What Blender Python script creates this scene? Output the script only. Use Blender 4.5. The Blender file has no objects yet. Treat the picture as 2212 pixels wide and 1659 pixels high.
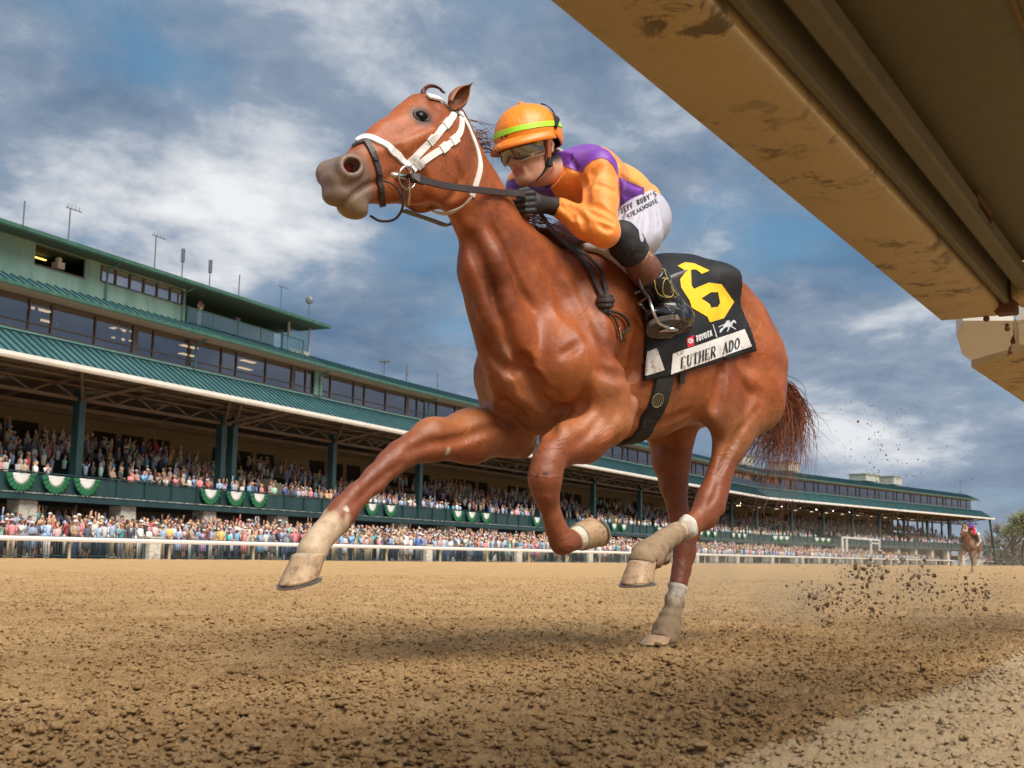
import bpy, bmesh, math, random
import numpy as np
from mathutils import Vector, Matrix
R = math.radians
SC = bpy.context.scene
COL = SC.collection
# ------------------------------------------------------------------ camera
F_PX, CX, CY, CAM_H, ROLL = 2566.0, 1106.0, 829.5, 0.34, R(0.78)
PITCH = math.atan(374.5 / F_PX)
cam_d = bpy.data.cameras.new('camera'); cam = bpy.data.objects.new('camera', cam_d); COL.objects.link(cam)
cam_d.sensor_width = 36.0; cam_d.lens = 36.0 * F_PX / 2212.0
cam_d.clip_start = 0.05; cam_d.clip_end = 6000.0
cam.matrix_world = Matrix.Translation((0, 0, CAM_H)) @ Matrix.Rotation(R(90) + PITCH, 4, 'X') @ Matrix.Rotation(ROLL, 4, 'Z')
cam_d.dof.use_dof = True; cam_d.dof.focus_distance = 3.9; cam_d.dof.aperture_fstop = 13.0
SC.camera = cam
SC.render.resolution_x, SC.render.resolution_y = 1024, 768
SC.view_settings.view_transform = 'Standard'; SC.view_settings.look = 'None'
SC.view_settings.exposure = 0.2; SC.view_settings.gamma = 1.0
# ------------------------------------------------------------------ node helpers
class NT:
    """small wrapper to write node trees compactly"""
    def __init__(s, tree): s.t = tree; s.L = tree.links
    def n(s, typ, **kw):
        nd = s.t.nodes.new(typ)
        for k, v in kw.items():
            if k == 'inp':
                for kk, vv in v.items():
                    if isinstance(vv, bpy.types.NodeSocket): s.L.new(vv, nd.inputs[kk])
                    else: nd.inputs[kk].default_value = vv
            else: setattr(nd, k, v)
        return nd
    def link(s, a, b): s.L.new(a, b)
    def noise(s, vec, scale, detail=4, rough=0.55, dist=0.0, lac=2.0):
        i = {'Scale': scale, 'Detail': detail, 'Roughness': rough, 'Distortion': dist, 'Lacunarity': lac}
        if vec is not None: i['Vector'] = vec
        return s.n('ShaderNodeTexNoise', inp=i).outputs['Fac']
    def ramp(s, fac, stops, interp='LINEAR'):
        nd = s.n('ShaderNodeValToRGB', inp={'Fac': fac}); e = nd.color_ramp.elements
        nd.color_ramp.interpolation = interp
        while len(e) > 1: e.remove(e[-1])
        for i, (p, c) in enumerate(stops):
            el = e[0] if i == 0 else e.new(p)
            el.position = p
            el.color = (c, c, c, 1) if isinstance(c, (int, float)) else (c[0], c[1], c[2], 1)
        return nd.outputs['Color']
    def mix(s, f, a, b, mode='MIX'):
        nd = s.n('ShaderNodeMix', data_type='RGBA', blend_type=mode)
        for ix, v in ((0, f), (6, a), (7, b)):
            sock = nd.inputs[ix]
            if isinstance(v, bpy.types.NodeSocket): s.L.new(v, sock)
            elif ix == 0: sock.default_value = v
            else: sock.default_value = (v[0], v[1], v[2], 1) if not isinstance(v, (int, float)) else (v, v, v, 1)
        return nd.outputs[2]
    def math(s, op, a, b=0.0, c=None, clamp=False):
        nd = s.n('ShaderNodeMath', operation=op, use_clamp=clamp)
        for i, v in enumerate((a, b, c)):
            if v is None: continue
            if isinstance(v, bpy.types.NodeSocket): s.L.new(v, nd.inputs[i])
            else: nd.inputs[i].default_value = v
        return nd.outputs[0]
    def vmath(s, op, a, b=(0, 0, 0)):
        nd = s.n('ShaderNodeVectorMath', operation=op)
        for i, v in enumerate((a, b)):
            if isinstance(v, bpy.types.NodeSocket): s.L.new(v, nd.inputs[i])
            else: nd.inputs[i].default_value = v
        return nd.outputs[0]
MATS = {}
def mat(name, color=(0.5, 0.5, 0.5), rough=0.6, metal=0.0, spec=0.5, var=0.12, vscale=6.0, bump=0.0, bscale=60.0,
        emit=None, estr=0.0, coat=0.0, sheen=0.0, alpha=None, fn=None, coords='Object'):
    """procedural principled material: base colour with gentle noise variation, optional bump"""
    if name in MATS: return MATS[name]
    m = bpy.data.materials.new(name); m.use_nodes = True
    T = NT(m.node_tree); b = m.node_tree.nodes['Principled BSDF']
    tc = T.n('ShaderNodeTexCoord').outputs[coords]
    nz = T.noise(tc, vscale, 5, 0.6)
    v = T.math('MULTIPLY_ADD', nz, 2 * var, 1 - var)
    c = T.mix(1.0, color, v, 'MULTIPLY')
    T.link(c, b.inputs['Base Color'])
    b.inputs['Roughness'].default_value = rough; b.inputs['Metallic'].default_value = metal
    b.inputs['Specular IOR Level'].default_value = spec
    b.inputs['Coat Weight'].default_value = coat; b.inputs['Sheen Weight'].default_value = sheen
    if bump:
        bn = T.noise(tc, bscale, 6, 0.6)
        bp = T.n('ShaderNodeBump', inp={'Strength': 1.0, 'Distance': bump, 'Height': bn})
        T.link(bp.outputs[0], b.inputs['Normal'])
    if emit: b.inputs['Emission Color'].default_value = (*emit, 1); b.inputs['Emission Strength'].default_value = estr
    if fn: fn(T, b, tc, c)
    MATS[name] = m
    return m
# ------------------------------------------------------------------ object helpers
def tag(o, label=None, cat=None, group=None, kind=None):
    if label: o['label'] = label
    if cat: o['category'] = cat
    if group: o['group'] = group
    if kind: o['kind'] = kind
    return o
def empty(name, loc=(0, 0, 0), rz=0.0, **kw):
    o = bpy.data.objects.new(name, None); COL.objects.link(o)
    o.location = loc; o.rotation_euler = (0, 0, rz); o.empty_display_size = 0.1
    return tag(o, **kw)
def mesh_obj(name, verts, faces, mt=None, parent=None, smooth=False, cols=None, mi=None, world=True):
    """link ONE mesh; verts are world coordinates (kept when parented to a moved thing)"""
    me = bpy.data.meshes.new(name)
    verts = np.asarray(verts, dtype=np.float32).reshape(-1, 3)
    if isinstance(faces, np.ndarray):
        nf, k = faces.shape
        me.vertices.add(len(verts)); me.vertices.foreach_set('co', verts.ravel())
        me.loops.add(nf * k); me.loops.foreach_set('vertex_index', faces.astype(np.int32).ravel())
        me.polygons.add(nf); me.polygons.foreach_set('loop_start', np.arange(0, nf * k, k, dtype=np.int32))
        me.update(calc_edges=True)
    else:
        me.from_pydata([tuple(map(float, v)) for v in verts], [], [tuple(f) for f in faces]); me.update()
    if mt is not None:
        for m_ in (mt if isinstance(mt, (list, tuple)) else [mt]): me.materials.append(m_)
    if mi is not None: me.polygons.foreach_set('material_index', np.asarray(mi, dtype=np.int32))
    if smooth: me.polygons.foreach_set('use_smooth', np.ones(len(me.polygons), dtype=bool))
    if cols is not None:
        a = me.color_attributes.new('Col', 'FLOAT_COLOR', 'POINT')
        cc = np.ones((len(verts), 4), dtype=np.float32); cc[:, :cols.shape[1]] = cols
        a.data.foreach_set('color', cc.ravel())
    me.validate()
    o = bpy.data.objects.new(name, me); COL.objects.link(o)
    if parent is not None:
        o.parent = parent
        if world: o.matrix_parent_inverse = pmat(parent).inverted()
    return o
def pmat(o):
    m = o.matrix_basis.copy() if o.parent is None else pmat(o.parent) @ o.matrix_parent_inverse @ o.matrix_basis
    return m
class MB:
    """collects boxes, bars and tubes, then links them as ONE mesh"""
    def __init__(s): s.v = []; s.f = []; s.m = []; s.c = []; s.cur = 0; s.col = (1, 1, 1)
    def add(s, vs, fs):
        o = len(s.v); s.v += [tuple(map(float, v)) for v in vs]; s.f += [tuple(i + o for i in f) for f in fs]
        s.m += [s.cur] * len(fs); s.c += [s.col] * len(vs)
        return s
    def hexa(s, p):   # 8 points: bottom 4 (ccw), top 4
        return s.add(p, [(3, 2, 1, 0), (4, 5, 6, 7), (0, 1, 5, 4), (1, 2, 6, 5), (2, 3, 7, 6), (3, 0, 4, 7)])
    def box(s, c, sx, sy, sz, rz=0.0):
        ca, sa = math.cos(rz), math.sin(rz); p = []
        for z in (-sz / 2, sz / 2):
            for x, y in ((-sx / 2, -sy / 2), (sx / 2, -sy / 2), (sx / 2, sy / 2), (-sx / 2, sy / 2)):
                p.append((c[0] + x * ca - y * sa, c[1] + x * sa + y * ca, c[2] + z))
        return s.hexa(p)
    def bar(s, a, b, w, h=None, up=(0, 0, 1)):
        h = h or w; a = Vector(a); b = Vector(b); d = (b - a).normalized(); up = Vector(up)
        x = d.cross(up)
        if x.length < 1e-4: x = d.cross(Vector((1, 0, 0)))
        x.normalize(); y = x.cross(d).normalized(); p = []
        for q in (a, b):
            for i, j in ((-1, -1), (1, -1), (1, 1), (-1, 1)): p.append(q + x * (i * w / 2) + y * (j * h / 2))
        return s.hexa(p)
    def tube(s, pts, rad, seg=8, closed=False, cap=True):
        pts = [Vector(p) for p in pts]; n = len(pts)
        rad = rad if isinstance(rad, (list, tuple)) else [rad] * n
        o = len(s.v); prev = None
        for i, p in enumerate(pts):
            if closed: d = (pts[(i + 1) % n] - pts[i - 1]).normalized()
            else: d = (pts[min(i + 1, n - 1)] - pts[max(i - 1, 0)]).normalized()
            x = (prev - d * prev.dot(d)) if prev is not None else d.orthogonal()
            x.normalize(); prev = x; y = d.cross(x)
            for k in range(seg):
                a = 2 * math.pi * k / seg
                s.v.append(tuple(p + (x * math.cos(a) + y * math.sin(a)) * rad[i])); s.c.append(s.col)
        m = n if closed else n - 1
        for i in range(m):
            for k in range(seg):
                a = o + i * seg + k; b = o + i * seg + (k + 1) % seg
                c = o + ((i + 1) % n) * seg + (k + 1) % seg; d = o + ((i + 1) % n) * seg + k
                s.f.append((a, b, c, d)); s.m.append(s.cur)
        if cap and not closed:
            s.f.append(tuple(o + k for k in reversed(range(seg)))); s.m.append(s.cur)
            s.f.append(tuple(o + (n - 1) * seg + k for k in range(seg))); s.m.append(s.cur)
        return s
    def strap(s, pts, nrm, w, t):
        """flat leather strap: pts along, nrm outward normals, width w, thickness t"""
        n = len(pts); o = len(s.v); w = w if isinstance(w, (list, tuple)) else [w] * n
        for i in range(n):
            p = Vector(pts[i]); d = (Vector(pts[min(i + 1, n - 1)]) - Vector(pts[max(i - 1, 0)])).normalized()
            N = Vector(nrm[i]); N = (N - d * N.dot(d)).normalized(); B = d.cross(N)
            for a, b in ((-.5, 0), (-.44, 1), (.44, 1), (.5, 0)): s.v.append(tuple(p + B * (a * w[i]) + N * (b * t))); s.c.append(s.col)
        for i in range(n - 1):
            for k in range(4):
                a = o + i * 4 + k; b = o + i * 4 + (k + 1) % 4
                s.f.append((a, b, b + 4, a + 4)); s.m.append(s.cur)
        s.f.append((o + 3, o + 2, o + 1, o)); s.f.append(tuple(o + (n - 1) * 4 + k for k in range(4))); s.m += [s.cur] * 2
        return s
    def ball(s, c, rx, ry=None, rz=None, seg=10, ring=7, M=None):
        ry = ry or rx; rz = rz or rx; vs = []; fs = []; M = M or Matrix.Identity(3)
        for i in range(1, ring):
            t = math.pi * i / ring
            for k in range(seg):
                a = 2 * math.pi * k / seg
                vs.append(Vector(c) + M @ Vector((rx * math.sin(t) * math.cos(a), ry * math.sin(t) * math.sin(a), rz * math.cos(t))))
        vs += [Vector(c) + M @ Vector((0, 0, rz)), Vector(c) + M @ Vector((0, 0, -rz))]; T_ = len(vs)
        for i in range(ring - 2):
            for k in range(seg): a = i * seg + k; b = i * seg + (k + 1) % seg; fs.append((a, a + seg, b + seg, b))
        for k in range(seg):
            fs.append((T_ - 2, k, (k + 1) % seg)); fs.append((T_ - 1, (ring - 2) * seg + (k + 1) % seg, (ring - 2) * seg + k))
        return s.add(vs, fs)
    def build(s, name, mt, parent=None, smooth=False, col=False):
        o = mesh_obj(name, s.v, s.f, mt, parent, smooth, np.array(s.c) if col else None, s.m if isinstance(mt, (list, tuple)) else None)
        return o
# ------------------------------------------------------------------ where a ray of the reference picture meets a plane
def ray(px, py):
    x, y = px - CX, -(py - CY); c, s = math.cos(ROLL), math.sin(ROLL)
    x, y = x * c - y * s, x * s + y * c
    c, s = math.cos(PITCH), math.sin(PITCH)
    return np.array([x, F_PX * c - y * s, F_PX * s + y * c]) / F_PX
CAM = np.array([0, 0, CAM_H])
# horse frame: fwd, left, up, standing on the track (runs 40 degrees off the view axis, towards camera left)
HA = R(40.0)
H_BACK = np.array([math.sin(HA), math.cos(HA), 0]); H_LEFT = np.array([math.cos(HA), -math.sin(HA), 0]); UP = np.array([0, 0, 1.0])
_r = ray(1430, 1395); H_O = CAM - _r * CAM_H / _r[2] + H_LEFT * 0.08; H_O[2] = 0
HM = np.stack([-H_BACK, H_LEFT, UP])          # rows: axes
def hw(p): return H_O + np.asarray(p, float) @ HM            # local -> world
def hl(w): return (np.asarray(w, float) - H_O) @ HM.T        # world -> local
def P(px, py, l):
    """point on the horse's fore-and-aft plane at lateral offset l (local coordinates)"""
    r = ray(px, py); t = (l - (CAM - H_O) @ H_LEFT) / (r @ H_LEFT); return hl(CAM + r * t)
def kpx(p):
    return F_PX / (hw(p)[1] * math.cos(PITCH) + (hw(p)[2] - CAM_H) * math.sin(PITCH))
def proj(w):
    w = np.atleast_2d(np.asarray(w, float)) - CAM; c, s = math.cos(PITCH), math.sin(PITCH)
    yy = w[:, 1] * c + w[:, 2] * s; zz = -w[:, 1] * s + w[:, 2] * c; x = w[:, 0] / yy * F_PX; y = zz / yy * F_PX
    c, s = math.cos(ROLL), math.sin(ROLL); X = x * c + y * s; Y = -x * s + y * c
    return np.stack([X + CX, CY - Y], 1)
# ------------------------------------------------------------------ sculpting: smooth unions of rounded solids, then one skin
class Sculpt:
    def __init__(s, lo, hi, vox):
        s.lo = np.array(lo, float); s.h = vox; s.n = np.ceil((np.array(hi) - s.lo) / vox).astype(int) + 1
        s.d = np.full(s.n, 0.12, dtype=np.float32)
        s.ax = [s.lo[i] + np.arange(s.n[i]) * vox for i in range(3)]
    def blk(s, lo, hi):
        a = np.clip(np.floor((np.array(lo) - s.lo) / s.h).astype(int), 0, s.n - 1)
        b = np.clip(np.ceil((np.array(hi) - s.lo) / s.h).astype(int) + 1, 1, s.n)
        sl = tuple(slice(a[i], max(b[i], a[i] + 1)) for i in range(3))
        X, Y, Z = np.meshgrid(*[s.ax[i][sl[i]].astype(np.float32) for i in range(3)], indexing='ij')
        return sl, X, Y, Z
    def comb(s, sl, e, k, op):
        d = s.d[sl]
        if op == 'add':
            if k > 0: h = np.clip(0.5 + 0.5 * (e - d) / k, 0, 1); r = e * (1 - h) + d * h - k * h * (1 - h)
            else: r = np.minimum(d, e)
        else:
            k = max(k, 1e-4); h = np.clip(0.5 - 0.5 * (d + e) / k, 0, 1); r = d * (1 - h) - e * h + k * h * (1 - h)
        s.d[sl] = r
    def cone(s, a, b, ra, rb, k=0.02, ls=1.0, op='add'):
        """tapered capsule; ls widens it sideways (local Y)"""
        a = np.array(a, float); b = np.array(b, float); m = max(ra, rb) * max(1, ls) + k + 0.03
        sl, X, Y, Z = s.blk(np.minimum(a, b) - m, np.maximum(a, b) + m)
        a2, b2 = a.copy(), b.copy(); a2[1] /= ls; b2[1] /= ls; Y = Y / ls
        ba = b2 - a2; L2 = max(ba @ ba, 1e-9)
        px, py, pz = X - a2[0], Y - a2[1], Z - a2[2]
        t = np.clip((px * ba[0] + py * ba[1] + pz * ba[2]) / L2, 0, 1)
        e = np.sqrt((px - t * ba[0]) ** 2 + (py - t * ba[1]) ** 2 + (pz - t * ba[2]) ** 2) - (ra + (rb - ra) * t)
        s.comb(sl, (e * min(1, ls)).astype(np.float32), k, op); return s
    def chain(s, nodes, k=0.02, op='add'):
        """nodes: (point, radius[, ls])"""
        for A, B in zip(nodes[:-1], nodes[1:]):
            ls = 0.5 * ((A[2] if len(A) > 2 else 1) + (B[2] if len(B) > 2 else 1))
            s.cone(A[0], B[0], A[1], B[1], k, ls, op)
        return s
    def ell(s, c, r, k=0.03, rot=None, op='add'):
        """ellipsoid, rot = 3x3 rows are its axes"""
        c = np.array(c, float); r = np.array(r, float); m = r.max() + k + 0.03
        sl, X, Y, Z = s.blk(c - m, c + m); X = X - c[0]; Y = Y - c[1]; Z = Z - c[2]
        if rot is not None:
            Q = np.asarray(rot); X, Y, Z = (Q[0, 0] * X + Q[0, 1] * Y + Q[0, 2] * Z, Q[1, 0] * X + Q[1, 1] * Y + Q[1, 2] * Z, Q[2, 0] * X + Q[2, 1] * Y + Q[2, 2] * Z)
        q = np.sqrt((X / r[0]) ** 2 + (Y / r[1]) ** 2 + (Z / r[2]) ** 2) + 1e-6
        q2 = np.sqrt((X / r[0] ** 2) ** 2 + (Y / r[1] ** 2) ** 2 + (Z / r[2] ** 2) ** 2) + 1e-6
        s.comb(sl, (q * (q - 1) / q2).astype(np.float32), k, op); return s
    def loft(s, A, B, st, k=0.03, op='add', pw=2.0):
        """section loft in the fore-and-aft plane along A->B; st: rows (t, centre offset, half height, half width)"""
        A = np.array(A, float); B = np.array(B, float); D = B - A; L = np.linalg.norm(D); D /= L
        N = np.array([-D[2], 0, D[0]]); N = N if N[2] >= 0 else -N
        st = np.array(st, float); m = st[:, 2:4].max() + np.abs(st[:, 1]).max() + k + 0.03
        sl, X, Y, Z = s.blk(np.minimum(A, B) - m - 0.1 * L, np.maximum(A, B) + m + 0.1 * L)
        px, py, pz = X - A[0], Y - A[1], Z - A[2]
        t = (px * D[0] + py * D[1] + pz * D[2]) / L; u = px * N[0] + pz * N[2]
        tt = np.linspace(st[0, 0], st[-1, 0], 200)
        def sm(c):
            v = np.interp(tt, st[:, 0], st[:, c]); kk = np.hanning(17); kk /= kk.sum()
            return np.convolve(np.pad(v, 8, mode='edge'), kk, 'valid')
        oc, oh, ow = (np.interp(t, tt, sm(c)) for c in (1, 2, 3))
        q = (np.abs((u - oc) / oh) ** pw + np.abs(py / ow) ** pw) ** (1 / pw)
        e = (q - 1) * np.minimum(oh, ow) * 0.95
        over = np.maximum(st[0, 0] - t, t - st[-1, 0]) * L
        e = np.where(over > 0, np.sqrt(np.maximum(e, 0) ** 2 + over ** 2) , e)
        e = np.maximum(e, over)
        s.comb(sl, e.astype(np.float32), k, op); return s
    def smooth(s, it=1):
        for _ in range(it):
            for ax in range(3):
                d = s.d; a = np.roll(d, 1, ax); b = np.roll(d, -1, ax); s.d = (0.25 * a + 0.5 * d + 0.25 * b).astype(np.float32)
        return s
    def skin(s):
        d = s.d; S = d < 0; n = d.shape
        c = np.zeros(tuple(x - 1 for x in n), dtype=np.int8)
        for i in (0, 1):
            for j in (0, 1):
                for k in (0, 1): c += S[i:n[0] - 1 + i, j:n[1] - 1 + j, k:n[2] - 1 + k]
        act = np.argwhere((c > 0) & (c < 8)); idx = np.full(c.shape, -1, dtype=np.int32)
        idx[tuple(act.T)] = np.arange(len(act)); acc = np.zeros((len(act), 3)); cnt = np.zeros(len(act))
        cor = [(i, j, k) for i in (0, 1) for j in (0, 1) for k in (0, 1)]
        for a in cor:
            for ax in range(3):
                if a[ax]: continue
                b = list(a); b[ax] = 1
                da = d[tuple((act + a).T)]; db = d[tuple((act + b).T)]; m = (da < 0) != (db < 0)
                t = np.where(m, da / np.where(m, da - db, 1), 0); p = np.array(a, float)[None].repeat(len(act), 0); p[:, ax] += t
                acc[m] += p[m]; cnt[m] += 1
        V = s.lo + (act + acc / np.maximum(cnt, 1)[:, None]) * s.h; Fs = []
        for ax in range(3):
            o1, o2 = [(1, 2), (2, 0), (0, 1)][ax]
            sh = [slice(None)] * 3; sh2 = [slice(None)] * 3; sh[ax] = slice(0, n[ax] - 1); sh2[ax] = slice(1, n[ax])
            A, B = S[tuple(sh)], S[tuple(sh2)]
            E = np.argwhere(A != B); E = E[(E[:, o1] > 0) & (E[:, o2] > 0) & (E[:, o1] < n[o1] - 1) & (E[:, o2] < n[o2] - 1)]
            u = np.zeros(3, int); u[o1] = 1; v = np.zeros(3, int); v[o2] = 1
            q = np.stack([idx[tuple((E - u - v).T)], idx[tuple((E - v).T)], idx[tuple(E.T)], idx[tuple((E - u).T)]], 1)
            fl = ~A[tuple(E.T)]; q[fl] = q[fl][:, ::-1]; Fs.append(q)
        return V, np.concatenate(Fs)
    def val(s, p):
        """distance field value at local points"""
        g = np.clip((np.atleast_2d(p) - s.lo) / s.h, 0, s.n - 1.001); i = g.astype(int); f = g - i; r = 0
        for a in (0, 1):
            for b in (0, 1):
                for c in (0, 1):
                    w = (f[:, 0] if a else 1 - f[:, 0]) * (f[:, 1] if b else 1 - f[:, 1]) * (f[:, 2] if c else 1 - f[:, 2])
                    r = r + w * s.d[i[:, 0] + a, i[:, 1] + b, i[:, 2] + c]
        return r
    def grad(s, p):
        p = np.atleast_2d(p); e = s.h; g = np.stack([s.val(p + np.eye(3)[i] * e) - s.val(p - np.eye(3)[i] * e) for i in range(3)], 1)
        return g / (np.linalg.norm(g, axis=1)[:, None] + 1e-9)
    def press(s, p, off=0.003, it=12):
        """slide points onto the surface (+ offset)"""
        p = np.atleast_2d(np.array(p, float)).copy()
        for _ in range(it): p -= s.grad(p) * np.clip(s.val(p) - off, -0.05, 0.05)[:, None] * 0.8
        return p
def hray(S, px, py, far=7.0):
    """first point (local) where the view ray of a picture position meets sculpture S"""
    r = ray(px, py); t = np.arange(1.5, far, 0.002); q = hl(CAM + t[:, None] * r); v = S.val(q)
    inside = np.all((q > S.lo) & (q < S.lo + (S.n - 1) * S.h), axis=1); i = np.argwhere((v < 0) & inside)
    return q[i[0, 0]] if len(i) else None
def vnoise(p, sc, seed=0):
    """smooth value noise for numpy points, range -1..1"""
    rs = np.random.RandomState(seed); tab = rs.rand(4096) * 2 - 1
    q = np.asarray(p, float) * sc; i = np.floor(q).astype(np.int64); f = q - i; f = f * f * (3 - 2 * f); r = 0
    D = q.shape[1]
    for m in range(2 ** D):
        w = 1; h = 0
        for a in range(D):
            b = (m >> a) & 1; w = w * (f[:, a] if b else 1 - f[:, a]); h = h + (i[:, a] + b) * [73856093, 19349663, 83492791][a]
        r = r + w * tab[(h ^ (h >> 13)) & 4095]
    return r
# ================================================================== sky and sun
SUN_AZ, SUN_EL = R(146), R(52)
wd = bpy.data.worlds.new('World'); SC.world = wd; wd.use_nodes = True
T = NT(wd.node_tree); bg = wd.node_tree.nodes['Background']
sky = T.n('ShaderNodeTexSky', sky_type='NISHITA', sun_disc=False, sun_elevation=SUN_EL, sun_rotation=SUN_AZ, air_density=1.0, dust_density=1.5, ozone_density=2.5)
tc = T.n('ShaderNodeTexCoord').outputs['Generated']
sp = T.n('ShaderNodeSeparateXYZ', inp={0: tc}); zc = T.math('MAXIMUM', sp.outputs[2], 0.0)
den = T.math('ADD', zc, .22)
cv = T.n('ShaderNodeCombineXYZ', inp={0: T.math('DIVIDE', sp.outputs[0], den), 1: T.math('DIVIDE', sp.outputs[1], den), 2: T.math('MULTIPLY', zc, 1.2)}).outputs[0]
mp = T.n('ShaderNodeMapping', inp={'Vector': cv, 'Location': (8.3, 3.3, 1.9), 'Rotation': (0, 0, R(-28)), 'Scale': (1.0, .85, 1)}).outputs[0]
big = T.noise(mp, 1.25, 7, .56, .12); mid = T.noise(mp, 3.6, 8, .6, .25); fin = T.noise(mp, 9.0, 6, .62, .4)
f = T.math('ADD', T.math('MULTIPLY', big, .62), T.math('ADD', T.math('MULTIPLY', mid, .28), T.math('MULTIPLY', fin, .10)))
cloud = T.ramp(f, [(.37, (.060, .115, .215)), (.43, (.105, .170, .275)), (.475, (.17, .235, .335)), (.52, (.25, .315, .41)), (.55, (.40, .45, .525)), (.585, (.58, .61, .655)), (.635, (.78, .79, .81))])
gapn = T.noise(mp, 1.9, 5, .5, .3)
gap = T.ramp(T.math('MULTIPLY', gapn, T.math('SUBTRACT', 1.05, f)), [(.30, 0), (.40, .75)])
blue = T.mix(1.0, sky.outputs[0], (.085, .085, .085), 'MULTIPLY')
c = T.mix(gap, cloud, T.mix(.5, blue, (.12, .36, .58)))
hz = T.ramp(zc, [(0, .55), (.10, .18), (.22, 0)])
c = T.mix(hz, c, (.44, .50, .58))
T.link(c, bg.inputs[0]); bg.inputs[1].default_value = .96
sd = bpy.data.lights.new('sun', 'SUN'); so = bpy.data.objects.new('sun', sd); COL.objects.link(so)
sd.energy = 4.7; sd.angle = R(44); sd.color = (1.0, .93, .82)
so.rotation_euler = (math.pi / 2 - SUN_EL, 0, math.pi - SUN_AZ)   # lamp shines from azimuth/elevation
so['kind'] = 'structure'
# ================================================================== the dirt track
RAIL_A = np.array([-23.5, 54.6]); RAIL_D = np.array([math.sin(R(30.5)), math.cos(R(30.5))]); RAIL_N = np.array([RAIL_D[1], -RAIL_D[0]])   # N points at the track
def gpt(px, py): r = ray(px, py); return (CAM - r * CAM_H / r[2])[:2]
BA, BB = gpt(1590, 1659), gpt(2212, 1412); BD = (BB - BA) / np.linalg.norm(BB - BA); BN = np.array([BD[1], -BD[0]])
def clods(p, sc, seed, keep=1.0):
    q = p * sc; i = np.floor(q).astype(np.int64); best = np.zeros(len(p))
    for dx in (-1, 0, 1):
        for dy in (-1, 0, 1):
            c = i + (dx, dy); h = (c[:, 0] * 73856093) ^ (c[:, 1] * 19349663) ^ (seed * 83492791); h = (h ^ (h >> 13)) * 1274126177 & 0x7fffffff
            a = (h & 1023) / 1023; b = ((h >> 10) & 1023) / 1023; r = .35 + .55 * (((h >> 20) & 255) / 255) ** 1.5; k = ((h >> 5) & 255) / 255 < keep
            d2 = (q[:, 0] - c[:, 0] - a) ** 2 + (q[:, 1] - c[:, 1] - b) ** 2; best = np.maximum(best, np.where(k, np.sqrt(np.maximum(r * r - d2, 0)), 0))
    return best / sc
rows = [1.15]
while rows[-1] < 30: rows.append(rows[-1] * 1.0047)
rows += list(np.geomspace(30.3, 70, 60)); rows = np.array(rows); tn = np.linspace(-.64, .64, 1060)
YY, TT = np.meshgrid(rows, tn, indexing='ij'); GX = (YY * TT).ravel(); GY = YY.ravel(); g2 = np.stack([GX, GY], 1)
wv = g2 + np.stack([vnoise(g2, 9, 1), vnoise(g2, 9, 2)], 1) * .03 + np.stack([vnoise(g2, 28, 3), vnoise(g2, 28, 4)], 1) * .012
lane = vnoise(np.stack([g2 @ RAIL_N * 2.2, g2 @ RAIL_D * .35], 1), 1, 5)
coarse = np.clip(.65 + .5 * vnoise(g2, .8, 6) + .25 * lane, .2, 1.2)
z = .38 * clods(wv, 17, 1, .20) * coarse + .60 * clods(wv, 34, 2, .42) * coarse + .75 * clods(wv, 60, 3, .50) + .65 * clods(wv, 115, 4, .65)
z += .010 * vnoise(g2, 3.1, 7) + .016 * vnoise(g2, 1.1, 8) * 1 + .006 * vnoise(g2, 70, 9) * 1 + .010 * lane * .6
z += .002 * vnoise(g2, 150, 12)
far = np.clip((GY - 6) / 20, 0, 1); z = z * (1 - .35 * far)
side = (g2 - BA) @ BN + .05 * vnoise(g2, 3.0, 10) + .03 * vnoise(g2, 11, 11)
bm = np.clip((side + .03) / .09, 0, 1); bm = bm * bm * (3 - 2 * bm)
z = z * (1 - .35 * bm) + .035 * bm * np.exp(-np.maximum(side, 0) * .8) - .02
# hoof print pit where the planted foot breaks the surface
q = P(1430, 1392, -.08); qw = hw(q); dd = np.hypot(GX - qw[0], GY - qw[1]); z += -.02 * np.exp(-(dd / .06) ** 2) + .02 * np.exp(-((dd - .13) / .05) ** 2) * (.6 + .6 * vnoise(g2, 16, 13))
edge = np.clip((g2 @ RAIL_N - (RAIL_A @ RAIL_N) - .1) / .3, 0, 1); z = np.minimum(z, .02) * edge + z * 0 + np.where(z > .02, (z - .02) * edge, 0)
nR, nC = len(rows), len(tn); ix = np.arange(nR * nC).reshape(nR, nC)
Fg = np.stack([ix[:-1, :-1], ix[:-1, 1:], ix[1:, 1:], ix[1:, :-1]], -1).reshape(-1, 4)
beyond = (g2 @ RAIL_N - RAIL_A @ RAIL_N) < -.05
Fg = Fg[~beyond[Fg].any(1)]
used = np.unique(Fg); rm = np.full(nR * nC, -1); rm[used] = np.arange(len(used)); Fg = rm[Fg]
gc = np.stack([bm, np.clip((z + .02) / .07, 0, 1), np.clip(lane * .5 + .5, 0, 1)], 1)
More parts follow.
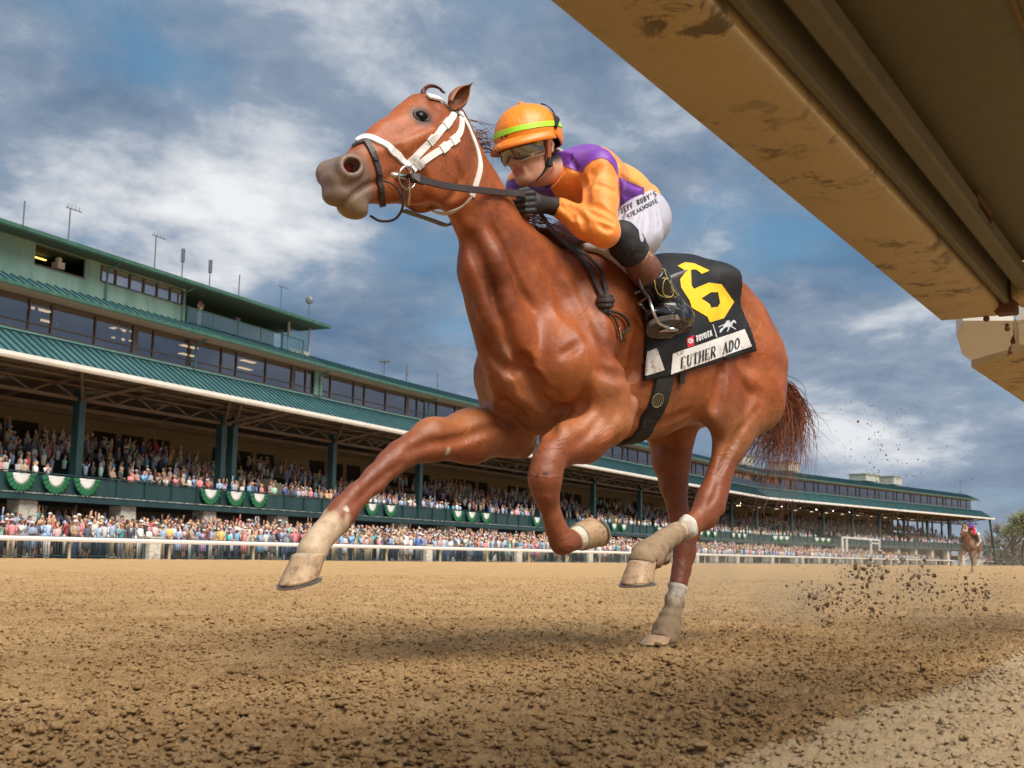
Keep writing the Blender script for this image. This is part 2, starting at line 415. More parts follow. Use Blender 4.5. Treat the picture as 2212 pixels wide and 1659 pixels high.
def dirt_fn(T, b, tc, c):
    pos = T.n('ShaderNodeNewGeometry').outputs['Position']
    vc = T.n('ShaderNodeVertexColor', layer_name='Col').outputs[0]; s = T.n('ShaderNodeSeparateColor', inp={0: vc})
    n1 = T.noise(pos, 1.3, 5, .6); n2 = T.noise(pos, 14, 6, .65); n3 = T.noise(pos, 95, 5, .7)
    base = T.ramp(T.math('ADD', T.math('MULTIPLY', n1, .40), T.math('ADD', T.math('MULTIPLY', n2, .40), T.math('MULTIPLY', n3, .20))), [(.36, (.27, .148, .060)), (.45, (.43, .256, .116)), (.53, (.55, .345, .165)), (.64, (.69, .465, .24))])
    spy = T.n('ShaderNodeSeparateXYZ', inp={0: pos}).outputs[1]; paler_far = T.ramp(T.math('MULTIPLY', spy, .05), [(.10, 0), (.55, 1)])
    base = T.mix(T.math('MULTIPLY', paler_far, .50), base, (.60, .39, .190))  # dirt colour turns paler with distance from the camera
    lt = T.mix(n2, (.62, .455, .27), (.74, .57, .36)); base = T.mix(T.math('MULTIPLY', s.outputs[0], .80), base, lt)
    T.link(base, b.inputs['Base Color'])
    wp = T.vmath('ADD', pos, T.vmath('MULTIPLY', T.n('ShaderNodeTexNoise', inp={'Vector': pos, 'Scale': 60, 'Detail': 3}).outputs['Color'], (.022, .022, .022)))
    v1 = T.n('ShaderNodeTexVoronoi', inp={'Vector': wp, 'Scale': 52}).outputs['Distance']; v2 = T.n('ShaderNodeTexVoronoi', inp={'Vector': wp, 'Scale': 125}).outputs['Distance']; v3 = T.n('ShaderNodeTexVoronoi', inp={'Vector': pos, 'Scale': 290}).outputs['Distance']
    h2 = T.math('SUBTRACT', 3.0, T.math('ADD', T.math('ADD', T.math('MULTIPLY', v1, .55), T.math('MULTIPLY', v2, .35)), T.math('MULTIPLY', v3, .15))); h2 = T.math('ADD', h2, T.math('MULTIPLY', T.noise(pos, 30, 9, .78), 2.6))
    bp = T.n('ShaderNodeBump', inp={'Strength': 1.0, 'Distance': .011, 'Height': h2}); T.link(bp.outputs[0], b.inputs['Normal'])
DIRT = mat('dirt', rough=.95, spec=.12, fn=dirt_fn)
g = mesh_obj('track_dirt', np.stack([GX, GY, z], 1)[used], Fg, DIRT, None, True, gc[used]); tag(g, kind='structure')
# loose crumbs and clods lying on the harrowed surface: uncountable, one object
rsn = np.random.RandomState(5); N = 26000; t_ = (1 + 5 ** .5) / 2
ico = np.array([(-1, t_, 0), (1, t_, 0), (-1, -t_, 0), (1, -t_, 0), (0, -1, t_), (0, 1, t_), (0, -1, -t_), (0, 1, -t_), (t_, 0, -1), (t_, 0, 1), (-t_, 0, -1), (-t_, 0, 1)], float); ico /= np.linalg.norm(ico[0])
icf = [(0, 11, 5), (0, 5, 1), (0, 1, 7), (0, 7, 10), (0, 10, 11), (1, 5, 9), (5, 11, 4), (11, 10, 2), (10, 7, 6), (7, 1, 8), (3, 9, 4), (3, 4, 2), (3, 2, 6), (3, 6, 8), (3, 8, 9), (4, 9, 5), (2, 4, 11), (6, 2, 10), (8, 6, 7), (9, 8, 1)]
vv = [tuple(v) for v in ico]; mid = {}; f2 = []
def midp(a, b):
    k = (min(a, b), max(a, b))
    if k not in mid: q = (np.array(vv[a]) + vv[b]) / 2; vv.append(tuple(q / np.linalg.norm(q))); mid[k] = len(vv) - 1
    return mid[k]
for a, b, c in icf: x, y, w = midp(a, b), midp(b, c), midp(c, a); f2 += [(a, x, w), (b, y, x), (c, w, y), (x, y, w)]
icf0 = np.array(icf); ico = np.array(vv); icf = np.array(f2)
Vs, Fs_, Cs = [], [], []; off_ = 0
for N, shp, shf, ymax, s0, s1, pw_ in ((150000, ico[:12], icf0, 22, .0022, .0052, 1.5), (9000, ico, icf, 14, .0045, .0085, 2.8)):
    Yc = 1.6 * (ymax / 1.6) ** rsn.rand(N); Xc = Yc * (rsn.rand(N) * 1.15 - .575); lumps = vnoise(np.stack([Xc, Yc], 1), 2.5, 77) + .6 * vnoise(np.stack([Xc, Yc], 1), 9, 78); kp = (lumps > rsn.rand(N) * 1.6 - 1.2) & ((((np.stack([Xc, Yc], 1) - BA) @ BN) < .03) | (rsn.rand(N) < .45) & (N > 50000) | (rsn.rand(N) < .12)); Xc, Yc = Xc[kp], Yc[kp]; N = len(Xc)
    iy = np.clip(np.searchsorted(rows, Yc), 1, len(rows) - 1); ixx = np.clip(((Xc / Yc - tn[0]) / (tn[1] - tn[0])).astype(int), 0, nC - 1); zc = z.reshape(nR, nC)[iy, ixx]
    sz = (s0 + s1 * rsn.rand(N) ** pw_) * (1 + .05 * Yc); jit = 1 + .55 * (rsn.rand(N, len(shp)) - .5); sc3 = np.stack([rsn.uniform(.8, 1.4, N), rsn.uniform(.8, 1.4, N), rsn.uniform(.5, .85, N)], 1) * sz[:, None]
    VV = shp[None] * jit[:, :, None] * sc3[:, None] + np.stack([Xc, Yc, zc + sz * .15], 1)[:, None]; FF = shf[None] + (np.arange(N) * len(shp))[:, None, None] + off_
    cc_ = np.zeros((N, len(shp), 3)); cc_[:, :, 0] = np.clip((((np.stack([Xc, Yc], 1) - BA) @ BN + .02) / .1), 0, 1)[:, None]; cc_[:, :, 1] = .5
    Vs.append(VV.reshape(-1, 3)); Fs_.append(FF.reshape(-1, 3)); Cs.append(cc_.reshape(-1, 3)); off_ += N * len(shp)
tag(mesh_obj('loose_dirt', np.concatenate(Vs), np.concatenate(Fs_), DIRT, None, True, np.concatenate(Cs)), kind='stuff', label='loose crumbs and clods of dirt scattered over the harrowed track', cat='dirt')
m = MB(); A = RAIL_A - RAIL_D * 500; B = RAIL_A + RAIL_D * 2600
m.add([(*(A + RAIL_N * -.3), -.045), (*(A + RAIL_N * 900), -.045), (*(B + RAIL_N * 900), -.045), (*(B + RAIL_N * -.3), -.045)], [(0, 1, 2, 3)])
o = m.build('ground', DIRT); tag(o, kind='structure'); me = o.data
a = me.color_attributes.new('Col', 'FLOAT_COLOR', 'POINT'); a.data.foreach_set('color', np.tile([0, .4, .5, 1], 4).astype(np.float32))
m = MB(); m.add([(*(A - RAIL_N * 900), -.05), (*(A - RAIL_N * .3), -.05), (*(B - RAIL_N * .3), -.05), (*(B - RAIL_N * 900), -.05)], [(0, 1, 2, 3)])
o = m.build('pavement', mat('concrete_apron', (.34, .31, .27), .9, var=.25, vscale=.8)); tag(o, kind='structure')
# ================================================================== the grandstand
SV = [np.array([-25.7, 59.7]), np.array([-8.65, 96.5]), np.array([17.6, 147.3]), np.array([41.2, 190.7]), np.array([109.5, 268.0])]
SV[0] = SV[0] - (SV[1] - SV[0]) / np.linalg.norm(SV[1] - SV[0]) * 22
SD = [(b - a) / np.linalg.norm(b - a) for a, b in zip(SV[:-1], SV[1:])]; SLn = [np.linalg.norm(b - a) for a, b in zip(SV[:-1], SV[1:])]
SS = np.concatenate([[0], np.cumsum(SLn)]); STOT = SS[-1]; SN = [np.array([d[1], -d[0]]) for d in SD]
def sp_(s, n, z):
    """point of the stand: s metres along its front, n metres out towards the track, z up"""
    i = int(np.clip(np.searchsorted(SS, s, side='right') - 1, 0, len(SD) - 1)); t = s - SS[i]
    p = SV[i] + SD[i] * t; N = SN[i]
    # mitre near the bends
    fr = t / SLn[i]
    if i > 0 and t < 14: m = SN[i - 1] + SN[i]; m = m / (np.linalg.norm(m) ** 2 / 2); w = 1 - max(t, 0) / 14; N = N * (1 - w) + m * w
    if i < len(SD) - 1 and SLn[i] - t < 14: m = SN[i] + SN[i + 1]; m = m / (np.linalg.norm(m) ** 2 / 2); w = 1 - max(SLn[i] - t, 0) / 14; N = N * (1 - w) + m * w
    p = p + N * n; return (p[0], p[1], z)
def s_at(px, n=0.0):
    """distance along the stand seen at picture column px"""
    ss = np.arange(0, STOT, .1); q = np.array([sp_(s, n, 3.0) for s in ss[::5]]); x = proj(q)[:, 0]; return float(np.interp(px, x, ss[::5]))
def cuts(s0, s1): return sorted(set([s0, s1] + [v for v in SS[1:-1] if s0 < v < s1] + [v + d for v in SS[1:-1] for d in (-14, -7, 7, 14) if s0 < v + d < s1]))
def band(m, s0, s1, prof, closed=False):
    """extrude profile [(n, z)...] along the stand from s0 to s1"""
    c = cuts(s0, s1); k = len(prof); vs = []; fs = []
    for s in c: vs += [sp_(s, n, z) for n, z in prof]
    for i in range(len(c) - 1):
        for j in range(k if closed else k - 1): a = i * k + j; b = i * k + (j + 1) % k; fs.append((a, b, b + k, a + k))
    if closed: fs.append(tuple(range(k))[::-1]); fs.append(tuple((len(c) - 1) * k + j for j in range(k)))
    m.add(vs, fs)
def slab(m, s0, s1, n0, n1, z0, z1): band(m, s0, s1, [(n0, z0), (n1, z0), (n1, z1), (n0, z1)], True)
def post(m, s, n, z0, z1, w, d=None):
    d = d or w; m.hexa([sp_(s - w / 2, n - d / 2, z0), sp_(s + w / 2, n - d / 2, z0), sp_(s + w / 2, n + d / 2, z0), sp_(s - w / 2, n + d / 2, z0),
                        sp_(s - w / 2, n - d / 2, z1), sp_(s + w / 2, n - d / 2, z1), sp_(s + w / 2, n + d / 2, z1), sp_(s - w / 2, n + d / 2, z1)])
def weather(c1, c2, sc=1.2, streak=True):
    def fn(T, b, tc, c):
        pos = T.n('ShaderNodeNewGeometry').outputs['Position']
        m = T.n('ShaderNodeMapping', inp={'Vector': pos, 'Scale': (1, 1, .22 if streak else 1)}).outputs[0]
        n = T.ramp(T.noise(m, sc, 6, .65), [(.38, 0), (.66, 1)]); T.link(T.mix(n, c1, c2), b.inputs['Base Color'])
    return fn
GREEN = mat('teal_painted_wall', rough=.6, fn=weather((.13, .25, .22), (.22, .36, .32), .9))
GRN2 = mat('green_trim', rough=.4, fn=weather((.035, .115, .092), (.06, .165, .135), 2))
DGREEN = mat('dark_green_paint', rough=.45, fn=weather((.012, .042, .046), (.020, .062, .066), 1))
WHITE = mat('white_gutter', rough=.5, fn=weather((.72, .70, .65), (.82, .80, .76), 2))
SOFF = mat('brown_steel', rough=.75, fn=weather((.105, .075, .052), (.15, .11, .078), .6, False))
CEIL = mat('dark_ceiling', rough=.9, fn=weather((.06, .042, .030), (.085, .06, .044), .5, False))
STONE_C = [(.55, .50, .41), (.72, .67, .58)]
def stone_fn(T, b, tc, c):
    pos = T.n('ShaderNodeNewGeometry').outputs['Position']
    m = T.n('ShaderNodeMapping', inp={'Vector': pos, 'Scale': (1.2, 1.2, 4.5)}).outputs[0]
    v = T.n('ShaderNodeTexVoronoi', feature='DISTANCE_TO_EDGE', inp={'Vector': m, 'Scale': 1.1}).outputs[0]
    col = T.mix(T.noise(m, 1.6, 4, .6), STONE_C[0], STONE_C[1]); j = T.ramp(v, [(.0, .45), (.06, 1)])
    T.link(T.mix(1.0, col, j, 'MULTIPLY'), b.inputs['Base Color'])
STONE = mat('limestone', rough=.9, fn=stone_fn)
def roof_fn(T, b, tc, c):
    pos = T.n('ShaderNodeNewGeometry').outputs['Position']
    n = T.ramp(T.noise(pos, .8, 6, .65), [(.35, 0), (.7, 1)]); T.link(T.mix(n, (.055, .150, .165), (.11, .225, .24)), b.inputs['Base Color']); b.inputs['Metallic'].default_value = .15
ROOF = mat('teal_metal_roof', rough=.42, fn=roof_fn)
def glass_fn(T, b, tc, c):
    # tinted window glass: partly clear, partly mirror
    out = T.t.nodes['Material Output']; gl = T.n('ShaderNodeBsdfGlossy', inp={'Color': (.62, .56, .56, 1), 'Roughness': .05})
    tr = T.n('ShaderNodeBsdfTransparent', inp={'Color': (.42, .38, .36, 1)}); mx = T.n('ShaderNodeMixShader', inp={0: .55, 1: tr.outputs[0], 2: gl.outputs[0]})
    T.link(mx.outputs[0], out.inputs['Surface'])
GLASS = mat('tinted_glass', fn=glass_fn)
def glass2_fn(T, b, tc, c):
    out = T.t.nodes['Material Output']; gl = T.n('ShaderNodeBsdfGlossy', inp={'Color': (.8, .9, .9, 1), 'Roughness': .05})
    tr = T.n('ShaderNodeBsdfTransparent', inp={'Color': (.72, .86, .84, 1)}); mx = T.n('ShaderNodeMixShader', inp={0: .30, 1: tr.outputs[0], 2: gl.outputs[0]})
    T.link(mx.outputs[0], out.inputs['Surface'])
GLASS2 = mat('clear_rail_glass', fn=glass2_fn)
MULL = mat('window_frame_brown', (.075, .062, .056), .5)
WARM = mat('ceiling_lamp', (.9, .7, .4), emit=(1.0, .78, .42), estr=2.6)
LAMPW = mat('bright_lamp', (.9, .9, .9), emit=(1.0, .9, .72), estr=9)
INTW = mat('interior_wall', (.20, .16, .13), .9, var=.3)
TANW = mat('tan_back_wall', (.20, .165, .11), .85, var=.2)
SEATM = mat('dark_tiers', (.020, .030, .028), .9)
E0, E1 = 0.0, STOT
stand = empty('grandstand', sp_(22, -1.3, 0), label='long green racecourse grandstand with teal metal roofs, white gutter and packed tiers', cat='grandstand')
def B(name, mt, fn, parent=None):
    m = MB(); fn(m); return m.build(name, mt, parent or stand)
SEND = s_at(2145)             # end wall of the covered part
PB1 = s_at(655, -2.2); PBR = s_at(700, -.8)
TEND = s_at(1990, -9)
# ---- structure of the tiers
def f(m):
    slab(m, E0, SEND, -15, -1.35, 3.05, 3.30)
    for k in range(10): slab(m, E0, SEND - 2, -3.4 - k * 1.15, -2.3 - k * 1.15, 3.3, 3.55 + k * .36)
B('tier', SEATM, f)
B('lower_girder', GRN2 if 0 else DGREEN, lambda m: slab(m, E0, SEND, -1.34, -1.12, 3.02, 3.34))
def f(m):
    slab(m, E0, SEND, -1.40, -1.30, 3.46, 4.42)
    s = 1.1
    while s < SEND: post(m, s, -1.24, 3.36, 4.46, .09); s += 2.35
    slab(m, E0, SEND, -1.46, -1.22, 4.46, 4.52)
B('parapet', DGREEN, f)
B('parapet_ledge', mat('worn_white_ledge', rough=.8, fn=weather((.05, .09, .085), (.45, .47, .45), 3, False)), lambda m: slab(m, E0, SEND, -1.28, -1.08, 3.36, 3.42))
def f(m):
    slab(m, E0, TEND, -15.3, -15.0, 3.0, 10.0)
B('wall', TANW, f)
for s in np.arange(4.0, TEND, 13.2):
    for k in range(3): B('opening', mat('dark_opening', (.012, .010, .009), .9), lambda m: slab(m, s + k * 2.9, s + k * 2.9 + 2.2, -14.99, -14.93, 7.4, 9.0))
# ---- ground storey
B('lower_wall', INTW, lambda m: slab(m, E0, SEND - 6, -7.2, -7.0, 0, 3.0))
pier_s = [22 + v for v in (-20.4, -12.4, -4.5, 3.4, 10.9, 18.3, 26.2, 35.0, 43, 51, 59, 67, 75.5, 84, 92.5)] + list(np.arange(123.5, SEND, 8.2))
for s in pier_s:
    m = MB(); post(m, s, -1.9, 0, 3.0, 1.25, .9); m.build('stone_pier', STONE, stand)
def f(m):
    for s in np.arange(2, SEND - 6, 4.1): post(m, s, -6.9, 0, 3.0, .25, .12)
B('wall_frame', TANW, f)
# ---- columns
col_s = [22 + v for v in (-18.2, -5.1, 8.1, 21.0, 22.2, 34.5, 47.7)] + [s_at(1162, -3), s_at(1281, -3), s_at(1382, -3)] + list(np.arange(s_at(1382, -3) + 13.5, SEND - 2, 11.5))
for s in col_s:
    m = MB(); post(m, s, -3.0, 3.3, 9.6, .50, .5); m.build('column', DGREEN, stand)
# ---- canopy underside: ceiling, chords, webs
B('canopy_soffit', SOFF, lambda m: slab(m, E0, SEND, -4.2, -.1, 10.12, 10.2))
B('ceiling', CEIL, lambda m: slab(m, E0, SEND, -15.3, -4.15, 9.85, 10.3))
def f(m):
    for n, z0, z1 in ((-3.0, 8.95, 9.15), (-3.0, 9.75, 9.85), (-1.4, 9.9, 10.0), (-6.5, 8.9, 9.15), (-10.5, 9.2, 9.5)): slab(m, E0, SEND, n - .09, n + .09, z0, z1)
    s = 0.0; i = 0
    while s < SEND - 3:
        a, b = sp_(s, -3, 9.1), sp_(s + 1.65, -3, 9.8); c = sp_(s + 3.3, -3, 9.1); m.bar(a, b, .09); m.bar(b, c, .09); s += 3.3
    for s in np.arange(1.5, SEND, 3.3 * 2):
        m.bar(sp_(s, -.2, 10.05), sp_(s, -6.5, 9.2), .12); m.bar(sp_(s, -3, 9.1), sp_(s + 2, -6.5, 9.8), .07)
    for s in np.arange(0, SEND, 2.2): m.bar(sp_(s, -.2, 10.08), sp_(s, -14.5, 9.82), .08)
B('truss', SOFF, f)
for s in col_s[:-2]:
    m = MB(); m.bar(sp_(s, -2.8, 9.0), sp_(s + 2.9, -.1, 10.15), .16); m.bar(sp_(s, -2.8, 9.0), sp_(s - 2.9, -.1, 10.15), .16); m.build('brace', SOFF, stand)
B('gutter', WHITE, lambda m: band(m, E0, SEND + 1.6, [(0, 10.06), (.16, 10.08), (.22, 10.20), (.22, 10.40), (.05, 10.44), (-.1, 10.3)], True))
# ---- teal skirt roof with standing seams
def f(m):
    band(m, E0, SEND + 1.4, [(.04, 10.4), (-2.3, 12.05), (-2.3, 11.9), (.0, 10.3)], True)
B('skirt_roof', ROOF, f)
SEAM = mat('dark_roof_seam', (.012, .055, .065), .5)
def f(m):
    for s in np.arange(.3, SEND, .62): m.bar(sp_(s, .0, 10.46), sp_(s, -2.25, 12.05), .11, .08)
B('roof_seams', SEAM, f)
B('flashing', mat('pale_teal_flashing', (.16, .34, .33), .5, var=.3, vscale=2), lambda m: slab(m, E0, SEND - 6, -2.32, -2.16, 12.05, 12.2))
# ---- glazed storey
GEND = s_at(2102, -2.2); BAL0, BAL1 = s_at(1572, -2.2), s_at(1690, -2.2)
def f(m):
    for a, b in ((E0, BAL0), (BAL1, GEND)): band(m, a, b, [(-2.24, 12.2), (-2.24, 14.02)])
    band(m, GEND - .01, GEND, [(-2.24, 12.2), (-2.24, 14.02)])
B('window_band', GLASS, f)
B('window_side', GLASS, lambda m: m.add([sp_(GEND, -2.24, 12.2), sp_(GEND, -9, 12.2), sp_(GEND, -9, 14.02), sp_(GEND, -2.24, 14.02)], [(0, 1, 2, 3)]))
def f(m):
    s = .6; i = 0
    while s < GEND:
        if not (BAL0 < s < BAL1): post(m, s, -2.2, 12.2, 14.0, .42 if i % 6 == 0 else .075, .10)
        s += (1.6, 3.3, 3.3)[i % 3]; i += 1
    for a, b in ((E0, BAL0), (BAL1, GEND)): slab(m, a, b, -2.23, -2.16, 12.62, 12.68); slab(m, a, b, -2.23, -2.14, 12.16, 12.24); slab(m, a, b, -2.23, -2.14, 13.94, 14.02)
B('mullions', MULL, f)
B('room_back', INTW, lambda m: slab(m, E0, GEND - .3, -8.2, -8.0, 12.0, 14.1))
B('room_floor', INTW, lambda m: slab(m, E0, GEND, -8.0, -2.4, 12.02, 12.1))
B('room_ceiling', mat('room_ceiling', (.30, .26, .22), .9), lambda m: slab(m, E0, GEND, -8.0, -.85, 14.04, 14.12))
def f(m):
    for s in np.arange(1.5, 52, 6.4): slab(m, s, s + 1.5, -4.4, -4.0, 13.98, 14.02); slab(m, s + 2.6, s + 4.1, -6.7, -6.3, 13.98, 14.02)
B('ceiling_lamp', WARM, f)
# ---- roof above the glazing
def gut(m, a, b, n, z): band(m, a, b, [(n - .02, z - .10), (n + .14, z - .04), (n + .16, z + .16), (n + .02, z + .18)], True)
B('roof_gutter', GRN2, lambda m: gut(m, E0, GEND + 1.5, -.9, 14.14))
def f(m):
    band(m, E0, PBR, [(-.9, 14.26), (-2.2, 15.0), (-2.2, 14.2), (-.9, 14.14)], True)
    band(m, PBR, GEND + 1.5, [(-.9, 14.26), (-3.6, 15.45), (-8.5, 15.8), (-8.5, 14.2), (-.9, 14.14)], True)
B('roof', ROOF, f)
def f(m):
    for s in np.arange(.2, PBR, .62): m.bar(sp_(s, -.9, 14.3), sp_(s, -2.2, 15.03), .10, .07)
    for s in np.arange(PBR, GEND + 1.4, .62): m.bar(sp_(s, -.9, 14.3), sp_(s, -3.6, 15.48), .10, .07)
B('roof_seams', SEAM, f)
# ---- press box storey on the left
W0, W1 = s_at(37, -2.2), s_at(150, -2.2); W2, W3 = s_at(186, -2.2), s_at(370, -2.2); BL0, BL1 = s_at(376, -2.2), s_at(598, -2.2)
def f(m):
    n0, n1 = -2.3, -2.2
    slab(m, E0, W0, n0, n1, 15.0, 17.2); slab(m, W0, W1, n0, n1, 15.0, 15.95); slab(m, W0, W1, n0, n1, 17.02, 17.2); slab(m, W1, W2, n0, n1, 15.0, 17.2)
    slab(m, W2, W3, n0, n1, 15.0, 16.1); slab(m, W2, W3, n0, n1, 16.95, 17.2); slab(m, W3, BL0, n0, n1, 15.0, 17.2)
    slab(m, BL0, PB1, -5.6, -5.5, 15.0, 17.2)
B('press_box_wall', GREEN, f)
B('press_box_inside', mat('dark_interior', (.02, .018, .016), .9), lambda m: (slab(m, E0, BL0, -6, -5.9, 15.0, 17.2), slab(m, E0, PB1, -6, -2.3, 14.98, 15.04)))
B('inside_lamp', mat('amber_lamp', (.9, .5, .1), emit=(1, .55, .12), estr=3), lambda m: slab(m, W0 + .8, W0 + 2.6, -4.2, -4.1, 16.9, 16.96))
def f(m):
    for i in range(6):
        a = W2 + (W3 - W2) * (i / 6) + .06; b = W2 + (W3 - W2) * ((i + 1) / 6) - .06; m.add([sp_(a, -2.24, 16.1), sp_(b, -2.24, 16.1), sp_(b, -2.24, 16.95), sp_(a, -2.24, 16.95)], [(0, 1, 2, 3)])
B('window', mat('mirror_glass', (.62, .60, .62), .08, metal=.85), f)
def f(m):
    for i in range(7): post(m, W2 + (W3 - W2) * i / 6, -2.19, 16.08, 16.97, .12, .06)
    for a, b, z0, z1 in ((W2, W3, 16.04, 16.1), (W2, W3, 16.95, 17.0), (W0, W1, 15.9, 15.96), (W0, W1, 17.0, 17.05)): slab(m, a, b, -2.2, -2.14, z0, z1)
B('window_frame', MULL, f)
B('balcony_glass', GLASS2, lambda m: band(m, BL0 + .1, PB1 - 1, [(-2.1, 15.05), (-2.1, 16.0)]))
def f(m):
    slab(m, BL0, PB1 - 1, -2.14, -2.06, 16.0, 16.05)
    for s in np.linspace(BL0 + .2, PB1 - 1, 6): post(m, s, -2.1, 15.0, 16.02, .06)
B('balcony_rail', GRN2, f)
def f(m): a, b = PB1 - 2.6, PB1; post(m, a, -2.3, 15, 17.15, .12); post(m, b, -2.3, 15, 17.15, .12); post(m, b, -4.8, 15, 17.15, .12); slab(m, a, b, -2.4, -2.2, 15.0, 15.3)
B('corner_booth_frame', mat('booth_frame', (.45, .45, .43), .6), f)
def f(m): a, b = PB1 - 2.6, PB1; m.add([sp_(a, -2.25, 15.3), sp_(b, -2.25, 15.3), sp_(b, -2.25, 17.1), sp_(a, -2.25, 17.1)], [(0, 1, 2, 3)]); m.add([sp_(b, -2.25, 15.3), sp_(b, -4.8, 15.3), sp_(b, -4.8, 17.1), sp_(b, -2.25, 17.1)], [(0, 1, 2, 3)])
B('corner_booth_glass', GLASS2, f)
B('upper_soffit', mat('green_soffit', (.035, .075, .065), .8), lambda m: slab(m, E0, PBR, -6.2, -.95, 17.14, 17.2))
B('upper_gutter', GRN2, lambda m: gut(m, E0, PBR, -.9, 17.2))
def f(m):
    band(m, E0, PBR, [(-.9, 17.3), (-3.6, 18.35), (-6.2, 18.5), (-6.2, 17.25), (-.9, 17.2)], True)
B('upper_roof', ROOF, f)
# downspouts
for px_, n_, z0, z1 in ((200, -2.0, 15.0, 16.9), (372, -2.0, 15.0, 16.9), (405, -2.0, 12.2, 13.8), (680, -2.0, 12.2, 13.8), (920, -2.0, 12.2, 13.8)):
    s = s_at(px_, n_); m = MB(); m.tube([sp_(s, n_, z0), sp_(s, n_, z1 - .1), sp_(s + .25, n_ + .9, z1 + .35)], .07, 8); m.build('downspout', GRN2, stand)
for px_ in (676,): s = s_at(px_, -2.1); m = MB(); post(m, s, -2.1, 12.2, 14.0, 1.0, .14); m.build('wall_panel', GREEN, stand)
# canopy lamps: glowing cans under the ceiling
random.seed(4); cnt = 0
for s in np.arange(3, SEND - 8, 6.6):
    for n, z, mm, r in ((-7.8, 9.78, LAMPW, .13), (-12.2, 9.72, WARM, .35)):
        m = MB(); c = sp_(s + random.uniform(-.5, .5), n, z); m.tube([c, (c[0], c[1], z + .12)], r, 12); m.build('ceiling_lamp', mm, stand)
    if s < 90: m = MB(); c = sp_(s + 3.1, -4.6, 9.3); m.tube([c, (c[0], c[1], 9.4)], .10, 10); m.build('ceiling_lamp', LAMPW, stand)
# stair wedge blocks between the tiers
for px_ in (600, 905, 1180, 1320):
    s = s_at(px_, -4); m = MB(); a = s - 2.2; b = s + 2.2
    m.add([sp_(a, -3.2, 3.4), sp_(b, -3.2, 3.4), sp_(b, -3.2, 4.5), sp_(a, -3.2, 5.7), sp_(a, -4.0, 3.4), sp_(b, -4.0, 3.4), sp_(b, -4.0, 4.5), sp_(a, -4.0, 5.7)],
          [(0, 1, 2, 3), (7, 6, 5, 4), (3, 2, 6, 7), (0, 3, 7, 4), (1, 5, 6, 2)]); m.build('stairway', TANW, stand)
# right-hand balcony rail, end screens
B('side_balcony_rail', GLASS2, lambda m: band(m, BAL0, BAL1, [(-1.9, 12.1), (-1.9, 13.0)]))
def f(m):
    for s in np.arange(TEND, SEND, 5.2): post(m, s, -14, 3.3, 9.9, .35); post(m, s, -8.5, 3.3, 9.9, .3)
    m.bar(sp_(SEND + .8, .3, .1), sp_(SEND - .6, -.2, 10.1), .35)
B('end_frame', DGREEN, f)
# antennas, vents and boxes on the roofs (each its own thing)
METAL = mat('grey_antenna_metal', (.16, .17, .19), .5, metal=.5)
def antenna(px_, ztop, n, z0, kind, label):
    s = s_at(px_, n); m = MB(); c = Vector(sp_(s, n, z0)); d = Vector((*SD[0], 0)); m.tube([c, c + Vector((0, 0, ztop - z0))], .045, 6)
    t = c + Vector((0, 0, ztop - z0))
    if kind == 'yagi': m.bar(t - d * .35, t + d * .9, .05); [m.bar(t + d * (i * .3 - .2) + Vector((0, 0, .0)), t + d * (i * .3 - .2) + Vector((0, 0, .22)), .03) for i in range(4)]
    if kind == 'panel': m.box(t - Vector((0, 0, .35)), .22, .18, .9)
    if kind == 'cap': m.box(t, .9, .5, .12); m.box(c + Vector((0, 0, .15)), .4, .4, .3)
    if kind == 'dish': m.ball(t, .32, .10, .32)
    o = m.build('roof_antenna', METAL, None); tag(o, label, 'antenna', 'antennas on the grandstand roof')
antenna(5, 19.9, -4, 18.5, 'mast', 'short bare mast on the grandstand roof at the left edge')
antenna(108, 20.4, -4, 18.5, 'yagi', 'leftmost bent-top antenna on the top green roof')
antenna(303, 20.6, -4, 18.5, 'yagi', 'second bent-top antenna, above the row of six press box windows')
antenna(365, 20.3, -4, 18.5, 'panel', 'thick dark panel antenna on the top roof')
antenna(427, 20.2, -4, 18.5, 'panel', 'small dark antenna above the start of the top balcony')
antenna(493, 20.0, -4, 18.5, 'mast', 'plain thin mast on the top roof above the glass balcony')
antenna(587, 20.2, -4, 18.5, 'yagi', 'faint bent-top antenna near the right end of the top roof')
antenna(650, 19.9, -4, 18.6, 'dish', 'small dish on a mast at the tip of the top roof')
antenna(820, 17.0, -4.5, 15.4, 'cap', 'flat-capped vent stack on the lower green roof')
antenna(870, 17.1, -4.5, 15.4, 'panel', 'pale square antenna on the lower green roof')
antenna(938, 17.2, -4.5, 15.4, 'mast', 'slim white mast on the lower roof near the horse')
antenna(2080, 18.4, -4.5, 15.8, 'cap', 'lamp mast standing at the far right end of the roof')
for px_, w_, lb in ((1600, 3.5, 'pale plant room box on the far roof behind the tail'), (1700, 4.5, 'grey plant box on the roof right of the horse tail'), (1870, 6, 'beige box standing on the far right part of the roof'), (1930, 4, 'low beige box, rightmost on the far roof')):
    s = s_at(px_, -6); m = MB(); slab(m, s, s + w_, -9, -5.5, 16.0, 17.6 if w_ < 5 else 17.3); slab(m, s - .2, s + w_ + .2, -9.2, -5.3, 17.6 if w_ < 5 else 17.3, 17.72 if w_ < 5 else 17.42)
    tag(m.build('roof_box', mat('beige_box', (.42, .42, .36), .8), None), lb, 'roof box', 'boxes on the grandstand roof')
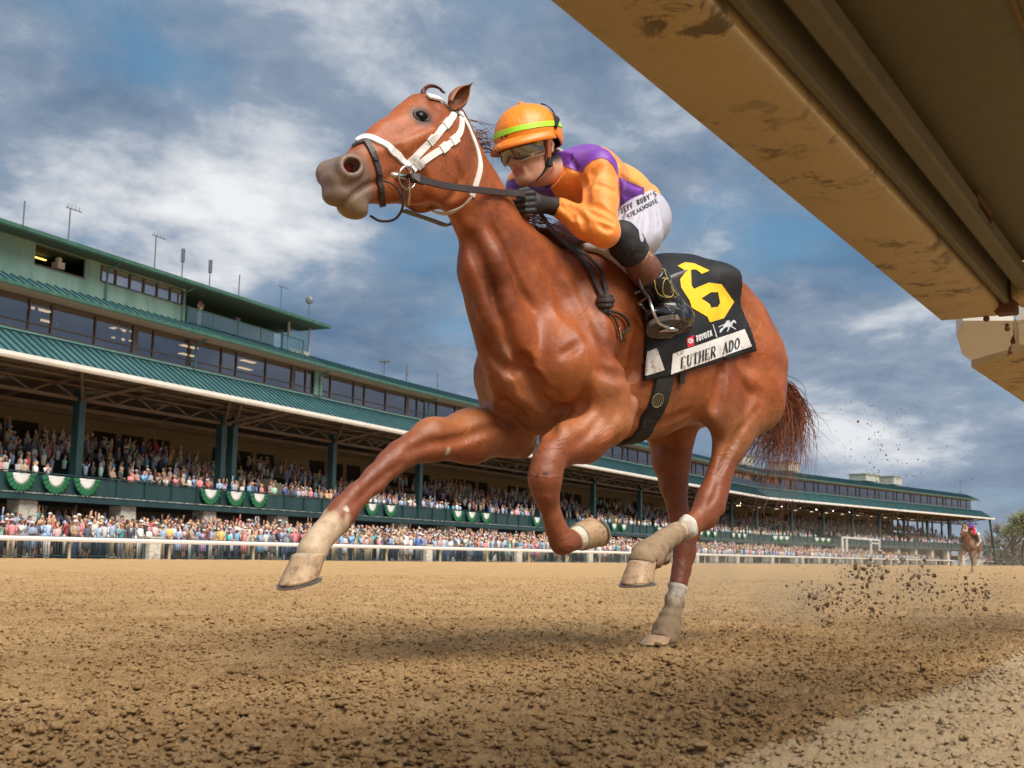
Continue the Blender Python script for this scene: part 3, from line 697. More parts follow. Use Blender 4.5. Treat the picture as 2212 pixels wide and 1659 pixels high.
# swags of green and white bunting hung from the parapet
BG = mat('bunting_green', (.012, .13, .05), .8, var=.3, vscale=3); BW = mat('bunting_white', (.72, .72, .70), .8, var=.12)
def swag(s, n, w, drop, label):
    root = empty('bunting', sp_(s, n, 4.3), label=label, cat='bunting', group='green and white bunting swags on the balcony front')
    for nm, r0, r1, mt_ in (('green_drape', .58, 1.0, BG), ('white_centre', .0, .58, BW)):
        vs = []; fs = []; na, nr = 32, 4
        for i in range(nr + 1):
            r = r0 + (r1 - r0) * i / nr
            for j in range(na + 1):
                a = math.pi * j / na; fold = .05 * math.sin(j * math.pi / 1.6) * r
                for off in (0, ): vs.append(sp_(s + math.cos(a) * w / 2 * r * (1 if r < .95 else 1 + .02 * math.sin(j * 2)), n + .03 + fold + (.004 if nm[0] == 'w' else 0), 4.36 - math.sin(a) * drop * r - .04 * (1 - abs(math.cos(a)))))
        for i in range(nr):
            for j in range(na): a = i * (na + 1) + j; fs.append((a, a + 1, a + na + 2, a + na + 1))
        o = mesh_obj(nm, vs, fs, mt_, root, True); md = o.modifiers.new('thickness', 'SOLIDIFY'); md.thickness = .015
where = [(42, 'first swag from the left edge of the grandstand balcony'), (118, 'second swag from the left, above the first crowd'), (185, 'third swag from the left on the balcony'),
         (453, 'left swag of the trio left of the stretched foreleg'), (508, 'middle swag of the trio left of the stretched foreleg'), (558, 'right swag of the trio left of the stretched foreleg'),
         (803, 'left swag of the pair just right of the foreleg'), (843, 'right swag of the pair just right of the foreleg'),
         (989, 'left swag of the trio between the forelegs'), (1019, 'middle swag of the trio between the forelegs'), (1050, 'right swag of the trio between the forelegs'),
         (1160, 'swag half hidden behind the folded foreleg'), (1305, 'left swag of the trio between folded foreleg and hind leg'), (1327, 'middle swag of the trio between folded foreleg and hind leg'), (1348, 'right swag of the trio between folded foreleg and hind leg'),
         (1425, 'swag seen right of the lifted hind hoof'), (1515, 'left swag of the trio right of the hind legs'), (1530, 'middle swag of the trio right of the hind legs'), (1545, 'right swag of the trio right of the hind legs'),
         (1585, 'left swag of the distant group under the tail'), (1597, 'middle swag of the distant group under the tail'), (1609, 'right swag of the distant group under the tail'),
         (1675, 'left swag of the far trio right of the tail'), (1688, 'middle swag of the far trio right of the tail'), (1700, 'right swag of the far trio right of the tail'),
         (1765, 'left swag of the far trio before the white gantry'), (1778, 'middle swag of the far trio before the white gantry'), (1790, 'right swag of the far trio before the white gantry')]
for px_, lb in where:
    s = s_at(px_, -1.1); swag(s, -1.1, 1.95 if px_ < 1600 else 2.3, .95, lb)
# ================================================================== rail, fence and piers along the far side of the track
def rp(s, n, z): q = RAIL_A + RAIL_D * s + RAIL_N * n; return (q[0], q[1], z)
RW = mat('white_rail_plastic', (.80, .78, .74), .35, var=.04); RP = mat('cream_rail_post', (.58, .47, .30), .55, var=.15)
def rs_at(px, n=0.0): ss = np.arange(-12, 700, .25); return float(np.interp(px, proj(np.array([rp(s, n, .9) for s in ss]))[:, 0], ss))
rail = empty('running_rail', rp(0, 0, 0), label='long white plastic running rail on curved cream posts along the far side of the dirt', cat='rail')
m = MB(); prof = [(0, .80), (.13, .82), (.16, .92), (.12, 1.01), (0, 1.03), (-.04, .92)]; k = len(prof); ss = np.arange(-12, 420, 12)
for i, s in enumerate(ss): m.v += [rp(s, n, z) for n, z in prof]; m.c += [(1, 1, 1)] * k
for i in range(len(ss) - 1):
    for j in range(k): a = i * k + j; b = i * k + (j + 1) % k; m.f.append((a, b, b + k, a + k)); m.m.append(0)
m.build('rail_tube', RW, rail, False)
for s in list(np.arange(4.5 - 13, 300, 6.5)):
    m = MB(); m.tube([rp(s, -.35, -.05), rp(s, -.35, .45), rp(s, -.30, .68), rp(s, -.15, .84), rp(s, .03, .88)], [.075, .075, .07, .06, .06], 8); m.build('post', RP, rail)
FN = -1.25; FG = mat('dark_green_fence_metal', (.030, .065, .065), .5); CP = mat('cream_stone_pier', rough=.9, fn=stone_fn)
pier = [-2.4 + 13.0 * i for i in range(0, 26)]
names = ['left of the first cream pier', 'behind the third and fourth rail posts'] 
ORD = ['first', 'second', 'third', 'fourth', 'fifth', 'sixth', 'seventh', 'eighth', 'ninth', 'tenth', 'eleventh', 'twelfth', 'thirteenth', 'fourteenth', 'fifteenth', 'sixteenth', 'seventeenth', 'eighteenth', 'nineteenth', 'twentieth']
for i, s in enumerate(pier[:18]):
    m = MB(); c = rp(s, FN, .5); az = math.atan2(RAIL_D[1], RAIL_D[0]); m.box((c[0], c[1], .53), .78, .5, 1.16, az); m.box((c[0], c[1], 1.14), .9, .6, .08, az)
    tag(m.build('fence_pier', CP, None), f'{ORD[i]} cream stone fence pier counted from the left edge', 'pier', 'cream stone piers in the trackside fence')
    s1 = pier[i + 1] if i + 1 < len(pier) else s + 13
    root = empty('metal_fence', rp(s + .5, FN, 0), label=f'low dark green bar fence running right from the {ORD[i]} cream stone pier', cat='fence', group='dark green fence sections behind the rail')
    a, b = s + .45, s1 - .45
    m = MB(); [m.bar(rp(a, FN, z), rp(b, FN, z), .045) for z in (1.05, .86, .12)]; [m.bar(rp(q, FN, 0), rp(q, FN, 1.1), .07) for q in np.linspace(a + .05, b - .05, 6)]; m.build('frame', FG, root)
    if i < 12:
        m = MB()
        for q in np.arange(a + .15, b, .155 if i < 6 else .31): m.bar(rp(q, FN, .12), rp(q, FN, .86), .022)
        for q in np.arange(a + .5, b - .5, 1.2): m.bar(rp(q, FN, .95), rp(q + .5, FN, .95), .02); m.bar(rp(q, FN, .86), rp(q, FN, 1.05), .02)
        m.build('bars', FG, root)
# white starting gantry frame far down the track
root = empty('white_gantry', rp(rs_at(1860), .8, 0), label='white metal gantry frame standing behind the rail far to the right', cat='gantry')
m = MB(); a = rs_at(1862); b = rs_at(1938)
for s in (a, a + 2.5, b - 6, b): m.bar(rp(s, -3, 0), rp(s, -3, 4.2), .35)
m.bar(rp(a, -3, 4.2), rp(b, -3, 4.2), .3); m.bar(rp(b - 6, -3, 3.6), rp(b, -3, 3.6), .25); m.build('frame', mat('white_metal', (.6, .6, .58), .5), root)
# spring trees beyond the end of the stand
def tree(px, Y, h, seed, label, tone):
    r = random.Random(seed); X = (px - CX) / F_PX * Y; root = empty('bare_tree', (X, Y, 0), label=label, cat='tree', group='spring trees beyond the right end of the grandstand')
    m = MB(); lf = MB()
    def br(p, d, L, w, dep):
        q = p + d * L; m.tube([p, p + d * L * .5 + Vector((r.gauss(0, .03), r.gauss(0, .03), 0)) * L, q], [w, w * .8, w * .6], 5, cap=False)
        if dep == 0:
            for _ in range(7):
                c = q + Vector((r.gauss(0, 1), r.gauss(0, 1), r.gauss(0, .8))) * h * .035; e = Vector((r.gauss(0, 1), r.gauss(0, 1), r.gauss(0, 1))).normalized() * h * .013; g_ = e.orthogonal().normalized() * h * .010
                lf.add([c - e, c + g_, c + e, c - g_], [(0, 1, 2, 3)])
            return
        for _ in range(4 if dep > 1 else 3):
            n = (d + Vector((r.gauss(0, .45), r.gauss(0, .45), r.gauss(.08, .3)))).normalized(); br(q - d * L * r.uniform(0, .35), n, L * r.uniform(.62, .8), w * .6, dep - 1)
    br(Vector((X, Y, 0)), Vector((0, 0, 1)), h * .28, h * .022, 4)
    m.build('trunk', mat('grey_bark', (.13, .11, .09), .9), root); lf.build('crown', mat('leaf_' + tone, {'g': (.16, .17, .07), 'y': (.24, .25, .07), 'b': (.17, .12, .085)}[tone], .8, var=.35), root)
for i, (px, Y, h, tn_, lb) in enumerate([(2165, 330, 15, 'b', 'brown bare tree touching the right end of the grandstand'), (2182, 300, 15, 'g', 'dull green budding tree second from the grandstand end'), (2204, 290, 17, 'y', 'yellow-green budding tree at the right edge of the photo'), (2228, 285, 18, 'g', 'tall budding tree cut by the right edge of the photo'), (2150, 360, 11, 'b', 'low brown tree half behind the far horse'), (2192, 350, 10, 'b', 'low brown tree behind the green budding trees')]):
    tree(px, Y, h, i + 3, lb, tn_)
m = MB(); rr = random.Random(8)
for i in range(2600):
    px = rr.uniform(2120, 2420); Y = rr.uniform(300, 420); X = (px - CX) / F_PX * Y; z = abs(rr.gauss(0, 2.6)) + .3; e = Vector((rr.gauss(0, 1), rr.gauss(0, 1), rr.gauss(0, 1))).normalized() * .8; g_ = e.orthogonal().normalized() * .5; c = Vector((X, Y, z)); m.add([c - e, c + g_, c + e, c - g_], [(0, 1, 2, 3)])
tag(m.build('distant_scrub', mat('scrub', (.10, .085, .05), .9, var=.4, vscale=.3), None), kind='stuff', label='brown scrub and undergrowth below the far trees', cat='scrub')
# ================================================================== the crowd
CR = random.Random(77)
TOPS = {'white': (.78, .76, .74), 'pale blue': (.38, .52, .74), 'sky blue': (.16, .42, .72), 'navy': (.02, .03, .08), 'coral pink': (.78, .24, .25), 'pale pink': (.80, .50, .50), 'lilac': (.50, .33, .60), 'cream': (.74, .66, .50), 'mustard yellow': (.76, .50, .12), 'grey': (.30, .30, .31), 'black': (.02, .02, .022), 'turquoise': (.04, .48, .60), 'green': (.05, .22, .12), 'red': (.60, .03, .04), 'tan': (.44, .31, .19), 'peach': (.80, .45, .30), 'royal blue': (.03, .12, .52), 'maroon': (.20, .025, .04), 'mint': (.45, .70, .58), 'striped blue': (.30, .40, .60)}
TW = [24, 17, 6, 11, 8, 13, 5, 11, 3, 7, 8, 3, 1, 2, 7, 6, 2, 1, 3, 7]
BOT = {'khaki': (.42, .33, .21), 'denim': (.06, .10, .20), 'dark': (.02, .02, .025), 'grey': (.20, .20, .21), 'white': (.65, .63, .60), 'navy': (.02, .025, .06)}
SKN = [(.66, .36, .25), (.58, .30, .20), (.72, .42, .31), (.50, .26, .17), (.30, .15, .09), (.14, .07, .045)]
HRC = {'dark': (.02, .013, .009), 'brown': (.09, .045, .022), 'blonde': (.42, .27, .10), 'grey': (.35, .33, .31)}
HATS = {'white cap': (.75, .74, .72), 'navy cap': (.03, .05, .12), 'straw hat': (.66, .52, .30), 'white brimmed hat': (.78, .75, .70), 'black cap': (.02, .02, .02), 'pink sun hat': (.80, .40, .42), 'red cap': (.55, .04, .04)}
POSE = {'stand': 'standing with arms down', 'photo': 'holding up a phone to take a picture', 'raise': 'raising one arm high', 'cheer': 'throwing both arms up', 'fold': 'with folded arms', 'eyes': 'holding both hands to the face', 'lean': 'leaning forward with elbows bent'}
def ell3(m, c, r, col, seg=8, ring=6, M=None): m.col = col; m.ball(c, *r, seg=seg, ring=ring, M=M)
def limb(m, pts, rad, col, seg=6): m.col = col; m.tube(pts, rad, seg)
def person(m, x, y, z, face, lo, spec):
    """adds one spectator to mesh m; face = heading; lo = 0 detailed .. 2 coarse"""
    r = spec['rnd']; s = spec['h'] / 1.63; ca, sa = math.cos(face), math.sin(face); W = lambda f, l, u: Vector((x + (f * ca - l * sa) * s, y + (f * sa + l * ca) * s, z + u * s)); M3 = Matrix(((ca, -sa, 0), (sa, ca, 0), (0, 0, 1)))
    sk, tp, bt, hr, fem = spec['skin'], spec['top'], spec['bot'], spec['hair'], spec['fem']; seg = (8, 7, 5)[lo]; jit = r.uniform(-.04, .04)
    if lo < 2:
        if spec['dress']:
            m.col = tp; m.tube([W(0, 0, .45), W(0, 0, .8), W(0, 0, 1.02)], [.25 * s, .20 * s, .145 * s], seg)
            for l in (-.08, .08): limb(m, [W(0, l, 0), W(0, l, .48)], [.045 * s, .06 * s], sk, 5)
        else:
            for l in (-.10, .10): limb(m, [W(0, l, 0), W(.0, l, .48), W(0, l * .9, .92)], [.06 * s, .075 * s, .10 * s], bt, seg)
            m.col = bt; m.ball(W(0, 0, .93), .12 * s, .165 * s, .11 * s, seg=seg, ring=5, M=M3)
    m.col = tp; bw = .165 if fem else .19; m.tube([W(0, 0, .90), W(.0, 0, 1.08), W(.01, 0, 1.28), W(0, 0, 1.40), W(0, 0, 1.47)], [.135 * s, .13 * s, .165 * s, .15 * s, .06 * s], seg)
    if lo < 2:
        for l in (-bw, bw): m.ball(W(0, l, 1.38), .07 * s, seg=6, ring=5)
    limb(m, [W(0, 0, 1.44), W(.01, 0, 1.54)], [.055 * s, .05 * s], sk, 5)
    hc = W(.02 + jit, jit, 1.60); m.col = sk; m.ball(hc, .092 * s, .075 * s, .112 * s, seg=(10, 7, 5)[lo], ring=(7, 5, 4)[lo], M=M3)
    if lo == 0: m.ball(W(.115 + jit, jit, 1.59), .018 * s, .014 * s, .02 * s, seg=5, ring=4)
    m.col = hr
    if spec['hat']:
        m.ball(W(.005 + jit, jit, 1.635), .100 * s, .085 * s, .085 * s, seg=seg, ring=4, M=M3) if lo < 2 else m.ball(W(jit, jit, 1.645), .095 * s, seg=5, ring=4)
        m.col = spec['hatc']; m.ball(W(.005 + jit, jit, 1.665), .104 * s, .092 * s, .072 * s, seg=seg, ring=4, M=M3)
        if 'cap' in spec['hat']: m.ball(W(.12 + jit, jit, 1.655), .07 * s, .065 * s, .012 * s, seg=6, ring=4, M=M3)
        else: m.ball(W(.01 + jit, jit, 1.65), .20 * s, .19 * s, .018 * s, seg=10, ring=4, M=M3)
        if fem and lo < 2: m.col = hr; m.ball(W(-.05, 0, 1.50), .07 * s, .09 * s, .14 * s, seg=6, ring=5, M=M3)
    else:
        m.ball(W(-.025 + jit, jit, 1.635), .098 * s, .084 * s, .098 * s, seg=seg, ring=5, M=M3)
        if fem: m.ball(W(-.055, 0, 1.52), .065 * s, .10 * s, .15 * s, seg=6, ring=5, M=M3)
    if lo == 0 and spec['glasses']: m.col = (.01, .01, .01); m.ball(W(.095 + jit, jit, 1.615), .022 * s, .068 * s, .018 * s, seg=6, ring=4, M=M3)
    slv = sk if spec['short'] else tp; p = spec['pose']
    ar = {'stand': [((0, 1, 1.10), (.05, 1, .84))] * 2, 'photo': [((.14, .9, 1.18), (.28, .35, 1.48))] * 2, 'raise': [((.05, 1.05, 1.62), (.10, 1.0, 1.95)), ((0, 1, 1.10), (.10, 1, .86))], 'cheer': [((.05, 1.25, 1.58), (.06, 1.1, 1.92))] * 2, 'fold': [((.08, 1.1, 1.12), (.20, -.3, 1.16))] * 2, 'eyes': [((.12, 1.1, 1.22), (.13, .30, 1.56))] * 2, 'lean': [((.06, 1.2, 1.12), (.25, .5, 1.10))] * 2}[p]
    if lo < 2 or p in ('raise', 'cheer'):
        for sg, (e, h_) in zip((1, -1), ar if r.random() < .5 else ar[::-1]):
            sh = W(0, bw * sg, 1.38); el = W(e[0], bw * 1.1 * sg * e[1], e[2]); hd = W(h_[0], bw * sg * h_[1], h_[2]); limb(m, [sh, sh * .5 + el * .5, el], [.058 * s, .05 * s, .044 * s], tp, 5); limb(m, [el, hd], [.042 * s, .032 * s], slv, 5)
            m.col = sk; m.ball(hd, .045 * s, .035 * s, .05 * s, seg=5, ring=4)
        if p == 'photo': m.col = (.02, .02, .02); m.box(tuple(W(.31, 0, 1.52)), .08 * s, .10 * s, .15 * s, face)
    if lo == 0 and spec['tie'] is not None: m.col = (.75, .73, .70); m.box(tuple(W(.155, 0, 1.30)), .02, .09 * s, .26 * s, face); m.col = spec['tie']; m.box(tuple(W(.168, 0, 1.28)), .012, .035 * s, .28 * s, face)
def spec_rand(r, top=None, pose=None, hat=0):
    fem = r.random() < .48; tn = top or r.choices(list(TOPS), TW)[0]; c = np.array(TOPS[tn]) * .86 + .07; c = tuple(np.clip(c * r.uniform(.85, 1.15) + r.uniform(-.01, .01), 0, .9)); bn = r.choice(list(BOT)); hn = r.choices(list(HRC), [5, 5, 3, 2])[0]
    ht = r.choices([None] + list(HATS), [58, 9, 7, 9, 6, 4, 2, 3])[0] if hat == 0 else hat; sk = SKN[r.choices(range(6), [6, 5, 6, 3, 2, 1])[0]]; dress = fem and r.random() < .55; suit = (not fem) and tn in ('navy', 'black', 'grey', 'tan', 'pale blue') and r.random() < .6
    return dict(rnd=r, h=r.uniform(1.58, 1.70) if fem else r.uniform(1.70, 1.86), fem=fem, topn=tn, top=c, botn=bn, bot=BOT[bn], hairn=hn, hair=HRC[hn], hat=ht, hatc=HATS.get(ht), skin=sk, dress=dress, suit=suit, short=(not suit) and (fem or r.random() < .5), glasses=r.random() < .35,
                pose=pose or r.choices(list(POSE), [26, 20, 9, 4, 8, 12, 21])[0], tie=(r.choice([(.5, .02, .03), (.03, .06, .3), (.6, .3, .05), (.1, .1, .1)]) if suit else None))
def cf(T, b, tc, c):
    vc = T.n('ShaderNodeVertexColor', layer_name='Col').outputs[0]; T.link(T.mix(1.0, vc, T.math('MULTIPLY_ADD', T.noise(tc, 9, 3, .6), .4, .8), 'MULTIPLY'), b.inputs['Base Color'])
CROWD = mat('spectator', rough=.8, fn=cf)
RAIL_AZ = math.atan2(RAIL_N[1], RAIL_N[0]); seen = {}
POSTS = [rs_at(0) if 0 else -12 + 0 for _ in range(0)]
post_s = [4.5 + 6.5 * i for i in range(0, 40)]
def where_rail(s, row):
    i = int((s - 4.5) // 6.5); rw = ['front row', 'second row', 'third row', 'fourth row', 'fifth row', 'sixth row', 'seventh row', 'back row'][min(row, 7)]
    return rw, ('left of first rail post' if i < 0 else f'by {ORD[min(i, 19)]} rail post')
def describe(sp2, extra, must_hat=True):
    g = ('woman' if sp2['fem'] else 'man'); cl = f"{sp2['topn']} " + ('dress' if sp2['dress'] else 'suit jacket' if sp2['suit'] else 'top' if sp2['fem'] else 'shirt'); hd = sp2['hat'] if sp2['hat'] else f"{sp2['hairn']} hair"
    return f"{g} in {cl}, {hd}, {extra}"
def add_person(x, y, z, face, lo, sp2, locs, cat='person', group='spectators in the apron crowd'):
    PZ = {'stand': 'relaxed', 'photo': 'filming', 'raise': 'waving', 'cheer': 'cheering', 'fold': 'arms folded', 'eyes': 'face covered', 'lean': 'leaning'}
    for _ in range(40):
        lb = describe(sp2, f"{locs[0]}, {locs[1]}"); w_ = len(lb.split())
        if lb in seen and w_ < 16: lb = describe(sp2, f"{PZ[sp2['pose']]}, {locs[0]}, {locs[1]}"); w_ = len(lb.split())
        if lb not in seen and w_ <= 16: break
        sp2 = spec_rand(sp2['rnd'])
    seen[lb] = 1; m = MB(); person(m, x, y, z, face, lo, sp2); o = m.build('person', CROWD, None, True, col=True)
    return tag(o, lb, cat, group)
people = []   # (distance, x, y, z, face, spec, locs)
def stair(n):    # height of the apron behind the fence
    return max(0, (-n - 2.0)) * .125
SPEC0 = [(2.2, 0, 'coral pink', 'pink sun hat', 'stand'), (3.6, 0, 'striped blue', 'white cap', 'fold'), (12.4, 0, 'mustard yellow', None, 'lean'), (17.2, 0, 'turquoise', None, 'lean'), (9.3, 0, 'navy', None, 'stand'), (8.3, 0, 'white', None, 'eyes'), (7.0, 0, 'navy', None, 'stand'), (21.8, 0, 'pale blue', None, 'photo'), (23.4, 0, 'coral pink', None, 'photo'), (37.5, 0, 'lilac', 'white cap', 'cheer')]
rowgap = .92
for row in range(8):
    n0 = -1.75 - row * rowgap; s = -10.0 + (row % 2) * .3
    while s < 330:
        dens = .68 if s < 60 else .72 if s < 120 else 1.0
        s += dens * CR.uniform(.72, 1.35)
        if row > 5 and s > 140 and CR.random() < .5: continue
        if CR.random() < .05: continue
        n = n0 + CR.uniform(-.22, .22); q = rp(s, n, stair(n)); f = RAIL_AZ + CR.gauss(.10, .35); sp2 = spec_rand(CR)
        if row == 0:
            for a, b_, tn, ht, ps in SPEC0:
                if abs(s - a) < .4 and not seen.get(('sp', a)): sp2 = spec_rand(CR, tn, ps, ht); seen[('sp', a)] = 1
        people.append((q[1] + row * 1.6, q, f, sp2, where_rail(s, row), row, s))
people.sort(key=lambda p_: p_[0] if p_[5] < 6 else p_[0] + 6)
pj = lambda q: proj(np.array([q]))[0]
n_ind = 0; mass = MB()
for d_, q, f, sp2, locs, row, s in people:
    X_, Y_ = pj((q[0], q[1], q[2] + 1.5)); 
    if n_ind < 268 and -30 < X_ < 2212: add_person(q[0], q[1], q[2], f, 0 if s < 30 else 1, sp2, locs); n_ind += 1
    else:
        if X_ < -250: continue
        person(mass, q[0], q[1], q[2], f, 1 if s < 75 else 2, sp2)
# crowd on the balcony tiers
TB = empty  # (kept simple: the seated and standing rows above)
PILL = [s_at(px, -1.5) for px in (0, 253, 563)]
def locb(s): X_ = pj(sp_(s, -1.8, 4.5))[0]; return 'far left' if X_ < 120 else 'left of first column' if X_ < 250 else 'right of first column' if X_ < 400 else 'left of double column' if X_ < 560 else 'right of double column'
bal = []
for row in range(11):
    n0 = -1.75 - (row + (.45 if row else 0)) * 1.12; z0 = 3.35 if row == 0 else 3.55 + (row - 1) * .36; s = 12.0 + row * .2
    while s < SEND - 3:
        s += CR.uniform(.5, .95) * (1 if s < 90 else 1.35)
        if CR.random() < (.12 if row < 5 else .25) or (row in (3, 4) and vnoise(np.array([[s, row]]), .3, 5)[0] > .1) or vnoise(np.array([[s, row * 1.0]]), .13, 9)[0] > .42: continue
        bal.append((row, s, n0 + CR.uniform(-.15, .15), z0))
cnt_b = 0
for row, s, n, z0 in bal:
    q = sp_(s, n, z0); i_ = min(int(np.searchsorted(SS, s, side='right')) - 1, len(SN) - 1); f = math.atan2(SN[i_][1], SN[i_][0]) + CR.gauss(.1, .3); X_ = pj(q)[0]
    sp2 = spec_rand(CR); 
    if row == 0 and -20 < X_ < 640 and cnt_b < 24: add_person(q[0], q[1], q[2], f, 1, sp2, ('balcony front', locb(s)), group='spectators on the grandstand balcony'); cnt_b += 1
    elif X_ > -200: person(mass, q[0], q[1], q[2], f, 2 if row > 1 or s > 70 else 1, sp2)
# faces along the right-hand glass balcony and a last few beyond the stand
s = BAL0 + .4
while s < BAL1: q = sp_(s, -2.4, 12.1); person(mass, q[0], q[1], q[2], math.atan2(SN[2][1], SN[2][0]), 2, spec_rand(CR)); s += CR.uniform(.45, .9)
for _ in range(160): s = CR.uniform(330, 470); q = rp(s, -CR.uniform(2, 9), .2); person(mass, q[0], q[1], q[2], RAIL_AZ + CR.gauss(0, .5), 2, spec_rand(CR))
tag(mass.build('crowd', CROWD, None, True, col=True), 'dense mass of spectators filling the tiers and the far apron', 'crowd', kind='stuff')
# the few people in the upper storeys
def one(px, n, z, tn, pose, lb, fem=None, bot=None):
    s = s_at(px, n); q = sp_(s, n, z); sp2 = spec_rand(CR, tn, pose, None); sp2['suit'] = False; sp2['tie'] = None
    if bot: sp2['bot'] = BOT[bot]; sp2['dress'] = False
    m = MB(); person(m, *q, math.atan2(SN[0][1], SN[0][0]), 0, sp2); tag(m.build('person', CROWD, None, True, col=True), lb, 'person')
one(408, -2.6, 15.06, 'white', 'photo', 'person in all white with binoculars behind the top balcony glass', bot='white')
one(232, -2.9, 12.1, 'black', 'stand', 'person in dark clothes at the open window of the glazed storey, left of a pair')
one(252, -2.9, 12.1, 'pale blue', 'eyes', 'person in pale shirt at the open window, right of the pair in the glazed storey')
one(418, -2.9, 12.1, 'white', 'eyes', 'person in white standing in the second open window under the top balcony')
one(438, -2.9, 12.1, 'navy', 'lean', 'person in navy jacket beside the white-dressed one in the second open window')
one(50, -3.4, 12.1, 'pale blue', 'stand', 'dim figure in pale blue behind the glass at the far left')
one(88, -3.6, 12.1, 'white', 'stand', 'dim figure in white trousers behind the glazing on the left')
# camera rig in the press box
m = MB(); q = sp_(s_at(490, -3.2), -3.2, 15.05); m.tube([(q[0], q[1], q[2]), (q[0], q[1], q[2] + 1.2)], .05, 6); m.box((q[0], q[1], q[2] + 1.35), .5, .35, .35, 1.1); tag(m.build('broadcast_camera', METAL, None), 'grey broadcast camera on a stand behind the top balcony glass', 'camera')
m = MB(); q = sp_(s_at(90, -3.0), -3.0, 15.1); m.tube([(q[0], q[1], q[2]), (q[0], q[1], q[2] + 1.2)], .05, 6); m.box((q[0], q[1], q[2] + 1.35), .5, .5, .4, 1.1); m.ball((q[0], q[1], q[2] + 1.7), .2); tag(m.build('broadcast_camera', mat('white_metal'), None), 'white broadcast camera in the dark press box window at the left', 'camera')
# ================================================================== the racehorse
def MUSC(S, groove, ridge):
    # neck: jugular groove and the long muscle beside it
    groove([(1012, 505), (1038, 560), (1068, 640), (1098, 715), (1128, 785)], .026, .032, .018)
    groove([(1062, 495), (1090, 545), (1120, 610), (1150, 665)], .022, .018, .015)
    ridge([(1030, 500), (1062, 570), (1100, 650)], .03, .008, .02)
    ridge([(1000, 470), (1018, 520), (1040, 590), (1060, 680), (1075, 740)], .025, .010, .02)
    groove([(1250, 620), (1290, 700), (1310, 760)], .03, .006, .03)
    groove([(1170, 560), (1215, 640), (1240, 700)], .03, .012, .025)
    ridge([(1100, 640), (1130, 700), (1145, 760)], .04, .008, .03)
    # breast: cleft, two pectorals, arm creases
    groove([(1126, 770), (1133, 802), (1146, 845), (1168, 885), (1192, 935)], .030, .024, .02)
    groove([(1268, 838), (1258, 872), (1236, 894), (1200, 885), (1162, 850), (1140, 806)], .024, .018, .015)
    groove([(1068, 815), (1078, 850), (1100, 876), (1135, 905)], .024, .016, .015)
    groove([(1128, 800), (1095, 800), (1066, 770), (1050, 730)], .02, .014, .015)
    groove([(1145, 800), (1170, 835), (1215, 865)], .022, .013, .015)
    # shoulder
    groove([(1255, 740), (1232, 756), (1212, 768)], .015, .006, .015)
    groove([(1374, 745), (1372, 800), (1370, 850), (1368, 905)], .028, .018, .02)
    groove([(1290, 800), (1330, 812), (1362, 838)], .022, .007, .02)
    groove([(1210, 600), (1250, 680), (1275, 740)], .03, .006, .03)
    # forearms
    groove([(1120, 900), (1060, 925), (990, 950), (930, 958), (880, 975)], .020, .013, .012)
    groove([(868, 1000), (830, 1030), (790, 1066), (750, 1100)], .013, .010, .008)
    groove([(1300, 900), (1270, 940), (1235, 965)], .018, .006, .015)
    ridge([(1340, 900), (1330, 930), (1300, 955)], .02, .006, .02)
    # haunch, gaskin, stifle
    groove([(1552, 760), (1560, 800), (1552, 850), (1545, 885)], .026, .020, .02)
    groove([(1640, 880), (1600, 930), (1568, 990), (1548, 1030)], .018, .010, .012)
    groove([(1590, 800), (1620, 850), (1612, 900)], .028, .012, .02)
    ridge([(1610, 812), (1635, 830)], .03, .006, .03)
    groove([(1552, 1040), (1545, 1070), (1530, 1095)], .010, .006, .01)
    groove([(1380, 900), (1430, 915), (1490, 890)], .02, .004, .03)
    # face: cheek edge, hollow above the eye, jaw
    groove([(985, 345), (998, 385), (985, 420), (960, 440)], .014, .010, .010)
    groove([(860, 330), (900, 360), (925, 400)], .016, .008, .012)
    groove([(930, 222), (948, 232)], .014, .005, .012)
    ridge([(845, 345), (885, 318), (925, 292)], .014, .004, .015)
    groove([(830, 392), (845, 380), (862, 366)], .010, .004, .01)
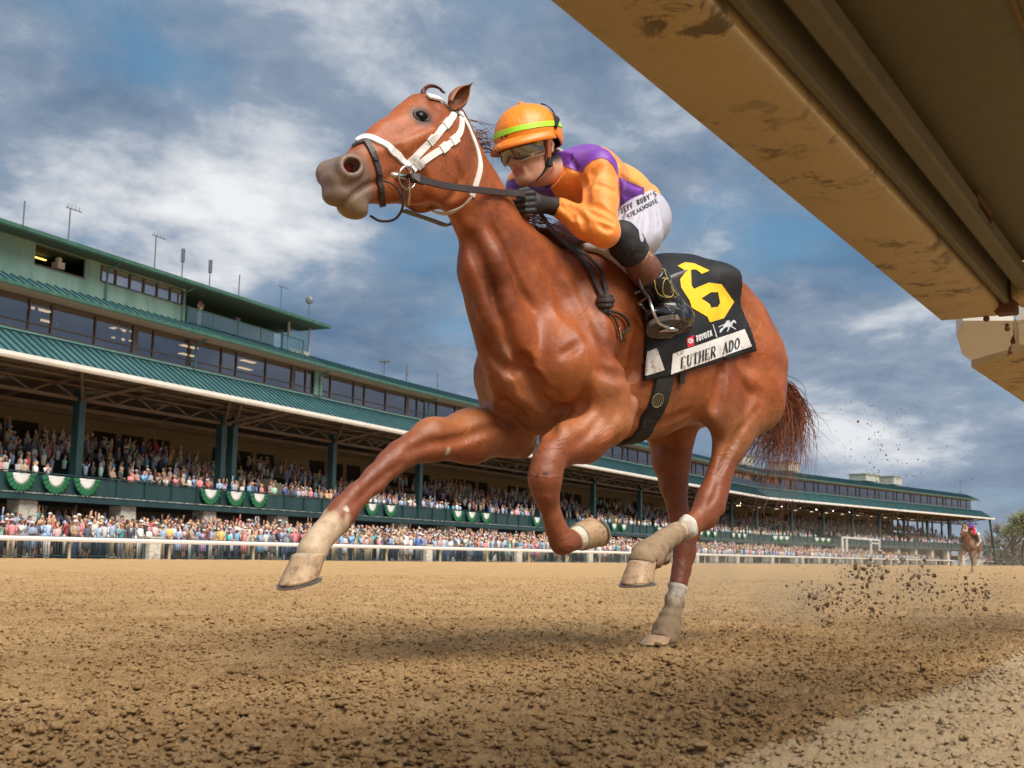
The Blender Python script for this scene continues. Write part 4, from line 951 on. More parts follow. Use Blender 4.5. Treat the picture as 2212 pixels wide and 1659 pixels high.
def horse_sculpt(vox=0.008):
    S = Sculpt((-0.78, -0.42, 0.0), (1.98, 0.44, 1.93), vox)
    def nd(l, a, b, ls=1.0, f=1.0):
        c = P((a[0] + b[0]) / 2, (a[1] + b[1]) / 2, l); return (c, f * math.hypot(a[0] - b[0], a[1] - b[1]) / 2 / kpx(c), ls)
    # trunk (station = metres along the horse, centre height, half height, half width)
    S.loft((0, 0, 0), (1, 0, 0), [
        (-0.60, 1.18, .08, .07), (-0.55, 1.19, .18, .13), (-0.45, 1.20, .26, .18), (-0.25, 1.215, .30, .225), (0.0, 1.19, .32, .235),
        (0.2, 1.14, .335, .26), (0.4, 1.11, .335, .255), (0.55, 1.115, .345, .21), (0.66, 1.115, .345, .17), (0.8, 1.08, .30, .15), (0.92, 1.05, .26, .14), (1.00, 1.02, .19, .12), (1.04, 1.01, .10, .08)], 0.0, pw=2.1)
    # neck
    S.loft((.76, 0, 1.20), (1.40, 0, 1.69), [(-.25, -.04, .33, .12), (-.1, -.03, .32, .13), (0, -.03, .295, .135), (.2, -.060, .228, .116), (.4, -.074, .176, .092), (.6, -.064, .146, .078), (.8, -.036, .128, .070), (1.0, -.008, .132, .074), (1.05, 0, .13, .07)], 0.06)
    S.cone((1.20, 0, 1.28), (1.04, 0, .96), .085, .10, .06)
    # head
    S.loft((1.40, 0, 1.64), (1.88, 0, 1.41), [(-.06, .015, .125, .06), (0, .01, .165, .078), (.12, .015, .178, .088), (.25, .015, .168, .086), (.4, .01, .145, .068), (.55, .008, .12, .056), (.7, .0, .098, .052), (.82, -.012, .080, .050), (.92, -.020, .073, .050), (.99, -.018, .055, .045), (1.025, -.014, .032, .032)], 0.03, pw=2.3)
    for s in (-1, 1):
        # cheek disc, brow, zygomatic ridge, nostril, lips
        S.ell((1.462, s * .058, 1.545), (.115, .034, .115), .025)
        S.cone((1.54, s * .084, 1.65), (1.74, s * .045, 1.53), .012, .010, .02)
        S.ell((1.832, s * .034, 1.456), (.055, .027, .044), .03, rot=[(.9, 0, -.43), (0, 1, 0), (.43, 0, .9)])
        # shoulder blade, point of shoulder, arm, pectorals
        S.cone((.60, s * .10, 1.30), (.86, s * .150, 1.04), .13, .115, .06, 0.8)
        S.ell((.93, s * .125, 1.0), (.10, .085, .13), .07)
        S.ell((.985, s * .075, .93), (.07, .065, .10), .025)
        S.cone((.92, s * .14, .99), (.70, s * .18, .88), .10, .085, .04)
        # haunch
        S.cone((-.25, s * .12, 1.29), (-.34, s * .13, 1.08), .18, .168, .06, 0.85)
        S.ell((-.13, s * .17, 1.42), (.12, .06, .07), .06)
    S.ell((1.80, 0, 1.365), (.055, .036, .028), .02)
    # near fore (folded)
    e = nd(.18, (1262, 848), (1350, 962), 1.0, .78)
    S.chain([((.80, .19, .93), .10, .95), e, nd(.165, (1226, 908), (1296, 984), .85), nd(.155, (1186, 930), (1240, 994), .8), nd(.15, (1158, 965), (1226, 1000), .95, .95)], .035)
    S.chain([nd(.15, (1146, 990), (1220, 1012), .95, 1), nd(.15, (1140, 1030), (1214, 1036), .95), nd(.145, (1146, 1058), (1210, 1062), .9)], .015)
    S.chain([nd(.145, (1150, 1062), (1208, 1064), .9, .95), nd(.14, (1160, 1082), (1208, 1082), .75), nd(.135, (1172, 1120), (1216, 1116), .72), nd(.13, (1180, 1150), (1226, 1142), .9), nd(.13, (1188, 1172), (1240, 1160), .95, 1.0)], .02)
    S.chain([nd(.13, (1192, 1190), (1238, 1150)), nd(.128, (1228, 1192), (1246, 1140), .95, .85), nd(.125, (1246, 1190), (1256, 1132), .95, .95)], .012)
    # far fore (stretched)
    S.chain([((.88, -.17, .96), .11, .9), nd(-.17, (1060, 880), (1141, 975), 1.0, .88), nd(-.15, (965, 905), (1066, 980), .8, .88), nd(-.14, (900, 921), (960, 980), .8), nd(-.14, (872, 940), (918, 990), .95)], .04)
    S.ell(P(1128, 955, -.17), (.05, .05, .06), .03)
    S.chain([nd(-.14, (870, 942), (912, 996)), nd(-.14, (842, 962), (884, 1006), .95, 1.03), nd(-.14, (818, 985), (866, 1020), .9)], .015)
    S.chain([nd(-.14, (812, 990), (864, 1022), .8, .92), nd(-.14, (782, 1026), (836, 1046), .72, .95), nd(-.14, (744, 1062), (794, 1082), .72), nd(-.14, (714, 1092), (772, 1112), .95), nd(-.14, (694, 1116), (758, 1132), .98, 1.0)], .02)
    S.chain([nd(-.14, (694, 1118), (756, 1136), .95, .95), nd(-.14, (672, 1146), (732, 1156), .95, .95), nd(-.14, (650, 1174), (712, 1180), 1, .98), nd(-.14, (640, 1188), (708, 1196), 1.05, 1)], .012)
    # near hind (swinging forward)
    S.chain([((-.30, .16, 1.15), .20, .75), ((-.28, .17, 1.02), .17, .75), nd(.18, (1545, 880), (1660, 892), .8), nd(.185, (1541, 930), (1632, 936), .75), nd(.185, (1538, 970), (1604, 978), .75), nd(.18, (1530, 1020), (1580, 1026), .75), nd(.175, (1520, 1048), (1572, 1062), .8), nd(.17, (1504, 1074), (1562, 1098), .75), nd(.165, (1491, 1098), (1554, 1122), .75, .95)], .04)
    S.cone(P(1556, 1046, .17), P(1552, 1102, .17), .016, .024, .025)
    S.chain([nd(.165, (1492, 1100), (1550, 1126), .75, .95), nd(.16, (1482, 1116), (1506, 1154), .8), nd(.155, (1440, 1140), (1466, 1172), .85, .95), nd(.15, (1412, 1157), (1447, 1184), .95), nd(.15, (1386, 1176), (1438, 1204), .95)], .02)
    S.chain([nd(.15, (1390, 1176), (1436, 1206), .95, .9), nd(.15, (1370, 1186), (1432, 1216), .95, .92), nd(.15, (1360, 1200), (1416, 1222), 1.0, 1)], .012)
    S.ell(P(1434, 1208, .15), (.028, .028, .025), .02)
    # far hind (planted)
    S.chain([((-.25, -.16, 1.10), .19, .75), ((-.22, -.17, .95), .14, .8), nd(-.15, (1400, 985), (1500, 1000), .8, .95), nd(-.14, (1420, 1040), (1490, 1050), .75), nd(-.13, (1436, 1090), (1488, 1094), .75), nd(-.12, (1444, 1125), (1496, 1128), .75), nd(-.11, (1450, 1155), (1508, 1165), .75), nd(-.105, (1451, 1190), (1506, 1196), .75), nd(-.10, (1449, 1230), (1494, 1236), .75), nd(-.095, (1446, 1256), (1486, 1262), .8), nd(-.09, (1438, 1296), (1476, 1304), .85), nd(-.085, (1426, 1334), (1468, 1344), .95), nd(-.08, (1414, 1356), (1466, 1370), .95), nd(-.08, (1404, 1374), (1462, 1384), 1, .95)], .02)
    S.cone(P(1496, 1100, -.12), P(1503, 1160, -.11), .014, .024, .02)
    # stifle folds and belly, dock
    S.ell((-.02, .19, .98), (.15, .07, .15), .06); S.ell((-.02, -.19, .98), (.15, .07, .15), .06)
    S.ell((-.62, 0, 1.30), (.10, .06, .08), .05)
    S.smooth(1)
    Xg = np.stack(np.meshgrid(*S.ax, indexing='ij'), -1).reshape(-1, 3); near = np.abs(S.d.reshape(-1)) < .04; amp = np.interp(Xg[near][:, 2], [.5, .85], [.0008, .0032])
    fl = S.d.reshape(-1); fl[near] += (amp * (vnoise(Xg[near] * (1, 1, .8), 11, 91) + .45 * vnoise(Xg[near], 24, 92))).astype(np.float32); S.d = fl.reshape(S.n)
    def onsurf(pts):
        r = []
        for x, y in pts:
            q = hray(S, x, y)
            if q is not None: r.append(q)
        if len(r) < 2: return None, None
        r = np.array(r); f = [r[0]]
        for i in range(len(r) - 1):
            for t in (0.25, .5, .75, 1.0): f.append(r[i] * (1 - t) + r[i + 1] * t)
        f = S.press(np.array(f), 0.0); return f, S.grad(f)
    def groove(pts, rad=.02, dep=.010, k=.02):
        f, n = onsurf(pts)
        if f is None: return
        c = f + n * (rad - dep); m = len(c)
        S.chain([(c[i], rad * (.55 + .45 * math.sin(math.pi * (i + .5) / m))) for i in range(m)], k, 'sub')
    def ridge(pts, rad=.02, h=.006, k=.025):
        f, n = onsurf(pts)
        if f is None: return
        c = f - n * (rad - h); m = len(c)
        S.chain([(c[i], rad * (.6 + .4 * math.sin(math.pi * (i + .5) / m))) for i in range(m)], k)
    MUSC(S, groove, ridge)
    # muzzle: upper lip, chin, mouth, flared nostrils
    S.ell((1.855, 0, 1.376), (.038, .042, .027), .018); S.ell((1.785, 0, 1.350), (.045, .040, .026), .015)
    S.smooth(1)
    for lst, r_, dp in (([(742, 444), (757, 428), (772, 415), (790, 404), (810, 395), (828, 389)], .010, .0095), ([(775, 384), (765, 398), (748, 404), (733, 400)], .012, .004)):
        groove(lst, r_, dp, .006)
        f, n = onsurf(lst); f = f * (1, -1, 1); n = n * (1, -1, 1); c = f + n * (r_ - dp); S.chain([(q, r_) for q in c], .006, 'sub')
    q = hray(S, 759, 358); n = S.grad(q)[0]; t1 = np.array([.86, 0, -.5]); t1 -= n * (t1 @ n); t1 /= np.linalg.norm(t1); t2 = np.cross(n, t1)
    for sg in (1, -1):
        M1 = np.array([1, sg, 1])
        rim = [(q + t1 * math.cos(a) * .031 + t2 * math.sin(a) * .025 - n * (.005)) * M1 for a in np.linspace(0, 2 * math.pi, 15)]
        S.chain([(c, .0075) for c in rim], .016)
        S.ell((q - n * .004) * M1, (.0280, .0215, .030), .006, rot=[t1 * M1, t2 * M1, n * M1], op='sub')
        S.ell((q - n * .022 - t1 * .014) * M1, (.027, .020, .024), .006, rot=[t1 * M1, t2 * M1, n * M1], op='sub')
    return S
HS = horse_sculpt(0.0060)
HS.smooth(1)
HV, HF = HS.skin()
HVW = hw(HV)
def dist_seg(p, a, b):
    a = np.array(a); b = np.array(b); t = np.clip((p - a) @ (b - a) / ((b - a) @ (b - a)), 0, 1); return np.linalg.norm(p - a - t[:, None] * (b - a), axis=1)
def smooth01(x, a, b): t = np.clip((x - a) / (b - a), 0, 1); return t * t * (3 - 2 * t)
def lerp(c, d, m): return c * (1 - m[:, None]) + np.array(d)[None] * m[:, None]
def coat_colors(V):
    n1 = vnoise(V, 5, 1) * .6 + vnoise(V, 13, 2) * .3 + vnoise(V, 40, 3) * .2
    c = lerp(np.array([[.37, .098, .025]]).repeat(len(V), 0), (.155, .036, .011), np.clip(.45 + .85 * n1, 0, 1))
    low = smooth01(V[:, 2], .85, .60)                                     # lower legs a deeper red
    c = lerp(c, (.20, .062, .030), low * .75)
    c = lerp(c, (.40, .19, .085), smooth01(V[:, 2], 1.02, .86) * smooth01(V[:, 2], .7, .8) * .35)
    # muzzle: grey-brown skin, yellow stained lips
    ax = (V - np.array([1.40, 0, 1.64])) @ np.array([.902, 0, -.432]) / .532
    hd = (V[:, 0] > 1.3) & (V[:, 2] > 1.2)
    m = smooth01(ax + .05 * vnoise(V, 30, 4) + .25 * (1.40 - V[:, 2]), .70, .86) * hd
    c = lerp(c, (.19, .142, .110), m * .9)
    m2 = smooth01(vnoise(V, 28, 5) + 1.2 * smooth01(V[:, 2], 1.40, 1.33), .55, 1.3) * hd * smooth01(ax, .75, .9)
    c = lerp(c, (.26, .20, .095), m2 * .85)
    # dark skin round the eye
    for sg in (1, -1):
        e = EYE * np.array([1, sg, 1]); m = smooth01(np.linalg.norm((V - e) * np.array([1, .6, 1.15]), axis=1), .052, .022)
        c = lerp(c, (.045, .032, .03), m * .9)
    # nostril lining
    for sg in (1, -1):
        e = NOS * np.array([1, sg, 1]); dn = np.linalg.norm(V - e, axis=1); ins = (np.abs(V[:, 1]) < abs(NOS[1]) + .004)
        m = smooth01(dn, .027, .018) * ins; c = lerp(c, (.02, .008, .008), m)
        m = smooth01(np.linalg.norm(V - e - np.array([.014, 0, -.014]), axis=1), .024, .010) * ins; c = lerp(c, (.42, .05, .055), m)
    # white sock on the stretched foreleg, short one on the folded foreleg
    a = P(718, 1098, -.14); b = P(672, 1190, -.14); t = (V - a) @ (b - a) / ((b - a) @ (b - a)); nr = dist_seg(V, a, b) < .12
    c = lerp(c, (.54, .40, .26), smooth01(t + .30 * vnoise(V, 16, 6) + .22 * vnoise(V * (1, 1, .4), 60, 16), -.02, .42) * nr)
    c = lerp(c, (.40, .26, .16), (vnoise(V, 35, 7) > .35) * .5 * smooth01(t, -.1, .2) * nr)
    a = P(1222, 1172, .13); b = P(1262, 1152, .125); t = (V - a) @ (b - a) / ((b - a) @ (b - a)); nr = dist_seg(V, a, b) < .06
    c = lerp(c, (.60, .54, .42), smooth01(t + .12 * vnoise(V, 20, 8), .32, .45) * nr)
    # small marks: old scrape on forearm, chips on cannons, dark spots on the knee
    for x, y, l, r_, col in ((968, 975, -.10, .011, (.36, .33, .26)), (748, 1100, -.1, .009, (.60, .52, .42)), (1164, 976, .2, .007, (.10, .035, .02)), (1160, 1028, .2, .007, (.10, .035, .02)), (1180, 1024, .2, .007, (.10, .035, .02))):
        q = hray(HS, x, y)
        if q is not None: c = lerp(c, col, smooth01(np.linalg.norm(V - q, axis=1) * (1 + .5 * vnoise(V, 60, 9)), r_ * 1.5, r_ * .8))
    # grey chafed skin on the breast
    q = hray(HS, 1092, 765)
    c = lerp(c, (.28, .16, .10), smooth01(np.linalg.norm((V - q) * (1, 1, .6), axis=1) + .03 * vnoise(V, 40, 10), .05, .01) * .45)
    return c
EYE = hray(HS, 911, 251); NOS = hray(HS, 758, 357)
def coat_fn(T, b, tc, c):
    vc = T.n('ShaderNodeVertexColor', layer_name='Col').outputs[0]
    big = T.noise(tc, 9, 6, .65); fine = T.n('ShaderNodeMapping', inp={'Vector': tc, 'Scale': (1, 1, .35)}).outputs[0]
    hair = T.noise(fine, 320, 4, .7)
    mott = T.noise(tc, 38, 5, .7, .6); v = T.math('MULTIPLY_ADD', big, .7, .65); v = T.math('MULTIPLY', v, T.math('MULTIPLY', T.math('MULTIPLY_ADD', mott, .7, .65), T.math('MULTIPLY_ADD', hair, .7, .65)))
    T.link(T.mix(1.0, vc, v, 'MULTIPLY'), b.inputs['Base Color'])
    T.link(T.math('MULTIPLY_ADD', hair, .25, .33), b.inputs['Roughness'])
    lumps = T.noise(tc, 14, 3, .5)
    vn = T.noise(tc, 6.5, 3, .45, 1.2); vn = T.ramp(T.math('ABSOLUTE', T.math('SUBTRACT', vn, .5)), [(0, 1), (.012, .8), (.035, 0)]); vn = T.math('MULTIPLY', vn, T.ramp(T.noise(tc, 3.5, 2, .5), [(.45, 0), (.55, 1)]))
    h = T.math('ADD', T.math('ADD', T.math('MULTIPLY', hair, .10), T.math('MULTIPLY', mott, .22)), T.math('ADD', T.math('MULTIPLY', lumps, .8), T.math('MULTIPLY', vn, .16)))
    bp = T.n('ShaderNodeBump', inp={'Strength': .7, 'Distance': .008, 'Height': h}); T.link(bp.outputs[0], b.inputs['Normal'])
COAT = mat('horse_coat', rough=.45, spec=.42, sheen=.0, fn=coat_fn)
horse_root = empty('racehorse', tuple(H_O), label='chestnut racehorse at full gallop with white-socked forelegs, closest to the camera', cat='horse')
horse = mesh_obj('body', HVW, HF, COAT, horse_root, True, coat_colors(HV))
# eyes
for sg in (1, -1):
    e = EYE * np.array([1, sg, 1]); n = HS.grad(e)[0]
    m = MB(); m.ball(hw(e - n * .014), .0240, seg=20, ring=12)
    m.build('eye', mat('horse_eye', (.008, .005, .003), .10, spec=.16, var=0.0), horse_root, True)
    lid = MB(); ty = np.cross(n, (0, 0, 1)); ty /= np.linalg.norm(ty); tz = np.cross(ty, n)
    if ty[0] < 0: ty = -ty
    pts = []
    for k in range(18):
        a = 2 * math.pi * k / 18; pts.append(hw(e - n * .0015 + ty * math.cos(a) * .0255 + tz * math.sin(a) * .0165 * (1.15 if math.sin(a) > 0 else .9)))
    lid.tube(pts, [.0045 + .003 * max(0, math.sin(2 * math.pi * k / 18)) for k in range(18)], 8, closed=True)
    lid.build('eyelid', mat('eyelid_skin', (.055, .035, .028), .45), horse_root, True)
# ears: leaf shaped cups
def ear(base, tip, wid, open_dir, sg):
    vs = []; fs = []; n = 10; m = 9; base = np.array(base); tip = np.array(tip); ax = tip - base; L = np.linalg.norm(ax); ax /= L
    od = np.array(open_dir, float); od -= ax * (od @ ax); od /= np.linalg.norm(od); sd_ = np.cross(ax, od)
    for i in range(n + 1):
        t = i / n; w = wid * (math.sin(math.pi * (t * .80 + .20)) ** .8) * (1 - t ** 5) + .0008; bend = od * (-.012 * math.sin(math.pi * t))
        for sh in (0, 1):
            for k in range(m):
                a = R(-135 + 270 * k / (m - 1)); q = base + ax * L * t + bend + (sd_ * math.sin(a) - od * math.cos(a)) * (w - .0035 * sh) * np.array([1, 1, 1]); vs.append(hw(q))
    w2 = 2 * m
    for i in range(n):
        for k in range(m - 1):
            a = i * w2 + k; fs.append((a, a + 1, a + 1 + w2, a + w2)); a += m; fs.append((a + 1, a, a + w2, a + w2 + 1))
        for k in (0, m - 1): a = i * w2 + k; fs.append((a, a + w2, a + w2 + m, a + m))
    return mesh_obj('ear', vs, fs, COAT, horse_root, True, np.array([[.27, .09, .035]]).repeat(len(vs), 0) * (1 - .55 * (np.arange(len(vs)) // w2 / n)[:, None] ** 3))
ear(P(979, 228, .062), P(1020, 179, .075), .031, (.35, 1, -.1), 1)
q = P(980, 226, .062); q2 = P(1020, 181, .075)
ear((q[0] - .03, -q[1], q[2]), (q2[0] - .085, -q2[1], q2[2] - .045), .031, (.35, -1, -.1), -1)
# hooves with shoes
def hoof(cor, sole, toe, rl, rw, cor_s=.80, shoe=True, tilt=.15, stain=0):
    cor = np.array(cor); sole = np.array(sole); toe = np.array(toe, float); toe /= np.linalg.norm(toe); lat = np.array([0, 1.0, 0])
    nrm = np.cross(toe, lat); nrm /= np.linalg.norm(nrm)
    if nrm @ (cor - sole) < 0: nrm = -nrm
    n = 28; vs = []; fs = []; cols = []
    rings = [(0, 1.0, 0), (.06, 1.0, 0), (.35, .95, 0), (.7, .88, .5), (.93, .85, 1), (1.0, cor_s + .04, 1), (1.04, cor_s * .8, 1)]
    for t, sc_, hl_ in rings:
        c = sole + (cor - sole) * t
        for k in range(n):
            a = 2 * math.pi * k / n; x = math.cos(a); y = math.sin(a)
            x2 = x * rl * (1.0 if x > 0 else .82) * sc_; y2 = y * rw * sc_ * (1 if x > 0 else 1 - .12 * x * x)
            lift = nrm * (-x * rl * tilt * t * (-1))
            vs.append(c + toe * x2 + lat * y2 + lift)
            b = .5 + .5 * vnoise(np.array([[math.cos(a) * 2, math.sin(a) * 2, t * 1.2]]), 3, 31)[0]
            cols.append(np.array([.50, .33, .19]) * (.7 + .4 * b) if t < .95 else np.array([.42, .34, .24]))
    for i in range(len(rings) - 1):
        for k in range(n): a = i * n + k; b = i * n + (k + 1) % n; fs.append((a, b, b + n, a + n))
    fs.append(tuple(reversed(range(n)))); fs.append(tuple((len(rings) - 1) * n + k for k in range(n)))
    ho = mesh_obj('hoof', hw(np.array(vs)), fs, HOOF, horse_root, True, np.array(cols))
    if shoe:
        s_ = MB(); pts = []
        for k in range(23):
            a = R(-140 + 280 * k / 22); x = math.cos(a); pts.append(hw(sole - nrm * .004 + toe * x * rl * (1.0 if x > 0 else .82) * .93 + lat * math.sin(a) * rw * .95))
        s_.strap(pts, [hw(sole + nrm) - hw(sole)] * 23, .020, -.008)
        s_.build('horseshoe', mat('worn_steel', (.42, .44, .47), .35, metal=.9, var=.3, vscale=40), ho)
    return ho
def hoof_fn(T, b, tc, c):
    vc = T.n('ShaderNodeVertexColor', layer_name='Col').outputs[0]
    m = T.n('ShaderNodeMapping', inp={'Vector': tc, 'Scale': (1, 1, .2)}).outputs[0]
    nz = T.noise(m, 90, 4, .6); st = T.ramp(T.noise(tc, 34, 4, .6), [(.52, 0), (.64, 1)])
    col = T.mix(1.0, vc, T.math('MULTIPLY_ADD', nz, .5, .72), 'MULTIPLY')
    T.link(T.mix(T.math('MULTIPLY', st, .65), col, (.16, .10, .06)), b.inputs['Base Color'])
    bp = T.n('ShaderNodeBump', inp={'Strength': .6, 'Distance': .002, 'Height': nz}); T.link(bp.outputs[0], b.inputs['Normal'])
HOOF = mat('hoof_horn', rough=.55, fn=hoof_fn)
hoof(P(671, 1196, -.14), P(648, 1252, -.14), (1, .0, -.28), .068, .058)
hoof(P(1250, 1158, .125), P(1283, 1146, .12), (-.50, 0, -.86), .062, .054)
hoof(P(1389, 1213, .15), P(1377, 1258, .15), (1, 0, -.10), .066, .060)
q = P(1430, 1372, -.08); hoof(q + np.array([.02, 0, -.005]), (q[0] + .055, q[1], .012), (1, 0, -.05), .066, .058)
# cloth wraps on the hind legs: a skin a few millimetres outside the leg, cut at its ends
def wrap(path, l, top_cut, bot_cut=None, off=.0035, vox=.0045, seed=1):
    pts = np.array([P(x, y, l) for x, y in path]); lo = pts.min(0) - .085; hi = pts.max(0) + .085
    W = Sculpt(lo, hi, vox); X = np.stack(np.meshgrid(*W.ax, indexing='ij'), -1).reshape(-1, 3)
    v = HS.val(X) - off - .0022 * np.sin(((X - pts[0]) @ (pts[-1] - pts[0])) / np.linalg.norm(pts[-1] - pts[0]) * 95 + 3 * vnoise(X, 12, seed)) - .0025 * vnoise(X, 45, seed + 3)
    reg = np.full(len(X), 9.0)
    for a, b in zip(pts[:-1], pts[1:]): reg = np.minimum(reg, dist_seg(X, a, b) - .065)
    v = np.maximum(v, reg)
    d = pts[0] - pts[1]; d /= np.linalg.norm(d); a = P(*top_cut[0], l); b = P(*top_cut[1], l)
    e = b - a; e /= np.linalg.norm(e); n = d - e * (d @ e); n /= np.linalg.norm(n); v = np.maximum(v, (X - a) @ n)
    if bot_cut:
        d = pts[-1] - pts[-2]; a2 = P(*bot_cut[0], l); b2 = P(*bot_cut[1], l); e = b2 - a2; e /= np.linalg.norm(e); n2 = d - e * (d @ e); n2 /= np.linalg.norm(n2); v = np.maximum(v, (X - a2) @ n2)
    W.d = v.reshape(W.n).astype(np.float32); V, Fc = W.skin()
    h = -((V - a) @ n); white = smooth01(h + .012 * vnoise(V, 40, seed), .075, .012); side = smooth01((V[:, 1] - l) + .01 * vnoise(V, 30, seed + 1), -.01, .012)
    cols = lerp(np.array([[.30, .215, .135]]).repeat(len(V), 0), (.66, .62, .56), np.clip(white * (.35 + .65 * side), 0, 1))
    strk = (vnoise(V * np.array([1, 1, .4]), 90, seed) > .1) * side * smooth01(h, .16, .03); cols = lerp(cols, (.60, .53, .42), strk * .7)
    cols = lerp(cols, (.22, .15, .09), (np.abs(((h * 26) % 1) - .5) < .05) * .35)
    return mesh_obj('leg_wrap', hw(V), Fc, WRAP, horse_root, True, cols)
def wrap_fn(T, b, tc, c):
    vc = T.n('ShaderNodeVertexColor', layer_name='Col').outputs[0]
    T.link(T.mix(1.0, vc, T.math('MULTIPLY_ADD', T.noise(tc, 60, 5, .7), .7, .62), 'MULTIPLY'), b.inputs['Base Color'])
    bp = T.n('ShaderNodeBump', inp={'Strength': .6, 'Distance': .003, 'Height': T.noise(tc, 120, 4, .6)}); T.link(bp.outputs[0], b.inputs['Normal'])
WRAP = mat('leg_wrap_cloth', rough=.9, spec=.2, fn=wrap_fn)
wrap([(1500, 1128), (1470, 1150), (1430, 1172), (1408, 1192), (1392, 1212)], .15, [(1479, 1110), (1492, 1160)], [(1358, 1204), (1420, 1232)])
wrap([(1470, 1255), (1455, 1298), (1445, 1345), (1436, 1372), (1440, 1384)], -.085, [(1445, 1252), (1486, 1272)], None, seed=5)
# ---------------------------------------------------------------- hair: many fine tapering strands in one mesh
def strands(curves, r0=.0022, seg=3, name='hair', mt=None, parent=None, cfn=None):
    V = []; Fc = []; Cc = []; rs = random.Random(3)
    for pts, r, col in curves:
        pts = np.array(pts, float); n = len(pts); o = len(V); d = np.gradient(pts, axis=0); d /= np.linalg.norm(d, axis=1)[:, None] + 1e-9
        x = np.cross(d, (0.3, .2, .93)); x /= np.linalg.norm(x, axis=1)[:, None] + 1e-9; y = np.cross(d, x)
        for i in range(n):
            rr = r * (1 - (i / (n - 1)) ** 2 * .85)
            for k in range(seg): a = 2 * math.pi * k / seg; V.append(pts[i] + (x[i] * math.cos(a) + y[i] * math.sin(a)) * rr); Cc.append(col)
        for i in range(n - 1):
            for k in range(seg): a = o + i * seg + k; b = o + i * seg + (k + 1) % seg; Fc.append((a, b, b + seg, a + seg))
    return mesh_obj(name, V, np.array(Fc), mt, parent, True, np.array(Cc))
def hair_fn(T, b, tc, c):
    T.link(T.n('ShaderNodeVertexColor', layer_name='Col').outputs[0], b.inputs['Base Color'])
HAIR = mat('hair_strands', rough=.38, spec=.5, fn=hair_fn)
def bez(p, n=12):
    p = [np.array(q, float) for q in p]; out = []
    for i in range(n + 1):
        t = i / n; q = list(p)
        while len(q) > 1: q = [q[j] * (1 - t) + q[j + 1] * t for j in range(len(q) - 1)]
        out.append(q[0])
    return out
rs = random.Random(11); cur = []
dock = np.array([-.58, 0, 1.10])
for i in range(1100):
    u = rs.random(); g = lambda s: rs.gauss(0, s)
    col = np.array([.24, .062, .020]) * (.45 + rs.random() * .9)
    if rs.random() < .25: col = np.array([.09, .034, .018])
    st = dock + np.array([g(.012), g(.022), g(.02)])
    bk = -.10 - .30 * u; a = rs.random() ** 1.6
    p1 = st + np.array([-.12, g(.02), .05 + g(.02)]); p2 = st + np.array([bk - .12, g(.05), .05 + g(.04)])
    p3 = st + np.array([bk - .14 + g(.05), g(.07), -.08 + g(.05)]); p4 = st + np.array([bk - .0 + g(.08) + .12 * a, g(.08), -.12 - .26 * a + g(.05)])
    if rs.random() < .22: p4 = p4 + np.array([g(.10), g(.06), -.10 - .12 * rs.random()])
    cur.append(([hw(q) for q in bez([st, p1, p2, p3, p4], 14)], .0019 + .001 * rs.random(), col))
strands(cur, name='tail', mt=HAIR, parent=horse_root)
# mane: wind-blown locks along the crest; forelock plait arched over the poll
cur = []
crest = [(1.33, 1.765), (1.26, 1.715), (1.19, 1.665), (1.12, 1.615), (1.03, 1.555), (.94, 1.50), (.85, 1.465), (.76, 1.45), (.66, 1.455)]
for i in range(520):
    t = 8 - 8.01 * rs.random() ** 1.0 * (1 if rs.random() < .35 else .55); t = min(max(t, 0), 7.98)
    if 1.3 < t < 4.3: continue
    k = int(t); f = t - k; g = lambda s: rs.gauss(0, s)
    x = crest[k][0] * (1 - f) + crest[k + 1][0] * f; z = crest[k][1] * (1 - f) + crest[k + 1][1] * f
    st = HS.press([[x, g(.008), z]], 0.0)[0]; L = (.05 + .10 * min(1, t / 5)) + .04 * rs.random(); sgn = 1 if rs.random() < .35 else -1
    up = .008 + .015 * rs.random()
    p1 = st + np.array([-.02, sgn * .01, up]); p2 = st + np.array([-L * .7, sgn * .03 + g(.015), up * .7 + g(.015)]); p3 = st + np.array([-L * 1.1, sgn * .05 + g(.02), -.01 + g(.025)])
    col = np.array([.22, .07, .025]) * (.45 + rs.random() * .8)
    cur.append(([hw(q) for q in bez([st, p1, p2, p3], 8)], .0018, col))
strands(cur, name='mane', mt=HAIR, parent=horse_root); cur = []
for i in range(34):    # loose tuft behind the ears
    g = lambda s: rs.gauss(0, s); st = HS.press([[1.25 + g(.03), g(.01), 1.71]], 0.0)[0]
    p1 = st + np.array([-.02, .01 + g(.01), .03 + g(.015)]); p2 = st + np.array([-.05 + g(.02), .02 + g(.02), .03 + g(.02)]); p3 = st + np.array([-.08 + g(.03), .02 + g(.02), -.01 + g(.03)])
    cur.append(([hw(q) for q in bez([st, p1, p2, p3], 10)], .0016, np.array([.20, .065, .025]) * (.6 + rs.random() * .6)))
strands(cur, name='mane', mt=HAIR, parent=horse_root)
cur = []
plait = [P(915, 210, 0), P(910, 196, 0), P(916, 186, 0), P(930, 180, 0), P(944, 184, 0), P(953, 192, 0), P(958, 201, 0)]
pl = bez(plait, 40)
for j in range(3):
    q = [];
    for i, c in enumerate(pl):
        a = i * .9 + j * 2.09; w = .0055 * (1 - i / 48); q.append(hw(c + np.array([math.cos(a) * w, math.sin(a) * w, math.sin(a) * w])))
    cur.append((q, .005, np.array([.15, .045, .02])))
for i in range(24):
    q = [hw(np.array(c) + np.array([rs.gauss(0, .002 + .0002 * k), rs.gauss(0, .002), rs.gauss(0, .001)])) for k, c in enumerate(pl[18:])]; cur.append((q, .0012, np.array([.14, .045, .02])))
strands(cur, name='forelock', mt=HAIR, parent=horse_root)
